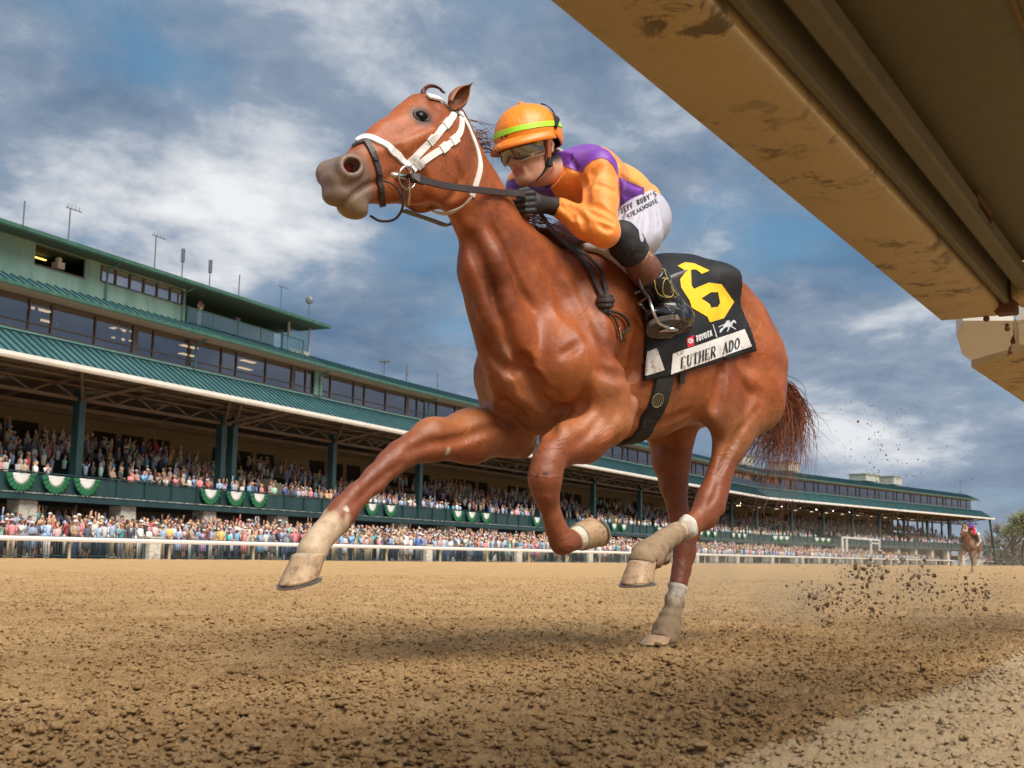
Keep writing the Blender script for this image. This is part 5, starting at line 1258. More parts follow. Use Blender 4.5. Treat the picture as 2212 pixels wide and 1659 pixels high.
def speck_fn(base, dirt, lo, sc=90):
    def fn(T, b, tc, c):
        s_ = T.ramp(T.noise(tc, sc, 4, .75), [(lo, 0), (lo + .05, 1)]); big = T.ramp(T.noise(tc, 9, 3, .5), [(.45, 0), (.6, 1)]); T.link(T.mix(T.math('MULTIPLY', T.math('MULTIPLY', s_, big), .9), base, dirt), b.inputs['Base Color'])
        bp = T.n('ShaderNodeBump', inp={'Strength': .4, 'Distance': .003, 'Height': T.noise(tc, 40, 4, .6)}); T.link(bp.outputs[0], b.inputs['Normal'])
    return fn
# ================================================================== tack: helpers that lay straps and figures on a sculpted surface
def densify(p, step):
    out = [np.array(p[0], float)]
    for a, b in zip(p[:-1], p[1:]):
        a = np.array(a, float); b = np.array(b, float); n = max(1, int(np.linalg.norm(b - a) / step))
        for i in range(1, n + 1): out.append(a + (b - a) * i / n)
    return out
def rounded(p, it=2):
    p = [np.array(q, float) for q in p]
    for _ in range(it): p = [p[0]] + [q for a, b in zip(p[:-1], p[1:]) for q in (a * .75 + b * .25, a * .25 + b * .75)] + [p[-1]]
    return p
def onto(S, px, step=.012, off=.002):
    r = [hray(S, x, y) for x, y in px]; r = [q for q in r if q is not None]
    f = S.press(np.array(densify(rounded(r), step)), off); return f, S.grad(f)
def sstrap(m, S, px, w, t=.004, off=.001):
    f, n = onto(S, px, .012, off); m.strap([hw(q) for q in f], [q @ HM for q in n], w, t); return f, n
def frames(c, d): c = np.array(c); return c
LEATH = mat('brown_black_leather', (.040, .030, .028), .45, bump=.0008, bscale=300); BLK = mat('black_leather', (.014, .013, .013), .38, bump=.0008, bscale=250)
WSTRAP = mat('white_nylon_strap', (.78, .76, .73), .42, var=.08, vscale=30); STEEL = mat('polished_steel', (.65, .63, .60), .25, metal=1.0)
br = empty('bridle', tuple(hw(P(900, 330, .08))), label='white racing bridle with dark nose strap and long black reins on the chestnut horse', cat='bridle')
def part(name, mt, fn, par=None, smooth=True): m = MB(); fn(m); return m.build(name, mt, par or br, smooth)
part('headpiece', WSTRAP, lambda m: (sstrap(m, HS, [(922, 211), (944, 213), (964, 219), (984, 238), (994, 252)], .022, .006, .003)), smooth=False)
part('throat_strap', WSTRAP, lambda m: (sstrap(m, HS, [(998, 252), (1010, 272), (1020, 296), (1032, 328), (1037, 354), (1033, 380), (1025, 404), (1018, 424)], .021)), smooth=False)
def f(m):
    L = [P(1018, 424, .08), P(1004, 441, .075), P(983, 455, .06), P(959, 462, .03), P(935, 456, -.02), P(925, 449, -.06)]; L = rounded(L); m.strap([hw(q) for q in L], [hw(q + np.array([.1, 0, -.4])) - hw(q) for q in L], .020, .004)
part('throat_loop', mat('soiled_white_strap', (.52, .48, .40), .5, var=.2, vscale=20), f, smooth=False)
part('cheekpiece', WSTRAP, lambda m: (sstrap(m, HS, [(984, 244), (964, 268), (935, 299), (906, 331), (882, 354)], .023, .005), [sstrap(m, HS, [(a - 5, b + 6), (a + 5, b - 6)], .028, .008) for a, b in ((964, 268), (931, 303))]), smooth=False)
part('cheekpiece', WSTRAP, lambda m: (sstrap(m, HS, [(995, 254), (997, 272), (992, 290), (966, 316), (928, 338), (890, 368)], .022, .005), [sstrap(m, HS, [(a - 6, b + 5), (a + 6, b - 5)], .030, .008) for a, b in ((980, 303), (958, 320), (905, 356))]), smooth=False)
part('noseband', WSTRAP, lambda m: (sstrap(m, HS, [(772, 306), (791, 297), (817, 306), (846, 326), (866, 345), (882, 362)], .026, .006)), smooth=False)
part('figure_strap', LEATH, lambda m: (sstrap(m, HS, [(762, 318), (776, 309), (790, 306)], .016), sstrap(m, HS, [(790, 306), (806, 333), (815, 366), (820, 402), (821, 430), (826, 440)], .021, .006, .002), [sstrap(m, HS, [(a - 5, b), (a + 5, b + 1)], .010, .008, .004) for a, b in ((808, 345), (816, 375), (820, 410))]), smooth=False)
def ring(c, r, n, rad, seg=22, el=1.0):
    c = np.array(c); n = np.array(n, float); n /= np.linalg.norm(n); x = np.cross(n, (0, 0, 1)); x /= np.linalg.norm(x); y = np.cross(n, x)
    return [hw(c + (x * math.cos(2 * math.pi * k / seg) + y * math.sin(2 * math.pi * k / seg) * el) * r) for k in range(seg)], rad
bit = hray(HS, 873, 384); bn = HS.grad(bit)[0]; bc = bit + bn * .016
def f(m):
    p, r = ring(bc, .034, bn + np.array([0, .5, 0]), .0035); m.tube(p, r, 8, closed=True)
    m.tube([hw(bc + np.array([-.01, .004, .03])), hw(bc + np.array([-.004, .006, -.01])), hw(bc + np.array([-.004, .006, -.085]))], .0032, 8)
    m.tube([hw(bc), hw(bit + np.array([.06, -.02, .0]))], .010, 10)
part('bit_ring', STEEL, f)
def f(m):
    L = rounded([P(872, 405, .08), P(872, 440, .075), P(866, 460, .06), P(851, 477, .02), P(820, 479, -.02), P(800, 466, -.03)]); m.tube([hw(q) for q in L], .004, 8)
    L = rounded([P(826, 389, .075), P(846, 396, .085), P(860, 407, .09), P(870, 430, .09), P(869, 458, .06)]); m.tube([hw(q) for q in L], .003, 8)
part('chin_loop', LEATH, f)
HAND = P(1142, 436, .06)
def onn(x, y, o=.012): q = hray(HS, x, y); return q + HS.grad(q)[0] * o
def f(m):
    L = rounded([bc + np.array([-.012, .004, 0]), P(905, 387, .115), P(930, 394, .115), P(964, 402, .115), P(1024, 410, .125), onn(1050, 414), onn(1070, 417), onn(1088, 420), HAND + np.array([.06, .03, 0.01]), HAND]); m.strap([hw(q) for q in L], [hw(q + np.array([0, 1, .12])) - hw(q) for q in L], .024, .004)
    L = rounded([bc + np.array([-.01, 0, 0]), P(898, 386, .122), P(912, 390, .121)]); m.strap([hw(q) for q in L], [hw(q + np.array([0, 1, .12])) - hw(q) for q in L], .032, .010)
    L = rounded([P(872, 456, -.05), P(900, 466, -.07), P(928, 475, -.08), P(973, 492, -.11), np.array([1.20, -.15, 1.48]), np.array([1.05, -.10, 1.53])]); m.strap([hw(q) for q in L], [hw(q + np.array([.5, 0, .7])) - hw(q) for q in L], .022, .004)
part('rein', LEATH, f, smooth=False)
def f(m):
    a = [(1160, 452), (1174, 472), (1191, 498), (1219, 526), (1250, 557), (1271, 588), (1287, 620), (1299, 646)]
    b = [(1219, 528), (1258, 553), (1284, 579), (1298, 601), (1304, 624), (1306, 646)]
    for q_, o_ in ((a, .006), (b, .009)):
        pts = [hray(HS, *w_) for w_ in q_]; pts = [(u + HS.grad(u)[0] * (o_ + .006) if u is not None else P(*w_, .06)) for u, w_ in zip(pts, q_)]; pts = rounded(pts); nn = [np.array([.2, .8, .3])] * len(pts); m.strap([hw(q) for q in pts], [q @ HM for q in nn], .024 if q_ is a else .018, .004)
    k = hray(HS, 1304, 657); kn = HS.grad(k)[0]; kc = k + kn * .012
    for dz, r_, rr in ((.018, .020, .009), (.004, .024, .011), (-.012, .021, .010)):
        p, r = ring(kc + np.array([.0, 0, dz]), r_, (0.2, .1, 1), rr, 14); m.tube(p, r, 8, closed=True)
    m.ball(hw(kc + np.array([0, 0, -.032])), .019)
    L = onto(HS, [(1308, 676), (1329, 678), (1345, 688), (1353, 703), (1347, 717), (1336, 723)], .01, .012)[0]; m.tube([hw(q) for q in L], .0055, 7)
    L = onto(HS, [(1310, 678), (1324, 692), (1331, 714), (1333, 722), (1343, 735)], .01, .010)[0]; m.tube([hw(q) for q in L], .0045, 7)
part('rein_end', LEATH, f, smooth=False)
part('buckle', STEEL, lambda m: m.tube([hw(q) for q in onto(HS, [(1329, 710), (1331, 722), (1333, 733)], .01, .016)[0]], .004, 6))
# ---------------------------------------------------------------- saddle cloth
from mathutils.geometry import tessellate_polygon
cp = [hray(HS, *q) for q in ((1366, 600), (1374, 643), (1392, 703), (1400, 746), (1393, 808), (1440, 796), (1618, 744), (1600, 700), (1588, 660))]
cl = [(q[0] + (-.012 if i in (6, 7) else .022 if i in (3, 4) else .01 if i == 2 else 0), q[2] - (.030 if i in (4, 5, 6) else 0)) for i, q in enumerate(cp)]; cl = [(cl[0][0] + .02, 1.50), (cl[0][0] + .02, 1.7)][::-1] + cl + [(cl[-1][0] + .03, 1.7)]
def poly_sd(X, Z, poly):
    d = np.full(X.shape, 9.0); ins = np.zeros(X.shape, bool); n = len(poly)
    for i in range(n):
        ax, az = poly[i]; bx, bz = poly[(i + 1) % n]; ex, ez = bx - ax, bz - az; t = np.clip(((X - ax) * ex + (Z - az) * ez) / (ex * ex + ez * ez), 0, 1)
        d = np.minimum(d, np.hypot(X - ax - t * ex, Z - az - t * ez)); c = (az > Z) != (bz > Z); ins ^= c & (X < ax + (Z - az) / ((bz - az) or 1e-9) * ex)
    return np.where(ins, -d, d)
xs = [q[0] for q in cl]
CS = Sculpt((min(xs) - .03, -.36, min(q[1] for q in cl) - .03), (max(xs) + .03, .36, 1.62), .0058)
X = np.stack(np.meshgrid(*CS.ax, indexing='ij'), -1).reshape(-1, 3); hv = HS.val(X)
wav = .004 * vnoise(X * np.array([1, 1, .6]), 14, 41) + .003 * np.sin(X[:, 0] * 40 + X[:, 2] * 24 + 2 * vnoise(X, 6, 42)) * smooth01(X[:, 2], 1.4, 1.1)
wav = wav + .030 * smooth01(X[:, 2], 1.36, 1.50) * smooth01(X[:, 0], .30, .12) * smooth01(X[:, 0], -.30, -.08); shell = np.maximum(hv - .022 - wav, -(hv - .006 - wav))
CS.d = np.maximum(shell, poly_sd(X[:, 0], X[:, 2], cl)).reshape(CS.n).astype(np.float32)
CV, CF = CS.skin()
cc = np.array([[.012, .012, .013]]).repeat(len(CV), 0)
def cloth_fn(T, b, tc, c):
    vc = T.n('ShaderNodeVertexColor', layer_name='Col').outputs[0]; T.link(T.mix(1.0, vc, T.math('MULTIPLY_ADD', T.noise(tc, 12, 5, .6), .3, .85), 'MULTIPLY'), b.inputs['Base Color'])
    bp = T.n('ShaderNodeBump', inp={'Strength': .35, 'Distance': .01, 'Height': T.noise(tc, 24, 4, .55, 1.0)}); T.link(bp.outputs[0], b.inputs['Normal'])
CLOTH = mat('woven_cloth', rough=.62, spec=.35, fn=cloth_fn)
scl = empty('saddle_cloth', tuple(hw(P(1500, 680, .2))), label='black number 6 saddle cloth with white name strip on the horse flank', cat='saddle cloth')
mesh_obj('cloth', hw(CV), CF, CLOTH, scl, True, cc)
def region3(x, y): return (1194.5 + .24 * x, 486.6 + .24 * y)
def decal(name, mt, polys, S, parent, off=.0022, step=4.0):
    """flat figure given as picture-plane polygons (outline, holes), laid on sculpture S as thin appliqué"""
    vs = []; fs = []
    for poly in polys:
        loops = poly if isinstance(poly[0][0], (tuple, list)) else [poly]
        bmv = bmesh.new(); flat = [p for l in loops for p in l]
        tris = tessellate_polygon([[Vector((p[0], p[1], 0)) for p in l] for l in loops]); vv = [bmv.verts.new((p[0], p[1], 0)) for p in flat]
        for t in tris:
            try: bmv.faces.new([vv[i] for i in t])
            except ValueError: pass
        for _ in range(6):
            e = [q for q in bmv.edges if q.calc_length() > step]
            if not e: break
            bmesh.ops.subdivide_edges(bmv, edges=e, cuts=1); bmesh.ops.triangulate(bmv, faces=bmv.faces)
        o = len(vs); bmv.verts.index_update(); bad = set(); tmp = []
        for v in bmv.verts:
            q = hray(S, v.co.x, v.co.y)
            if q is None and S is CS:
                q = hray(HS, v.co.x, v.co.y); q = None if q is None else q + HS.grad(q)[0] * .02
            if q is None: bad.add(v.index); q = np.array([.8, 0, 1.6])
            tmp.append(q)
        vs += tmp; fs += [tuple(o + v.index for v in f_.verts) for f_ in bmv.faces if not any(v.index in bad for v in f_.verts)]
        bmv.free()
    if not len(fs): return None
    us = sorted({i for f_ in fs for i in f_}); rmp = {a: i for i, a in enumerate(us)}; vs = np.array(vs)[us]; fs = [tuple(rmp[i] for i in f_) for f_ in fs]; vs = S.press(vs, off, 5)
    ob = mesh_obj(name, hw(vs), fs, mt, parent, False)
    return ob
YEL = mat('yellow_cloth', (.86, .50, .01), .6, var=.1, vscale=20, bump=.004, bscale=25); INK = mat('black_ink', (.02, .02, .02), .6); WINK = mat('white_ink', (.75, .75, .74), .6); RINK = mat('red_ink', (.65, .02, .05), .6)
STRIP = mat('white_name_strip', rough=.6, fn=speck_fn((.72, .70, .67), (.36, .25, .17), .56, 26))
six = [region3(*q) for q in [(1120, 370), (1190, 338), (1270, 348), (1405, 412), (1333, 442), (1283, 402), (1238, 405), (1242, 540), (1262, 578), (1395, 520), (1512, 532), (1625, 690), (1535, 838), (1408, 875), (1385, 825), (1245, 745), (1225, 680), (1150, 565), (1140, 490), (1195, 420)]]
hole = [region3(*q) for q in [(1330, 662), (1420, 605), (1480, 605), (1500, 700), (1480, 735), (1420, 745), (1405, 710)]]
decal('number_six', YEL, [(six, hole)], CS, scl)
# stroke lettering: unit boxes, each stroke = (x0,y0,x1,y1,width)
def arc(cx, cy, rx, ry, a0, a1, w, n=8): return [(cx + rx * math.cos(R(a0 + (a1 - a0) * i / n)), cy + ry * math.sin(R(a0 + (a1 - a0) * i / n)), cx + rx * math.cos(R(a0 + (a1 - a0) * (i + 1) / n)), cy + ry * math.sin(R(a0 + (a1 - a0) * (i + 1) / n)), w) for i in range(n)]
def glyphs(ch, w, serif):
    t = w * .42 if serif else w; s = []; sf = lambda x, y: [(x - .16, y, x + .16, y, .05)] if serif else []
    if ch == 'F': s = [(.22, 0, .22, 1, w), (.22, .97, .85, .97, t), (.22, .52, .62, .52, t)] + ([(.85, .97, .85, .80, .05)] if serif else [])
    if ch == 'U': s = [(.22, 1, .22, .3, w), (.78, 1, .78, .3, t)] + arc(.5, .3, .28, .28, 180, 360, (w + t) / 2) + sf(.22, .98) + sf(.78, .98)
    if ch == 'T': s = [(.5, 0, .5, 1, w), (.08, .97, .92, .97, t)] + sf(.5, .02) + ([(.08, .97, .08, .75, .05), (.92, .97, .92, .75, .05)] if serif else [])
    if ch == 'H': s = [(.2, 0, .2, 1, w), (.8, 0, .8, 1, w), (.2, .52, .8, .52, t)] + sf(.2, .02) + sf(.8, .02) + sf(.2, .98) + sf(.8, .98)
    if ch == 'E': s = [(.22, 0, .22, 1, w), (.22, .97, .85, .97, t), (.22, .52, .65, .52, t), (.22, .03, .88, .03, t)] + ([(.85, .97, .85, .78, .05), (.88, .03, .88, .24, .05), (.65, .62, .65, .42, .05)] if serif else [])
    if ch == 'R': s = [(.22, 0, .22, 1, w), (.22, .97, .5, .97, t), (.22, .5, .5, .5, t), (.48, .5, .86, .0, w)] + arc(.5, .735, .28, .235, 90, -90, (w + t) / 2) + sf(.22, .02)
    if ch == 'A': s = [(.12, 0, .5, 1, t), (.5, 1, .88, 0, w), (.26, .34, .74, .34, t)] + sf(.12, .02) + sf(.88, .02)
    if ch == 'D': s = [(.22, 0, .22, 1, w), (.22, .97, .45, .97, t), (.22, .03, .45, .03, t)] + arc(.45, .5, .38, .47, 90, -90, w)
    if ch == 'O': s = arc(.5, .5, .36, .46, 0, 360, (w + t) / 2 if not serif else w * .85, 14)
    if ch == 'Y': s = [(.1, 1, .5, .5, w), (.9, 1, .5, .5, t), (.5, .5, .5, 0, w)]
    if ch == 'S': s = arc(.5, .74, .3, .24, 30, 270, w) + arc(.5, .26, .3, .24, 90, -150, w)
    if ch == 'K': s = [(.2, 0, .2, 1, w), (.2, .45, .82, 1, t), (.4, .6, .85, 0, w)]
    if ch == 'J': s = [(.62, 1, .62, .28, w)] + arc(.38, .28, .24, .26, 0, -160, w)
    if ch == 'B': s = [(.22, 0, .22, 1, w), (.22, .97, .5, .97, t), (.22, .52, .5, .52, t), (.22, .03, .5, .03, t)] + arc(.5, .745, .24, .225, 90, -90, w) + arc(.5, .275, .28, .245, 90, -90, w)
    if ch == 'I': s = [(.5, 0, .5, 1, w)]
    if ch == "'": s = [(.5, 1, .45, .72, w)]
    if ch == '1': s = [(.5, 0, .5, 1, w)]
    if ch == '0': s = arc(.5, .5, .34, .46, 0, 360, w, 12)
    return s
def lettering(text, o, xv, yv, w=.16, adv=1.0, serif=False, bend=0.0):
    """polygons in picture coordinates: o origin, xv = one letter advance, yv = letter height"""
    o = np.array(o, float); xv = np.array(xv, float); yv = np.array(yv, float); out = []; n = len(text)
    for i, ch in enumerate(text):
        for x0, y0, x1, y1, ww in glyphs(ch, w, serif):
            a = np.array([x0 * .92, y0]); b = np.array([x1 * .92, y1]); L = np.linalg.norm((b - a)[0] * xv + (b - a)[1] * yv)
            pa = o + xv * (i + a[0]) + yv * a[1]; pb = o + xv * (i + b[0]) + yv * b[1]; d = (pb - pa) / (np.linalg.norm(pb - pa) + 1e-9); nn = np.array([-d[1], d[0]]) * ww * np.linalg.norm(yv) / 2 * .72; e = d * .3
            out.append([tuple(pa + nn - e), tuple(pb + nn + e), tuple(pb - nn + e), tuple(pa - nn - e)])
    return out
decal('name_strip', STRIP, [[(1448, 809), (1623, 748), (1607, 711), (1452, 764)]], CS, scl, .003, 5)
decal('name_strip', STRIP, [[(1394, 812), (1434, 799), (1418, 752), (1398, 760)]], CS, scl, .003, 5)
decal('name_lettering', INK, lettering('FUTHER ADO', (1467, 797), (12.9, -4.45), (1.2, -24.5), .165, serif=True), CS, scl, .0062, 6)
decal('sponsor_lettering', WINK, lettering('TOYOTA', region3(1282, 1052), (5.9, -2.35), (-.6, -12.5), .26), CS, scl, .0022, 6)
decal('sponsor_patch', RINK, [[region3(1200, 1020), region3(1262, 990), region3(1268, 1082), region3(1208, 1100)]], CS, scl, .0018)
def oval(cx, cy, rx, ry, w, n=14): return [[(cx + (rx + w) * math.cos(a), cy + (ry + w) * math.sin(a)), (cx + (rx + w) * math.cos(b), cy + (ry + w) * math.sin(b)), (cx + (rx - w) * math.cos(b), cy + (ry - w) * math.sin(b)), (cx + (rx - w) * math.cos(a), cy + (ry - w) * math.sin(a))] for a, b in [(2 * math.pi * i / n, 2 * math.pi * (i + 1) / n) for i in range(n)]]
c0 = region3(1230, 1042); decal('sponsor_emblem', WINK, oval(c0[0], c0[1], 5.2, 4.6, .7) + oval(c0[0], c0[1] - .3, 2.0, 4.2, .6, 10) + oval(c0[0], c0[1] - 2, 4.4, 1.8, .6, 10), CS, scl, .0034, 6)
decal('divider', WINK, [[region3(1430, 893), region3(1437, 893), region3(1474, 1008), region3(1466, 1010)]], CS, scl, .0022, 6)
lg = lambda *q: [region3(*p) for p in q]
decal('racing_emblem', mat('silver_ink', (.60, .62, .63), .5), [lg((1525, 905), (1545, 880), (1575, 872), (1600, 878), (1612, 895), (1598, 912), (1560, 918), (1530, 925)), lg((1590, 880), (1618, 852), (1632, 856), (1645, 880), (1636, 884), (1622, 872), (1606, 892)), lg((1550, 880), (1556, 862), (1580, 858), (1592, 866), (1575, 874)),
     lg((1595, 900), (1615, 915), (1645, 935), (1643, 941), (1608, 922), (1590, 912)), lg((1575, 912), (1588, 918), (1568, 960), (1560, 958)), lg((1530, 915), (1540, 925), (1502, 970), (1490, 962)), lg((1528, 900), (1500, 915), (1482, 922), (1486, 914), (1508, 903), (1528, 893)), lg((1540, 920), (1520, 935), (1498, 948), (1494, 942), (1516, 928))], CS, scl, .0022, 5)
# ---------------------------------------------------------------- saddle: pad, tree, flap, girth, stirrup
sa = empty('racing_saddle', tuple(hw(P(1340, 580, .15))), label='tiny black racing saddle with white pad, wide black girth and steel stirrup', cat='saddle')
def spart(name, mt, fn, smooth=True): m = MB(); fn(m); return m.build(name, mt, sa, smooth)
PADM = mat('dusty_white_pad', (.62, .58, .54), .7, var=.25, vscale=25, bump=.002, bscale=60)
def f(m):
    pts, n = onto(HS, [(1256, 545), (1275, 545), (1297, 549), (1322, 562), (1345, 580), (1362, 597)], .012, .012)
    k = len(pts); m.tube([hw(q) for q in pts], [.008 + .012 * math.sin(math.pi * min(1, (i + 1) / k * 1.2) / 1.3) for i in range(k)], 12)
spart('pad', PADM, f)
decal('pad_patch', mat('yellow_patch', (.62, .45, .08), .6), [[(1340, 583), (1350, 580), (1361, 590), (1363, 611), (1352, 603)]], HS, sa, .024)
def f(m):
    c = np.array([.44, 0, 1.50]); L = [(.58, 1.515), (.52, 1.505), (.45, 1.50), (.38, 1.505), (.33, 1.52)]
    pts = [(a, 0, b) for a, b in L]; m.tube([hw(q) for q in rounded(pts)], [.02] + [.045] * (len(rounded(pts)) - 2) + [.03], 10)
spart('saddle_tree', BLK, f)
gq = [hray(HS, *q) for q in ((1437, 790), (1427, 840), (1413, 885), (1392, 930))]; print('girth', [q.round(3).tolist() for q in gq])
GU = [q[2] for q in gq][::-1]; GX = [q[0] for q in gq][::-1]
GF = lambda U: np.interp(U, [.72] + GU + [1.3], [GX[0] + (.72 - GU[0]) * (GX[1] - GX[0]) / (GU[1] - GU[0])] + GX + [GX[-1] + .01])
def f(m):
    pts = []
    for th in np.linspace(26, -206, 64):
        rr = np.arange(.62, .05, -.003); q = np.stack([np.zeros_like(rr), rr * math.cos(R(th)), 1.08 + rr * math.sin(R(th))], 1); q[:, 0] = GF(q[:, 2]); v = HS.val(q); i = np.argmax(v < 0); pts.append(q[max(i - 2, 0)])
    pts = np.array(pts); kk = np.ones(5) / 5; pts = np.stack([np.convolve(np.pad(pts[:, i], 2, mode='edge'), kk, 'valid') for i in range(3)], 1); n = HS.grad(pts)
    m.strap([hw(q) for q in pts], [q @ HM for q in n], .088, .011)
def girth_fn(T, b, tc, c):
    pos = T.n('ShaderNodeNewGeometry').outputs['Position']; sp2 = T.ramp(T.noise(pos, 130, 5, .75), [(.60, 0), (.70, 1)]); T.link(T.mix(T.math('MULTIPLY', sp2, .55), (.018, .018, .018), (.30, .23, .12)), b.inputs['Base Color'])
    bp = T.n('ShaderNodeBump', inp={'Strength': .5, 'Distance': .002, 'Height': T.noise(pos, 300, 3, .6)}); T.link(bp.outputs[0], b.inputs['Normal'])
spart('girth', mat('girth_rubber', rough=.75, fn=girth_fn), f, False)
for k_, (x0, y0) in enumerate(((1428, 862),)):
    sp_pts = []; q0 = hray(HS, 1414, 862)
    gd = MB(); n0 = HS.grad(q0)[0]; cc0 = q0 + n0 * .018; x_ = np.cross(n0, (0, 0, 1)); x_ /= np.linalg.norm(x_); y_ = np.cross(n0, x_)
    gd.tube([hw(cc0 + x_ * math.cos(a) * .026 + y_ * math.sin(a) * .026) for a in np.linspace(0, 2 * math.pi, 24)[:-1]], .002, 6, closed=True)
    for i in (-2, -1, 0, 1, 2):
        hh = math.sqrt(.024 ** 2 - (i * .009) ** 2); gd.bar(hw(cc0 + x_ * (i * .009) - y_ * hh), hw(cc0 + x_ * (i * .009) + y_ * hh), .003, .002)
    gd.build('girth_emblem', mat('worn_khaki_print', (.22, .18, .10), .8), sa)
spart('girth_strap', BLK, lambda m: sstrap(m, HS, [(1470, 790), (1468, 828)], .035, .006, .006), False)
# ================================================================== the jockey
def rot_f(yaw, pitch, roll=0):
    """rows: forward, left, up of a part facing horse-forward, turned by yaw (to its left) and pitched up"""
    cy, sy, cp_, sp2 = math.cos(R(yaw)), math.sin(R(yaw)), math.cos(R(pitch)), math.sin(R(pitch)); f = np.array([cy * cp_, sy * cp_, sp2]); l = np.array([-sy, cy, 0]); u = np.cross(f, l)
    cr, sr = math.cos(R(roll)), math.sin(R(roll)); return np.stack([f, l * cr + u * sr, u * cr - l * sr])
JT = dict(hd=P(1141, 320, .0), nk=P(1204, 362, .0), ch=P(1262, 388, .0), md=P(1318, 424, .0), pv=P(1376, 462, .0),
          sh=P(1290, 364, .165), el=P(1305, 500, .245), wr=P(1205, 447, .085), hn=P(1158, 441, .075),
          hp=P(1384, 474, .10), kn=P(1354, 527, .255), cf=P(1396, 590, .275), an=P(1448, 662, .285), toe=P(1412, 700, .315), heel=P(1482, 706, .285))
mir = lambda q: np.array([q[0], -q[1], q[2]])
JT['el2'] = mir(JT['el']) + np.array([.02, .03, .02]); JT['sh2'] = mir(JT['sh']); JT['wr2'] = np.array([JT['wr'][0] + .03, -.10, JT['wr'][2] + .02]); JT['hn2'] = np.array([JT['hn'][0] + .03, -.07, JT['hn'][2]])
for a in ('hp', 'kn', 'cf', 'an', 'toe', 'heel'): JT[a + '2'] = mir(JT[a])
print('arm', [round(float(np.linalg.norm(JT[a] - JT[b])), 2) for a, b in (('sh', 'el'), ('el', 'wr'), ('wr', 'hn'), ('hp', 'kn'), ('kn', 'an'), ('ch', 'pv'), ('nk', 'hd'))])
JLO, JHI = (.18, -.42, 1.02), (1.30, .44, 2.02)
HR = rot_f(2, -19, 4)                       # head frame
def hp_(f, l, u): return JT['hd'] + np.array([f, l, u]) @ HR
def torso(S, e=0.0, k=.05):
    S.chain([(JT['nk'] + (0, 0, -.02), .070 + e, 1.1), (JT['ch'], .112 + e, 1.30), (JT['md'], .108 + e, 1.28), (JT['pv'] + (.0, 0, .01), .105 + e, 1.30)], k)
    S.cone(JT['sh'], JT['sh2'], .062 + e, .062 + e, k)
def arm(S, s='', e=0.0, k=.03, to=1.0):
    S.chain([(JT['sh' + s], .056 + e), (JT['sh' + s] * .5 + JT['el' + s] * .5 + (.0, 0, 0), .050 + e), (JT['el' + s], .044 + e)], k)
    w = JT['el' + s] * (1 - to) + JT['wr' + s] * to; mid = JT['el' + s] * .6 + w * .4 + (0, 0, -.006); S.chain([(JT['el' + s], .043 + e), (mid, .044 + e), (w, .030 + e)], k)
def legs(S, s='', e=0.0, k=.04, low=True):
    S.cone(JT['pv'] + (-.01, 0, -.02), JT['hp' + s], .100 + e, .104 + e, k)
    S.chain([(JT['hp' + s], .104 + e), (JT['hp' + s] * .5 + JT['kn' + s] * .5 + (-.01, 0, -.01), .086 + e), (JT['kn' + s], .060 + e)], k)
    if low: S.chain([(JT['kn' + s], .056 + e), (JT['cf' + s], .054 + e), (JT['an' + s], .036 + e)], k)
# --- body: one continuous figure (skin shows at face, ears, neck, wrist)
def body_sculpt():
    S = Sculpt(JLO, JHI, .0052)
    torso(S, -.034)
    for s in ('', '2'):
        arm(S, s, -.016); legs(S, s, -.030)
        S.chain([(JT['wr' + s], .026), (JT['hn' + s], .022)], .02); S.cone(JT['an' + s], JT['heel' + s] * .7 + JT['toe' + s] * .3 + (0, 0, .055), .028, .018, .02)
    S.cone(JT['nk'] + (-.01, 0, 0), hp_(-.015, 0, -.09), .056, .050, .03)
    # skull, face
    S.ell(hp_(-.01, 0, .02), (.098, .076, .098), .02, rot=HR); S.ell(hp_(.035, 0, -.045), (.058, .058, .078), .03, rot=HR)
    S.cone(hp_(-.02, .052, -.075), hp_(.062, .018, -.108), .020, .016, .03); S.cone(hp_(-.02, -.052, -.075), hp_(.062, -.018, -.108), .020, .016, .03)
    S.ell(hp_(.072, 0, -.108), (.018, .020, .016), .02, rot=HR)
    S.cone(hp_(.088, 0, .005), hp_(.108, 0, -.042), .010, .014, .014); S.ell(hp_(.098, .012, -.046), (.012, .010, .009), .008, rot=HR); S.ell(hp_(.098, -.012, -.046), (.012, .010, .009), .008, rot=HR)
    for s in (1, -1):
        S.cone(hp_(.070, s * .045, -.022), hp_(.03, s * .064, -.015), .016, .014, .02)
        S.ell(hp_(.080, s * .031, .004), (.012, .016, .010), .010, rot=HR, op='sub'); S.ell(hp_(.072, s * .031, .003), (.013, .013, .013), .004, rot=HR)
        S.cone(hp_(.084, s * .012, .022), hp_(.070, s * .048, .020), .008, .008, .012)
        S.cone(hp_(.094, s * .026, -.052), hp_(.078, s * .034, -.085), .004, .004, .012, op='sub')
        # ear
        S.chain([(hp_(-.016, s * .078, .012), .007), (hp_(-.026, s * .084, .010), .007), (hp_(-.030, s * .084, -.012), .007), (hp_(-.020, s * .080, -.036), .008)], .006)
    S.cone(hp_(.088, -.020, -.070), hp_(.088, .020, -.070), .008, .008, .010); S.cone(hp_(.084, -.015, -.083), hp_(.084, .015, -.083), .009, .009, .010)
    S.cone(hp_(.100, -.016, -.0765), hp_(.100, .016, -.0765), .0045, .0045, .004, op='sub')
    S.ell(hp_(.094, .005, -.077), (.012, .012, .004), .003, rot=HR, op='sub')
    S.smooth(1); return S
BS = body_sculpt(); BV, BF = BS.skin()
bc_ = np.array([[.60, .315, .205]]).repeat(len(BV), 0)
hv_ = (BV - JT['hd']) @ HR.T
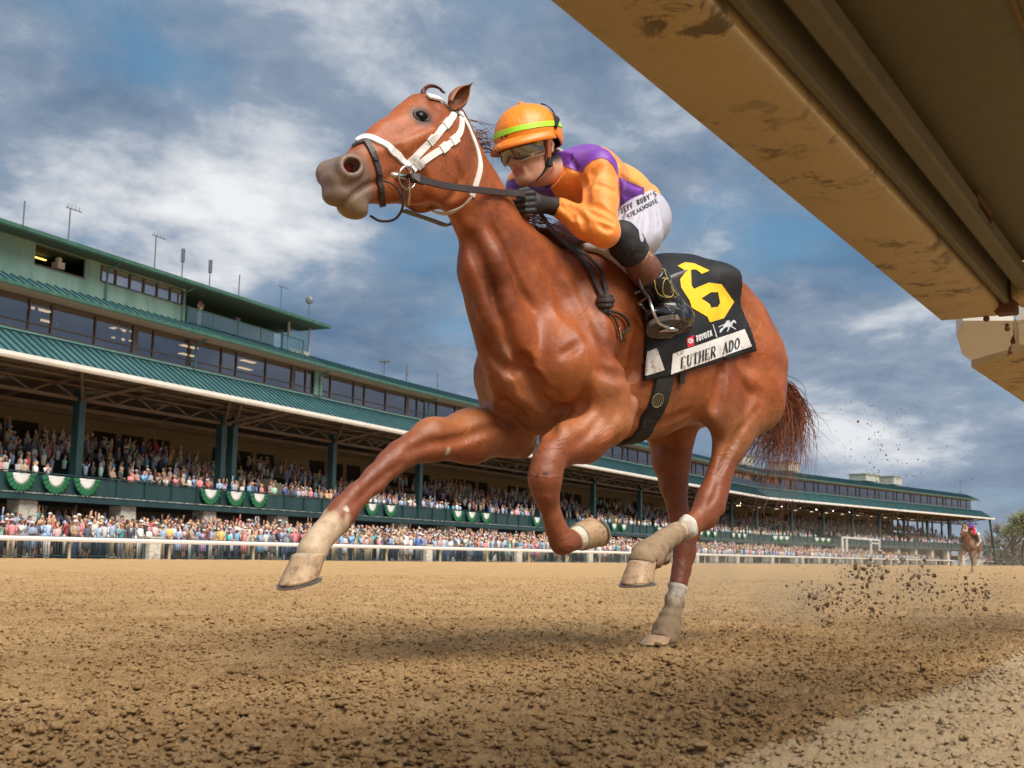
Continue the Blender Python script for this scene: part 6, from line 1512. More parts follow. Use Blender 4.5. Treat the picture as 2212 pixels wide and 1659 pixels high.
bc_ = lerp(bc_, (.46, .17, .13), smooth01(np.linalg.norm(hv_ - (.094, 0, -.077), axis=1), .030, .018) * (np.abs(hv_[:, 2] + .077) < .016) * (hv_[:, 0] > .07))
bc_ = lerp(bc_, (.52, .20, .13), smooth01(np.linalg.norm(hv_ - (.105, 0, -.04), axis=1), .03, .012) * .6)
bc_ = lerp(bc_, (.22, .13, .09), smooth01(vnoise(BV, 240, 51), .1, .6) * smooth01(np.linalg.norm(hv_ - (.055, 0, -.10), axis=1), .06, .03) * .35)
bc_ = lerp(bc_, (.035, .022, .016), smooth01(hv_[:, 0], -.02, -.045) * smooth01(hv_[:, 2], -.085, -.05))
jk = empty('person', tuple(hw(JT['pv'])), label='jockey in orange and purple silks with orange helmet crouching over the nearest horse', cat='person')
def skin_fn(T, b, tc, c):
    vc = T.n('ShaderNodeVertexColor', layer_name='Col').outputs[0]; T.link(T.mix(1.0, vc, T.math('MULTIPLY_ADD', T.noise(tc, 30, 5, .6), .5, .76), 'MULTIPLY'), b.inputs['Base Color'])
    bp = T.n('ShaderNodeBump', inp={'Strength': .3, 'Distance': .002, 'Height': T.noise(tc, 180, 4, .6)}); T.link(bp.outputs[0], b.inputs['Normal'])
    b.inputs['Subsurface Weight'].default_value = .12; b.inputs['Subsurface Radius'].default_value = (.01, .004, .002); b.inputs['Subsurface Scale'].default_value = .6
SKIN = mat('skin', rough=.5, fn=skin_fn); mesh_obj('body', hw(BV), BF, SKIN, jk, True, bc_)
def grv(S, px, rad, dep, k=.012, op='sub'):
    r = [hray(S, x, y) for x, y in px]; r = [q for q in r if q is not None]
    if len(r) < 2: return
    if max(np.linalg.norm(a - b) for a, b in zip(r[:-1], r[1:])) > .12: return
    f = S.press(np.array(densify(rounded(r, 1), .02)), 0.0); n = S.grad(f); m = len(f)
    sgn = 1 if op == 'sub' else -1; c = f + sgn * n * (rad - dep); S.chain([(c[i], max(.002, rad * (.5 + .5 * math.sin(math.pi * (i + .5) / m)))) for i in range(m)], k, op)
def R2(x, y): return (1017.5 + .28 * x, 203.5 + .28 * y)
# --- silks
SS_ = Sculpt(JLO, JHI, .0052); torso(SS_, .004); arm(SS_, '', .008, to=.93); arm(SS_, '2', .008, to=.93)
SS_.ell(JT['ch'] + (.06, .05, -.06), (.12, .12, .10), .04); SS_.ell(JT['nk'] + (-.01, .03, -.05), (.09, .10, .07), .04)
# cut below the waist, above the neck
Xs = np.stack(np.meshgrid(*SS_.ax, indexing='ij'), -1).reshape(-1, 3); sv = SS_.d.reshape(-1)
dn = JT['pv'] - JT['md']; dn /= np.linalg.norm(dn); sv = np.maximum(sv, ((Xs - (JT['pv'] - dn * .035)) @ dn) + .004 * vnoise(Xs, 20, 3))
un = JT['hd'] - JT['nk']; un /= np.linalg.norm(un); sv = np.where(np.linalg.norm(Xs - JT['nk'] - un * .06, axis=1) < .100, np.maximum(sv, (Xs - (JT['nk'] + un * .038)) @ un), sv)
sv = sv + .0022 * vnoise(Xs * np.array([1, 1.3, 1]), 13, 61)
SS_.d = sv.reshape(SS_.n).astype(np.float32); SS_.smooth(1)
for px, rad, dep in (([(900, 900), (960, 930), (1040, 960), (1100, 1000)], .012, .007), ([(930, 860), (1000, 880), (1080, 930), (1130, 960)], .010, .006), ([(860, 920), (880, 980), (870, 1030)], .010, .006),
                     ([(950, 600), (900, 700), (895, 800), (900, 870)], .014, .008), ([(1000, 560), (930, 640), (920, 740)], .010, .005), ([(860, 640), (880, 720), (890, 820)], .016, .010), ([(700, 560), (760, 660), (830, 760), (880, 850)], .012, .007),
                     ([(1120, 500), (1140, 600), (1150, 720), (1150, 850)], .014, .010), ([(1160, 640), (1230, 690), (1300, 720)], .010, .005), ([(1160, 760), (1220, 790), (1270, 800)], .010, .005), ([(1160, 840), (1220, 830), (1260, 840)], .010, .005),
                     ([(740, 420), (770, 480), (800, 560), (830, 590)], .010, .005), ([(800, 400), (850, 450), (870, 520)], .010, .004), ([(690, 860), (760, 900), (800, 960)], .008, .005), ([(740, 850), (820, 900), (860, 980)], .008, .005), ([(980, 1000), (1040, 1040), (1090, 1040)], .009, .005), ([(960, 700), (1040, 720), (1110, 760)], .009, .004)):
    grv(SS_, [R2(*q) for q in px], rad, dep)
SV_, SF_ = SS_.skin()
def silk_colors(V):
    c = np.array([[.90, .27, .035]]).repeat(len(V), 0); pur = (.17, .022, .36); org2 = (.86, .38, .07)
    ax = JT['pv'] - JT['nk']; L = np.linalg.norm(ax); ax = ax / L; t = (V - JT['nk']) @ ax / L
    darm = np.minimum.reduce([dist_seg(V, JT['sh' + s] - (0, 0, .015), JT['el' + s]) for s in ('', '2')]); dfor = np.minimum.reduce([dist_seg(V, JT['el' + s], JT['wr' + s]) for s in ('', '2')])
    arm_ = ((darm < .066) | (dfor < .085)) & (np.abs(V[:, 1]) > .10)
    up = np.cross(np.array([0, 1, 0]), ax); up = up if up[2] > 0 else -up; rel = V - JT['nk'] - ((V - JT['nk']) @ ax)[:, None] * ax; ang = np.degrees(np.arctan2(rel @ up, np.abs(V[:, 1])))
    c[(t > -.1) & (t < .46) & ~arm_ & ((ang > 58) | (V[:, 1] < 0) & (ang > 5))] = pur; c[(t >= .46) & ~arm_] = org2; c[(t >= .46) & ~arm_ & (V[:, 1] < 0) & (ang < 35)] = pur
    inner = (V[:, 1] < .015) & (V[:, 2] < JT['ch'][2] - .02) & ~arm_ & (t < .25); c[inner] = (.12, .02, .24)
    sl = (darm < .085) & (np.abs(V[:, 1]) > .10) & arm_ & (V[:, 2] > JT['el'][2] + .10); c[sl] = c[sl] * .5 + np.array([.90, .33, .06]) * .5
    return c
def silk_fn(T, b, tc, c):
    vc = T.n('ShaderNodeVertexColor', layer_name='Col').outputs[0]; T.link(vc, b.inputs['Base Color'])
    m = T.n('ShaderNodeMapping', inp={'Vector': tc, 'Scale': (1, 1.6, .8)}).outputs[0]
    bp = T.n('ShaderNodeBump', inp={'Strength': .45, 'Distance': .010, 'Height': T.noise(m, 16, 5, .55, 1.6)}); T.link(bp.outputs[0], b.inputs['Normal'])
SILK = mat('racing_silk', rough=.48, spec=.4, sheen=.25, fn=silk_fn); silks = mesh_obj('silks', hw(SV_), SF_, SILK, jk, True, silk_colors(SV_))
PUR = mat('purple_silk', (.17, .022, .36), .48, sheen=.25, var=.1, bump=.006, bscale=16)
decal('yoke', PUR, [[R2(*q) for q in ((668, 405), (730, 385), (870, 372), (970, 390), (1060, 440), (1118, 515), (1140, 600), (1132, 625), (1098, 560), (1052, 508), (1010, 492), (940, 512), (890, 552), (862, 602), (800, 590), (740, 562), (690, 540), (664, 470))]], SS_, silks, .0018, 3)
decal('side_panel', PUR, [[R2(*q) for q in ((1138, 638), (1210, 672), (1330, 722), (1330, 800), (1250, 880), (1150, 905), (1152, 760))]], SS_, silks, .0018, 3)
# --- breeches
PS = Sculpt(JLO, JHI, .0052); torso_e = .0
PS.chain([(JT['md'] * .4 + JT['pv'] * .6, .098, 1.28), (JT['pv'], .100, 1.28)], .05)
for s in ('', '2'): legs(PS, s, .004, low=False)
Xs = np.stack(np.meshgrid(*PS.ax, indexing='ij'), -1).reshape(-1, 3); sv = PS.d.reshape(-1)
far_ = np.minimum(dist_seg(Xs, JT['hp'], JT['kn']), dist_seg(Xs, JT['hp2'], JT['kn2'])) > .126; sv = np.where(far_, np.maximum(sv, -((Xs - (JT['md'] * .35 + JT['pv'] * .65)) @ dn)), sv)
sv = sv + .0028 * vnoise(Xs, 22, 63); PS.d = sv.reshape(PS.n).astype(np.float32); PS.smooth(1)
for px, rad, dep in (([(1180, 900), (1150, 960), (1140, 1010)], .008, .006), ([(1300, 900), (1260, 980), (1240, 1060)], .012, .005), ([(1380, 860), (1400, 950), (1390, 1050)], .012, .004), ([(1430, 860), (1455, 950), (1440, 1040)], .010, .004), ([(1340, 880), (1350, 980), (1330, 1080)], .010, .004), ([(1210, 960), (1200, 1030), (1190, 1070)], .01, .006), ([(1060, 1120), (1070, 1180), (1050, 1210)], .01, .006), ([(1100, 1080), (1090, 1110), (1050, 1140)], .008, .006), ([(1290, 860), (1290, 960), (1270, 1100)], .007, .004), ([(1405, 840), (1425, 930), (1415, 1060)], .007, .004), ([(1360, 830), (1378, 940), (1365, 1100)], .007, .003), ([(1230, 900), (1220, 980), (1225, 1060)], .007, .004), ([(1320, 700), (1350, 740), (1400, 760)], .008, .005), ([(1320, 760), (1370, 780), (1430, 800)], .008, .004)):
    grv(PS, [R2(*q) for q in px], rad, dep)
PV_, PF_ = PS.skin(); BRM = mat('white_breeches', (.46, .45, .52), .55, var=.06, vscale=10, bump=.004, bscale=9); br_o = mesh_obj('breeches', hw(PV_), PF_, BRM, jk, True)
decal('lettering', INK, lettering("JEFF RUBY'S", R2(1160, 925), (7.0, -3.6), (-3.0, -10.0), .26)[:] , PS, br_o, .0025, 6)
decal('lettering', INK, lettering('STEAKHOUSE', R2(1208, 965), (6.6, -3.75), (-2.8, -8.0), .24), PS, br_o, .0025, 6)
# --- knee guard, stocking, boot per leg
def sleeve(name, nodes, mt, par, k=.02, cuts=(), noise=.002, sd_=1, vox=.0045, cfn=None, extra=None):
    pts = np.array([n[0] for n in nodes]); r = max(n[1] for n in nodes) + .05; S = Sculpt(pts.min(0) - r, pts.max(0) + r, vox); S.chain(nodes, k)
    if extra: extra(S)
    X = np.stack(np.meshgrid(*S.ax, indexing='ij'), -1).reshape(-1, 3); v = S.d.reshape(-1) + noise * vnoise(X, 30, sd_)
    for p, n in cuts: v = np.maximum(v, (X - p) @ (np.array(n) / np.linalg.norm(n)))
    S.d = v.reshape(S.n).astype(np.float32); S.smooth(1); V, Fc = S.skin(); o = mesh_obj(name, hw(V), Fc, mt, par, True, cfn(V) if cfn else None); return o, S
KG = mat('black_neoprene', rough=.7, fn=speck_fn((.012, .012, .014), (.30, .22, .13), .60, 120)); STK = mat('brown_stocking', rough=.5, fn=speck_fn((.15, .055, .032), (.50, .30, .14), .50, 110)); BOOT = mat('black_boot_leather', rough=.22, spec=.6, fn=speck_fn((.010, .010, .011), (.34, .27, .14), .56, 70)); SOLE = mat('dusty_boot_sole', rough=.8, fn=speck_fn((.06, .052, .04), (.26, .21, .13), .45, 50))
for s, sg in (('', 1), ('2', -1)):
    kn, cf, an, toe, heel = (JT[a + s] for a in ('kn', 'cf', 'an', 'toe', 'heel')); ax = an - kn; ax /= np.linalg.norm(ax); at = lambda t: kn + (an - kn) * t
    sleeve('knee_guard', [(kn - ax * .03 + (.005, 0, .005), .056), (kn, .060), (at(.38), .058)], KG, jk, cuts=[(at(.20), ax)], noise=.003)
    sleeve('stocking', [(at(.12), .054), (at(.4), .0555), (at(.66), .050)], STK, jk, cuts=[(at(.60), ax), (at(.2), -ax)], sd_=4)
    def ex(S, an=an, toe=toe, heel=heel):
        S.chain([(an, .046), (heel * .8 + toe * .2 + (0, 0, .045), .046)], .02); S.chain([(heel + (0, 0, .03), .038), (heel * .5 + toe * .5 + (0, 0, .036), .043), (toe + (0, 0, .024), .031)], .02)
    up_ = UP; bt, BSC = sleeve('boot', [(at(.40), .059), (at(.62), .057), (at(.84), .048), (an, .043)], BOOT, jk, cuts=[(at(.50) , -ax), (heel * .5 + toe * .5 + (0, 0, -.002), (0, sg * .6, -1))], sd_=6, extra=ex, noise=.003)
    fd = toe - heel; L = np.linalg.norm(fd); fd /= L; sdv = np.cross((0, 0, 1), fd); sdv /= np.linalg.norm(sdv); vs = []; fs = []; nn = 26
    for z_ in (.004, -.014):
        for k in range(nn):
            a = 2 * math.pi * k / nn; x = math.cos(a); w_ = .047 * (1 - .22 * math.exp(-((x + .15) / .3) ** 2)) * (1 if x > -.2 else .86); vs.append(heel + fd * (L * .5 + x * (L * .5 + .035)) + sdv * math.sin(a) * w_ + np.array([0, 0, z_ + .006 * (x > .5) * (x - .5)]) + np.array([0, 0, (math.sin(a) * sg) * .031]))
    for k in range(nn): b_ = (k + 1) % nn; fs.append((k, b_, b_ + nn, k + nn))
    fs += [tuple(range(nn)), tuple(nn + k for k in reversed(range(nn)))]; mesh_obj('sole', hw(np.array(vs)), fs, SOLE, bt)
    if sg == 1:
        m = MB()
        for px in ([(945, 440), (920, 480), (915, 545), (940, 610), (985, 640), (1040, 652), (1078, 636), (1082, 600), (1060, 560)], [(1000, 400), (960, 410), (940, 445)], [(1000, 400), (1010, 440), (1030, 490), (1070, 560), (1115, 630)], [(985, 560), (985, 600), (1000, 630), (1050, 648)], [(985, 560), (990, 510), (1010, 480), (1035, 478)], [(980, 480), (1005, 470), (1020, 490)]):
            r_ = [hray(BSC, *region3(*q)) for q in px]; r_ = [q for q in r_ if q is not None]
            if len(r_) > 1: f_ = BSC.press(np.array(densify(rounded(r_), .006)), .001); m.tube([hw(q) for q in f_], .0016, 6)
        m.build('boot_monogram', mat('yellow_piping', (.60, .47, .15), .5), bt, True)
# stirrup iron and leather
fc = JT['toe'] * .72 + JT['heel'] * .28
def f(m):
    top = np.array(P(1401, 640, .30)); a = [top, P(1405, 655, .34), P(1413, 678, .355), P(1421, 700, .355), fc + np.array([0, .045, -.022]), fc + np.array([0, -.05, -.014]), fc + np.array([0, -.055, .05]), top + np.array([0, -.04, -.02])]
    m.tube([hw(q) for q in rounded(a)], .0055, 8, closed=True); m.bar(hw(fc + np.array([0, .05, -.022])), hw(fc + np.array([0, -.05, -.022])), .035, .008)
spart('stirrup', STEEL, f)
def f(m):
    m.tube([hw(q) for q in rounded([onn(1345, 572, .03), onn(1362, 586, .045), P(1380, 612, .29), P(1401, 642, .30)])], .004, 8)
    m.strap([hw(q) for q in rounded([onn(1345, 572, .03), onn(1360, 588, .04), P(1378, 612, .27), P(1399, 642, .29)])], [H_LEFT] * len(rounded([0, 0, 0, 0])), .016, .003)
spart('stirrup_leather', LEATH, f, False)
# --- gloves: palm, curled fingers closed round the rein, thumb along the top
def glove(c, sg, w):
    c = np.array(c); ex = c - w; ex /= np.linalg.norm(ex)
    S = Sculpt(c - .12, c + .12, .0032); lt = np.array([0, sg, 0.0]); up = np.cross(ex, lt) * sg; up = up / np.linalg.norm(up); up = up if up[2] > 0 else -up
    S.chain([(w, .031), (w + ex * .018, .029), (c - ex * .01, .032)], .015); S.ell(c, (.042, .024, .038), .015, rot=np.stack([ex, np.cross(up, ex), up]))
    for i, (dz, L, r) in enumerate(((.030, .050, .0105), (.010, .056, .0108), (-.010, .052, .0102), (-.029, .044, .0092))):
        k0 = c + ex * .022 + up * dz + lt * .014; k1 = k0 + ex * .030 - lt * .006 - up * .004; k2 = k1 - lt * .026 + ex * .004; k3 = k2 - ex * .024 - lt * .006
        S.chain([(k0, r * 1.15), (k1, r * 1.08), (k2, r), (k3, r * .9)], .003)
    S.chain([(c - ex * .008 + up * .030 - lt * .008, .015), (c + ex * .020 + up * .046 - lt * .012, .012), (c + ex * .046 + up * .042 - lt * .020, .0105)], .006)
    V, Fc = S.skin(); return mesh_obj('glove', hw(V), Fc, mat('black_glove', (.013, .012, .013), .62, bump=.001, bscale=200), jk, True)
glove(JT['hn'] + (0.01, 0, 0), 1, JT['wr']); glove(JT['hn2'], -1, JT['wr2'])
# --- helmet with lime band, peak, goggles, chin strap
def hel(): 
    S = Sculpt(JT['hd'] - .22, JT['hd'] + .24, .0042); S.ell(hp_(-.018, 0, .038), (.138, .114, .118), .01, rot=HR)
    X = np.stack(np.meshgrid(*S.ax, indexing='ij'), -1).reshape(-1, 3); L = (X - JT['hd']) @ HR.T; v = S.d.reshape(-1)
    v = v + .0016 * vnoise(X, 24, 5) + .003 * np.exp(-(L[:, 1] / .004) ** 2) * 0
    low = .028 - .045 * smooth01(L[:, 0], .02, -.10); v = np.maximum(v, (low - L[:, 2]))
    inner = np.sqrt(((L[:, 0] + .018) / .128) ** 2 + (L[:, 1] / .104) ** 2 + ((L[:, 2] - .035) / .106) ** 2); v = np.maximum(v, -(inner - 1) * .11); S.d = v.reshape(S.n).astype(np.float32); S.smooth(1); return S
HE = hel(); V, Fc = HE.skin(); L = (V - JT['hd']) @ HR.T; hc = np.array([[.90, .26, .012]]).repeat(len(V), 0)
bz = L[:, 2] - (.070 - .10 * (L[:, 0] * .0)); 
seam = (np.abs(L[:, 1]) < .0015) & (L[:, 2] > .08); hc[seam] = (.6, .15, .01)
inn = np.sqrt(((L[:, 0] + .018) / .136) ** 2 + (L[:, 1] / .112) ** 2 + ((L[:, 2] - .038) / .113) ** 2) < .985; hc[inn] = (.02, .02, .02)
HELM = mat('helmet_cover', rough=.38, spec=.5, fn=silk_fn); he_o = mesh_obj('helmet', hw(V), Fc, HELM, jk, True, hc)
m = MB(); pz = [hp_(-.018 + .15 * math.cos(a), .13 * math.sin(a), .058 + .006 * math.cos(a)) for a in np.linspace(0, 2 * math.pi, 61)]; pz = HE.press(np.array(pz), .001, 20); m.strap([hw(q) for q in pz], [q @ HM for q in HE.grad(pz)], .020, .0015); m.build('lime_band', mat('lime_elastic', (.42, .88, .03), .5), he_o)
m = MB(); vs = []; n = 26
for i in range(4):
    for k in range(n + 1):
        a = R(-82 + 164 * k / n); rr = 1 + .30 * (i / 3) * max(0, math.cos(a)) ** .7; x = -.018 + .138 * math.cos(a) * rr; y = .114 * math.sin(a) * (1 + .10 * i / 3); z = .030 + (-.012 * (i / 3) - .018 * (i / 3) ** 2) ; vs.append(hw(hp_(x, y, z)))
m.add(vs, [(i * (n + 1) + k, i * (n + 1) + k + 1, (i + 1) * (n + 1) + k + 1, (i + 1) * (n + 1) + k) for i in range(3) for k in range(n)]); ob = m.build('peak', mat('orange_peak', (.86, .23, .02), .4), he_o, True); md = ob.modifiers.new('thickness', 'SOLIDIFY'); md.thickness = .006
m = MB(); m.ball(hw(hp_(-.02, 0, .155)), .014, .014, .010); m.build('button', mat('orange_peak'), he_o, True)
decal('badge', INK, lettering('10', R2(1082 * 0 + 222, 352), (9.5, -4.2), (1.5, -9.5), .3), HE, he_o, .002, 5)
# goggles
gv = []; n = 30; gz = (.042, .028, .0, -.028, -.050)
for j, z in enumerate(gz):
    for k in range(n + 1):
        a = R(-78 + 156 * k / n); rr = 1.0 - .10 * (abs(j - 2) / 2) ** 2; nose = .016 * math.exp(-(a / .22) ** 2) * (j > 2); x = .010 + .113 * math.cos(a) * rr; y = .088 * math.sin(a) * (1 - .05 * (abs(j - 2) / 2)); gv.append(hw(hp_(x, y, z * (1 - .25 * abs(a) / 1.36) + nose)))
gf = [(j * (n + 1) + k, j * (n + 1) + k + 1, (j + 1) * (n + 1) + k + 1, (j + 1) * (n + 1) + k) for j in range(4) for k in range(n)]
def gog_fn(T, b, tc, c):
    out = T.t.nodes['Material Output']; gl = T.n('ShaderNodeBsdfGlossy', inp={'Color': (.75, .74, .70, 1), 'Roughness': .06}); d = T.n('ShaderNodeBsdfDiffuse', inp={'Color': (.20, .17, .12, 1)})
    tr = T.n('ShaderNodeBsdfTransparent', inp={'Color': (.55, .50, .42, 1)}); sp_n = T.ramp(T.noise(tc, 60, 4, .7), [(.6, 0), (.66, 1)]); m1 = T.n('ShaderNodeMixShader', inp={0: .32, 1: tr.outputs[0], 2: gl.outputs[0]}); m2 = T.n('ShaderNodeMixShader', inp={0: T.math('MULTIPLY_ADD', sp_n, .45, .22), 1: m1.outputs[0], 2: d.outputs[0]}); T.link(m2.outputs[0], out.inputs['Surface'])
gg = mesh_obj('goggles', gv, gf, mat('goggle_lens', fn=gog_fn), jk, True); md = gg.modifiers.new('thickness', 'SOLIDIFY'); md.thickness = .003
CLR = mat('clear_goggle_rim', (.45, .44, .38), .25)
m = MB(); m.tube([gv[k] for k in range(n + 1)] + [gv[j * (n + 1) + n] for j in range(1, 5)] + [gv[4 * (n + 1) + k] for k in range(n, -1, -1)] + [gv[j * (n + 1)] for j in (3, 2, 1)], .0035, 6, closed=True); m.build('goggle_rim', CLR, gg, True)
gc_ = hp_(.052, .080, .004); gn = np.array([.55, .85, 0]) @ HR; m = MB(); m.tube([hw(gc_ - gn * .004), hw(gc_ + gn * .008)], .016, 18); m.build('goggle_vent', mat('yellow_vent', (.55, .45, .12), .4, var=.3, vscale=80), gg, True)
BLS = mat('black_elastic', (.012, .012, .013), .7)
def hstrap(m, pts, w, off=.003, S=HE):
    p = S.press(np.array(densify(rounded([hp_(*q) for q in pts]), .01)), off); nn = S.grad(p); m.strap([hw(q) for q in p], [q @ HM for q in nn], w, .003)
m = MB(); hstrap(m, [(-.02, .118, .040), (-.06, .112, .070), (-.12, .075, .085), (-.15, .0, .10), (-.12, -.075, .085), (-.02, -.118, .045)], .016); hstrap(m, [(-.02, .118, .040), (-.055, .10, .10), (-.08, .05, .15)], .009, .006)
m.strap([hw(hp_(.030, .084, .004)), hw(hp_(.0, .094, .016)), hw(hp_(-.02, .108, .036))], [hw(hp_(0, 1, 0)) - hw(hp_(0, 0, 0))] * 3, .018, .003); m.build('goggle_strap', BLS, gg)
m = MB()
m.strap([hw(q) for q in rounded([hp_(-.002, .096, .030), hp_(.000, .082, -.01), hp_(.000, .074, -.045), hp_(.004, .066, -.070)])], [hw(hp_(0, 1, 0)) - hw(hp_(0, 0, 0))] * len(rounded([0] * 4)), .022, .008); m.build('ear_pad', mat('tan_strap_pad', (.42, .15, .05), .6), he_o)
m = MB(); L = rounded([hp_(.003, .068, -.066), hp_(.02, .062, -.095), hp_(.048, .035, -.120), hp_(.062, .0, -.128), hp_(.048, -.035, -.120), hp_(.02, -.062, -.095), hp_(.0, -.075, -.03), hp_(-.01, -.10, .03)]); m.tube([hw(q) for q in L], .005, 6); m.box(tuple(hw(hp_(.004, .072, -.070))), .022, .022, .030, .7); m.build('chin_strap', BLS, he_o)
# neck scarf and safety collar
m = MB(); c0 = JT['nk'] + un * .03; x_ = np.cross(un, (0, 1, 0)); x_ /= np.linalg.norm(x_); y_ = np.cross(un, x_)
m.tube([hw(c0 + (x_ * math.cos(a) * .056 + y_ * math.sin(a) * .054)) for a in np.linspace(0, 2 * math.pi, 20)[:-1]], .009, 8, closed=True); m.build('collar', mat('grey_neck_scarf', (.42, .38, .36), .8), jk, True)
# whip carried behind the boot
wp = empty('riding_whip', tuple(hw(P(1440, 600, .2))), label='thin grey riding whip poking out behind the jockey boot', cat='whip'); m = MB(); a = P(1434, 606, .27); b = P(1484, 584, .30); m.tube([hw(a - (b - a) * 1.2), hw(a), hw(a * .5 + b * .5), hw(b)], [.004, .006, .008, .003], 8); m.build('shaft', mat('grey_whip', (.20, .20, .21), .35), wp, True)
# ================================================================== near rail overhanging the camera
def ap(px, py, h):
    """point of a picture ray at height h"""
    r = ray(px, py); t = (h - CAM_H) / r[2]; return (CAM + r * t)
ZB = 1.02
a0, a1 = ap(1190, 0, ZB), ap(2035, 693, ZB); b0, b1 = ap(1492, 0, ZB), ap(2137, 664, ZB)
d = (a1 - a0)[:2]; Lb = np.linalg.norm(d); d = d / Lb; nb = np.array([d[1], -d[0]])     # n to the right, away from the track
wb = float((b0 - a0)[:2] @ nb); ZR = lambda s, n, z: (a0[0] + d[0] * s + nb[0] * n, a0[1] + d[1] * s + nb[1] * n, z)
def weathered(base1, base2, grime, th=.55, sc=3.0):
    def fn(T, b, tc, c):
        pos = T.n('ShaderNodeNewGeometry').outputs['Position']; n1 = T.noise(pos, sc, 6, .65); g = T.ramp(T.noise(pos, sc * 3.2, 7, .7, .3), [(th, 0), (th + .06, 1)]); g2 = T.ramp(T.noise(pos, sc * .9, 3, .5), [(.46, 0), (.58, 1)])
        fine = T.noise(pos, sc * 25, 5, .7); base = T.mix(1.0, T.mix(n1, base1, base2), T.math('MULTIPLY_ADD', fine, .4, .8), 'MULTIPLY')
        T.link(T.mix(T.math('MULTIPLY', T.math('MULTIPLY', g, g2), .85), base, grime), b.inputs['Base Color']); bp = T.n('ShaderNodeBump', inp={'Strength': .3, 'Distance': .003, 'Height': fine}); T.link(bp.outputs[0], b.inputs['Normal'])
    return fn
BEAM = mat('stained_cream_beam', rough=.7, fn=weathered((.40, .29, .135), (.49, .37, .19), (.085, .060, .020), .52, 4.0)); PANEL = mat('olive_stained_panel', rough=.75, fn=weathered((.115, .10, .052), (.15, .13, .07), (.06, .05, .02), .6, 1.5)); RUST = mat('rusty_bolt', (.12, .05, .02), .8)
ZOFF = .018
nr = empty('near_rail', ZR(0, 0, 0), label='huge stained cream underside of the near rail overhanging the top right corner', cat='rail')
def rbox(m, s0, s1, n0, n1, z0, z1, rnd=.012):
    # long box with softened lower edges
    pr = [(n0 + rnd, z0), (n1 - rnd, z0), (n1, z0 + rnd), (n1, z1 - rnd), (n1 - rnd, z1), (n0 + rnd, z1), (n0, z1 - rnd), (n0, z0 + rnd)]
    vs = []; 
    for s, k in ((s0, .0), (s0 + rnd, 1), (s1 - rnd, 1), (s1, .0)): vs += [ZR(s, n if k else (n - (n0 + n1) / 2) * .9 + (n0 + n1) / 2, z if k else (z - (z0 + z1) / 2) * .8 + (z0 + z1) / 2) for n, z in pr]
    fs = [(i * 8 + j, i * 8 + (j + 1) % 8, (i + 1) * 8 + (j + 1) % 8, (i + 1) * 8 + j) for i in range(3) for j in range(8)] + [tuple(reversed(range(8))), tuple(24 + j for j in range(8))]; m.add(vs, fs)
m = MB(); rbox(m, -1.6, Lb + .01, -.014, wb + .012, ZB, ZB + .07, .014); m.build('beam', BEAM, nr, True)
def bevel(o): 
    for p_ in o.data.polygons: p_.use_smooth = False
m = MB(); rbox(m, -1.6, Lb + .04, wb + .022, wb + .040, ZB + .02, ZB + .13, .004); rbox(m, -1.6, Lb, wb + .065, wb + .105, ZB + .045, ZB + .09, .006); o = m.build('channel', PANEL, nr); bevel(o)
m = MB(); rbox(m, -1.6, Lb - .10, wb + .045, wb + .44, ZB + .125, ZB + .135, .002); o = m.build('panel', PANEL, nr); bevel(o)
m = MB(); rbox(m, -1.6, Lb - .11, wb + .30, wb + .308, ZB + .119, ZB + .124, .001); o = m.build('panel_seam', mat('seam_rust', (.16, .10, .03), .8), nr); bevel(o)
m = MB(); rbox(m, Lb - .10, Lb + .02, wb + .05, wb + .44, ZB + .02, ZB + .13, .01); rbox(m, Lb + .02, Lb + .16, wb + .10, wb + .44, ZB + .01, ZB + .07, .008); o = m.build('cross_beam', BEAM, nr); bevel(o)
m = MB(); rbox(m, Lb - .06, Lb + .0, wb + .0, wb + .055, ZB - .004, ZB + .10, .004); m.build('bracket', RUST, nr)
m = MB(); m.box(ZR(Lb - .78, wb + .095, ZB + .085), .02, .16, .03, math.atan2(d[1], d[0]) - math.pi / 2); m.build('clip', RUST, nr)
for s_, n_, z_ in ((Lb - .08, wb + .075, ZB + .04), (Lb - .02, wb + .08, ZB + .02), (Lb - .75, wb + .10, ZB + .06), (Lb - .80, wb + .085, ZB + .07), (Lb - .005, wb - .03, ZB - .006)): m = MB(); m.ball(ZR(s_, n_, z_), .009); m.build('bolt', RUST, nr)
# the next length of rail beyond the joint, with its pale end cap
nx = empty('near_rail', ZR(Lb + .5, .2, 0), label='next length of the near rail with a pale grey end box at the right edge', cat='rail')
za = ap(2066, 695, ZB - .02); zb = ap(2098, 778, ZB - .02)
def frustum(m, quad, z0, z1, ins=.0):
    m.hexa([(q[0], q[1], z0) for q in quad] + [(q[0], q[1], z1) for q in quad])
c1, c2, c3, c4 = [ap(x, y, ZB) for x, y in ((2065, 742), (2100, 782), (2190, 752), (2172, 690))]
def slabq(m, pts, dz, bev=.010):
    z0 = ZB; top = [(p[0], p[1], z0 + dz) for p in pts]; c = sum([np.array(p) for p in pts]) / len(pts); ins = [(p[0] + (c[0] - p[0]) * .08, p[1] + (c[1] - p[1]) * .08, z0) for p in pts]; mid = [(p[0], p[1], z0 + bev) for p in pts]; n = len(pts)
    m.add(ins + mid + top, [tuple(reversed(range(n)))] + [(i, (i + 1) % n, n + (i + 1) % n, n + i) for i in range(n)] + [(n + i, n + (i + 1) % n, 2 * n + (i + 1) % n, 2 * n + i) for i in range(n)] + [tuple(2 * n + i for i in range(n))])
m = MB(); slabq(m, [ap(x, y, ZB) for x, y in ((2066, 730), (2078, 770), (2095, 781), (2180, 757), (2190, 742), (2190, 700), (2080, 700))], .14); m.build('end_box', mat('pale_grey_plastic', (.72, .72, .70), .5, var=.1, vscale=8), nx)
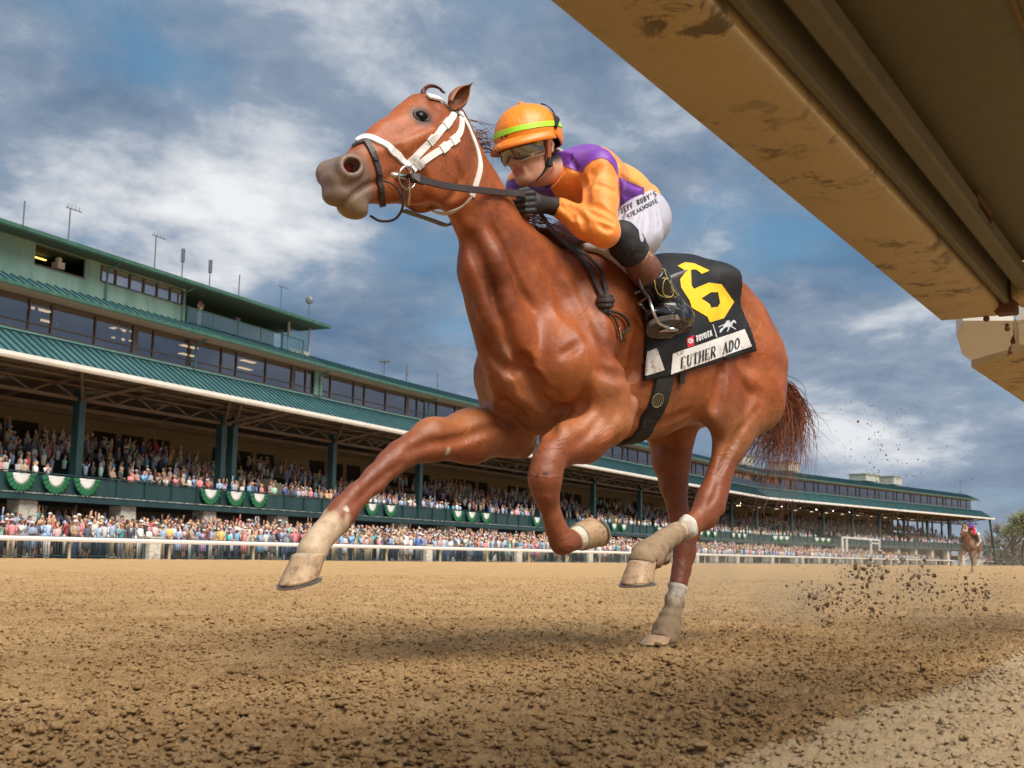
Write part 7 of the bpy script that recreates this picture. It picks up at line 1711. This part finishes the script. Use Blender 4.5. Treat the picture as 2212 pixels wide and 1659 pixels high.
m = MB(); slabq(m, [ap(x, y, ZB) for x, y in ((2196, 700), (2200, 748), (2290, 730), (2290, 690))], .14); m.build('end_box', mat('pale_grey_plastic'), nx)
m = MB(); p = [ap(x, y, ZB + .02) for x, y in ((2098, 784), (2400, 990), (2600, 985), (2260, 735))]; slabq(m, p, .12, .005); m.build('beam', BEAM, nx)
for (x, y) in ((2176, 710), (2188, 738), (2183, 760)): m = MB(); q = ap(x, y, ZB - .01); m.ball(q, .008); m.tube([q, q + np.array([0, 0, .1])], .005, 6); m.build('bolt', RUST, nx)
# ---------------------------------------------------------------- dirt thrown up behind the horse
rr = random.Random(21); m = MB(); cl_ = [(1840, 1255, .5, 26), (1760, 1290, .3, 30), (1880, 1240, .6, 24), (1960, 1250, .7, 34), (1830, 1290, .5, 24), (2000, 1275, .9, 26), (1900, 1320, .5, 40), (2100, 1290, .8, 50), (1890, 1225, 1.2, 30), (1800, 1310, .4, 24)]
def clod(m, c, r):
    n = 6; o = []; q = [Vector((rr.gauss(0, 1), rr.gauss(0, 1), rr.gauss(0, 1))).normalized() for _ in range(3)]; M = Matrix((q[0], q[0].cross(q[1]).normalized(), q[0].cross(q[0].cross(q[1])).normalized()))
    k0 = len(m.v); m.ball(c, r * rr.uniform(.7, 1.3), r * rr.uniform(.6, 1.1), r * rr.uniform(.4, .8), seg=6, ring=5, M=M)
    for i in range(k0, len(m.v)): v = Vector(m.v[i]); m.v[i] = tuple(Vector(c) + (v - Vector(c)) * rr.uniform(.7, 1.3))
def pt(px, py, Y): r = ray(px, py); return CAM + r * (Y / r[1])
for x, y, sp3, n_ in cl_:
    for _ in range(n_ * 4):
        Y = rr.uniform(5.2, 9.0); c = pt(x + rr.gauss(0, 30), y + rr.gauss(0, 20), Y)
        if c[2] > .02: clod(m, c, rr.choice((.002, .003, .003, .004, .005, .007, .012)) * rr.uniform(.7, 1.1))
for _ in range(900):    # fine spray rising behind the quarters
    k = rr.random(); Y = rr.uniform(5.5, 10)
    if k < .5: x, y = rr.gauss(1900, 45), rr.uniform(860, 1230) ; 
    elif k < .75: x, y = rr.uniform(1530, 2120), rr.uniform(1020, 1200)
    else: x, y = rr.uniform(1700, 2200), rr.gauss(1235, 35)
    c = pt(x, y, Y)
    if c[2] > .02: clod(m, c, rr.choice((.0022, .003, .004, .005)) * rr.uniform(.7, 1.2))
tag(m.build('flying_dirt', mat('damp_dirt_clod', (.15, .088, .042), .95, var=.5, vscale=30), None), kind='stuff', label='clods and specks of dirt flying up behind the horse', cat='dirt')
# ---------------------------------------------------------------- the chasing horse far down the track: the same build copied with its own colours
def copy_tree(o, parent, mp, names):
    c = o.copy(); COL.objects.link(c); mpi = o.matrix_parent_inverse.copy(); c.parent = parent; c.matrix_parent_inverse = mpi
    if o.type == 'MESH' and o.data.materials:
        nm = o.data.materials[0].name
        if (o.name.split('.')[0], nm) in mp or nm in mp:
            c.material_slots[0].link = 'OBJECT'; c.material_slots[0].material = mp.get((o.name.split('.')[0], nm)) or mp[nm]
    for ch in names[o.name]: copy_tree(ch, c, mp, names)
    return c
kids = {o.name: [] for o in COL.objects}
for o in COL.objects:
    if o.parent: kids[o.parent.name].append(o)
rp_f = P(1430, 1300, 0); FX = pt(2104, 1218, 46.0); base = Matrix.Translation((FX[0], FX[1], 0.0)) @ Matrix.Rotation(R(8), 4, 'Z') @ Matrix.Translation((-H_O[0], -H_O[1], 0))
mpj = {'racing_silk': mat('far_red_silk', (.45, .03, .05), .6), 'helmet_cover': mat('far_navy_cap', (.03, .05, .12), .5), 'orange_peak': mat('far_navy_cap'), 'lime_elastic': mat('far_navy_cap'), 'horse_coat': mat('far_tan_coat', (.17, .075, .03), .6), 'woven_cloth': mat('far_pale_cloth', (.55, .60, .50), .8), 'yellow_cloth': mat('far_green_figure', (.06, .2, .1), .8)}
labs = {'racehorse': 'second chestnut horse galloping far behind, near the right end of the stand', 'bridle': 'pale bridle on the distant second horse', 'saddle_cloth': 'pale saddle cloth on the distant second horse', 'racing_saddle': 'small saddle under the distant second jockey', 'person': 'distant jockey in red silks and navy cap on the second horse', 'riding_whip': 'whip held by the distant second jockey'}
for o in (horse_root, br, scl, sa, jk, wp):
    c = copy_tree(o, None, mpj, kids); c.matrix_basis = base @ o.matrix_basis; c['label'] = labs[o.name.split('.')[0]]
    c['category'] = {'racehorse': 'horse', 'bridle': 'bridle', 'saddle_cloth': 'saddle cloth', 'racing_saddle': 'saddle', 'person': 'person', 'riding_whip': 'whip'}[o.name.split('.')[0]]
# ---------------------------------------------------------------- thin dust hanging over the track where the hooves have passed
def dust(name, c, r, den, lb):
    m = MB(); m.ball((0, 0, 0), *r, seg=24, ring=14); o = m.build(name, None, None, True); o.location = tuple(c); mt = bpy.data.materials.new('dust_' + str(den)); mt.use_nodes = True; t = NT(mt.node_tree); t.t.nodes.clear(); out = t.n('ShaderNodeOutputMaterial')
    tc = t.n('ShaderNodeTexCoord').outputs['Object']; v = t.vmath('DIVIDE', tc, tuple(r)); ln = t.n('ShaderNodeVectorMath', operation='LENGTH', inp={0: v}).outputs['Value']; f = t.ramp(ln, [(.0, 1), (.5, .45), (.95, 0)]); n = t.ramp(t.noise(tc, 3.0, 4, .6), [(.40, 0), (.65, 1)])
    vol = t.n('ShaderNodeVolumePrincipled', inp={'Color': (.80, .66, .48, 1), 'Density': t.math('MULTIPLY', t.math('MULTIPLY', f, n), den), 'Anisotropy': .2}); t.link(vol.outputs[0], out.inputs['Volume']); o.data.materials.append(mt); tag(o, lb, 'dust', kind='stuff')
q = pt(1790, 1265, 7.0); dust('dust', (q[0], q[1], .22), (1.7, 1.5, .42), 1.1, 'thin puff of pale dust drifting behind the planted hind hoof')
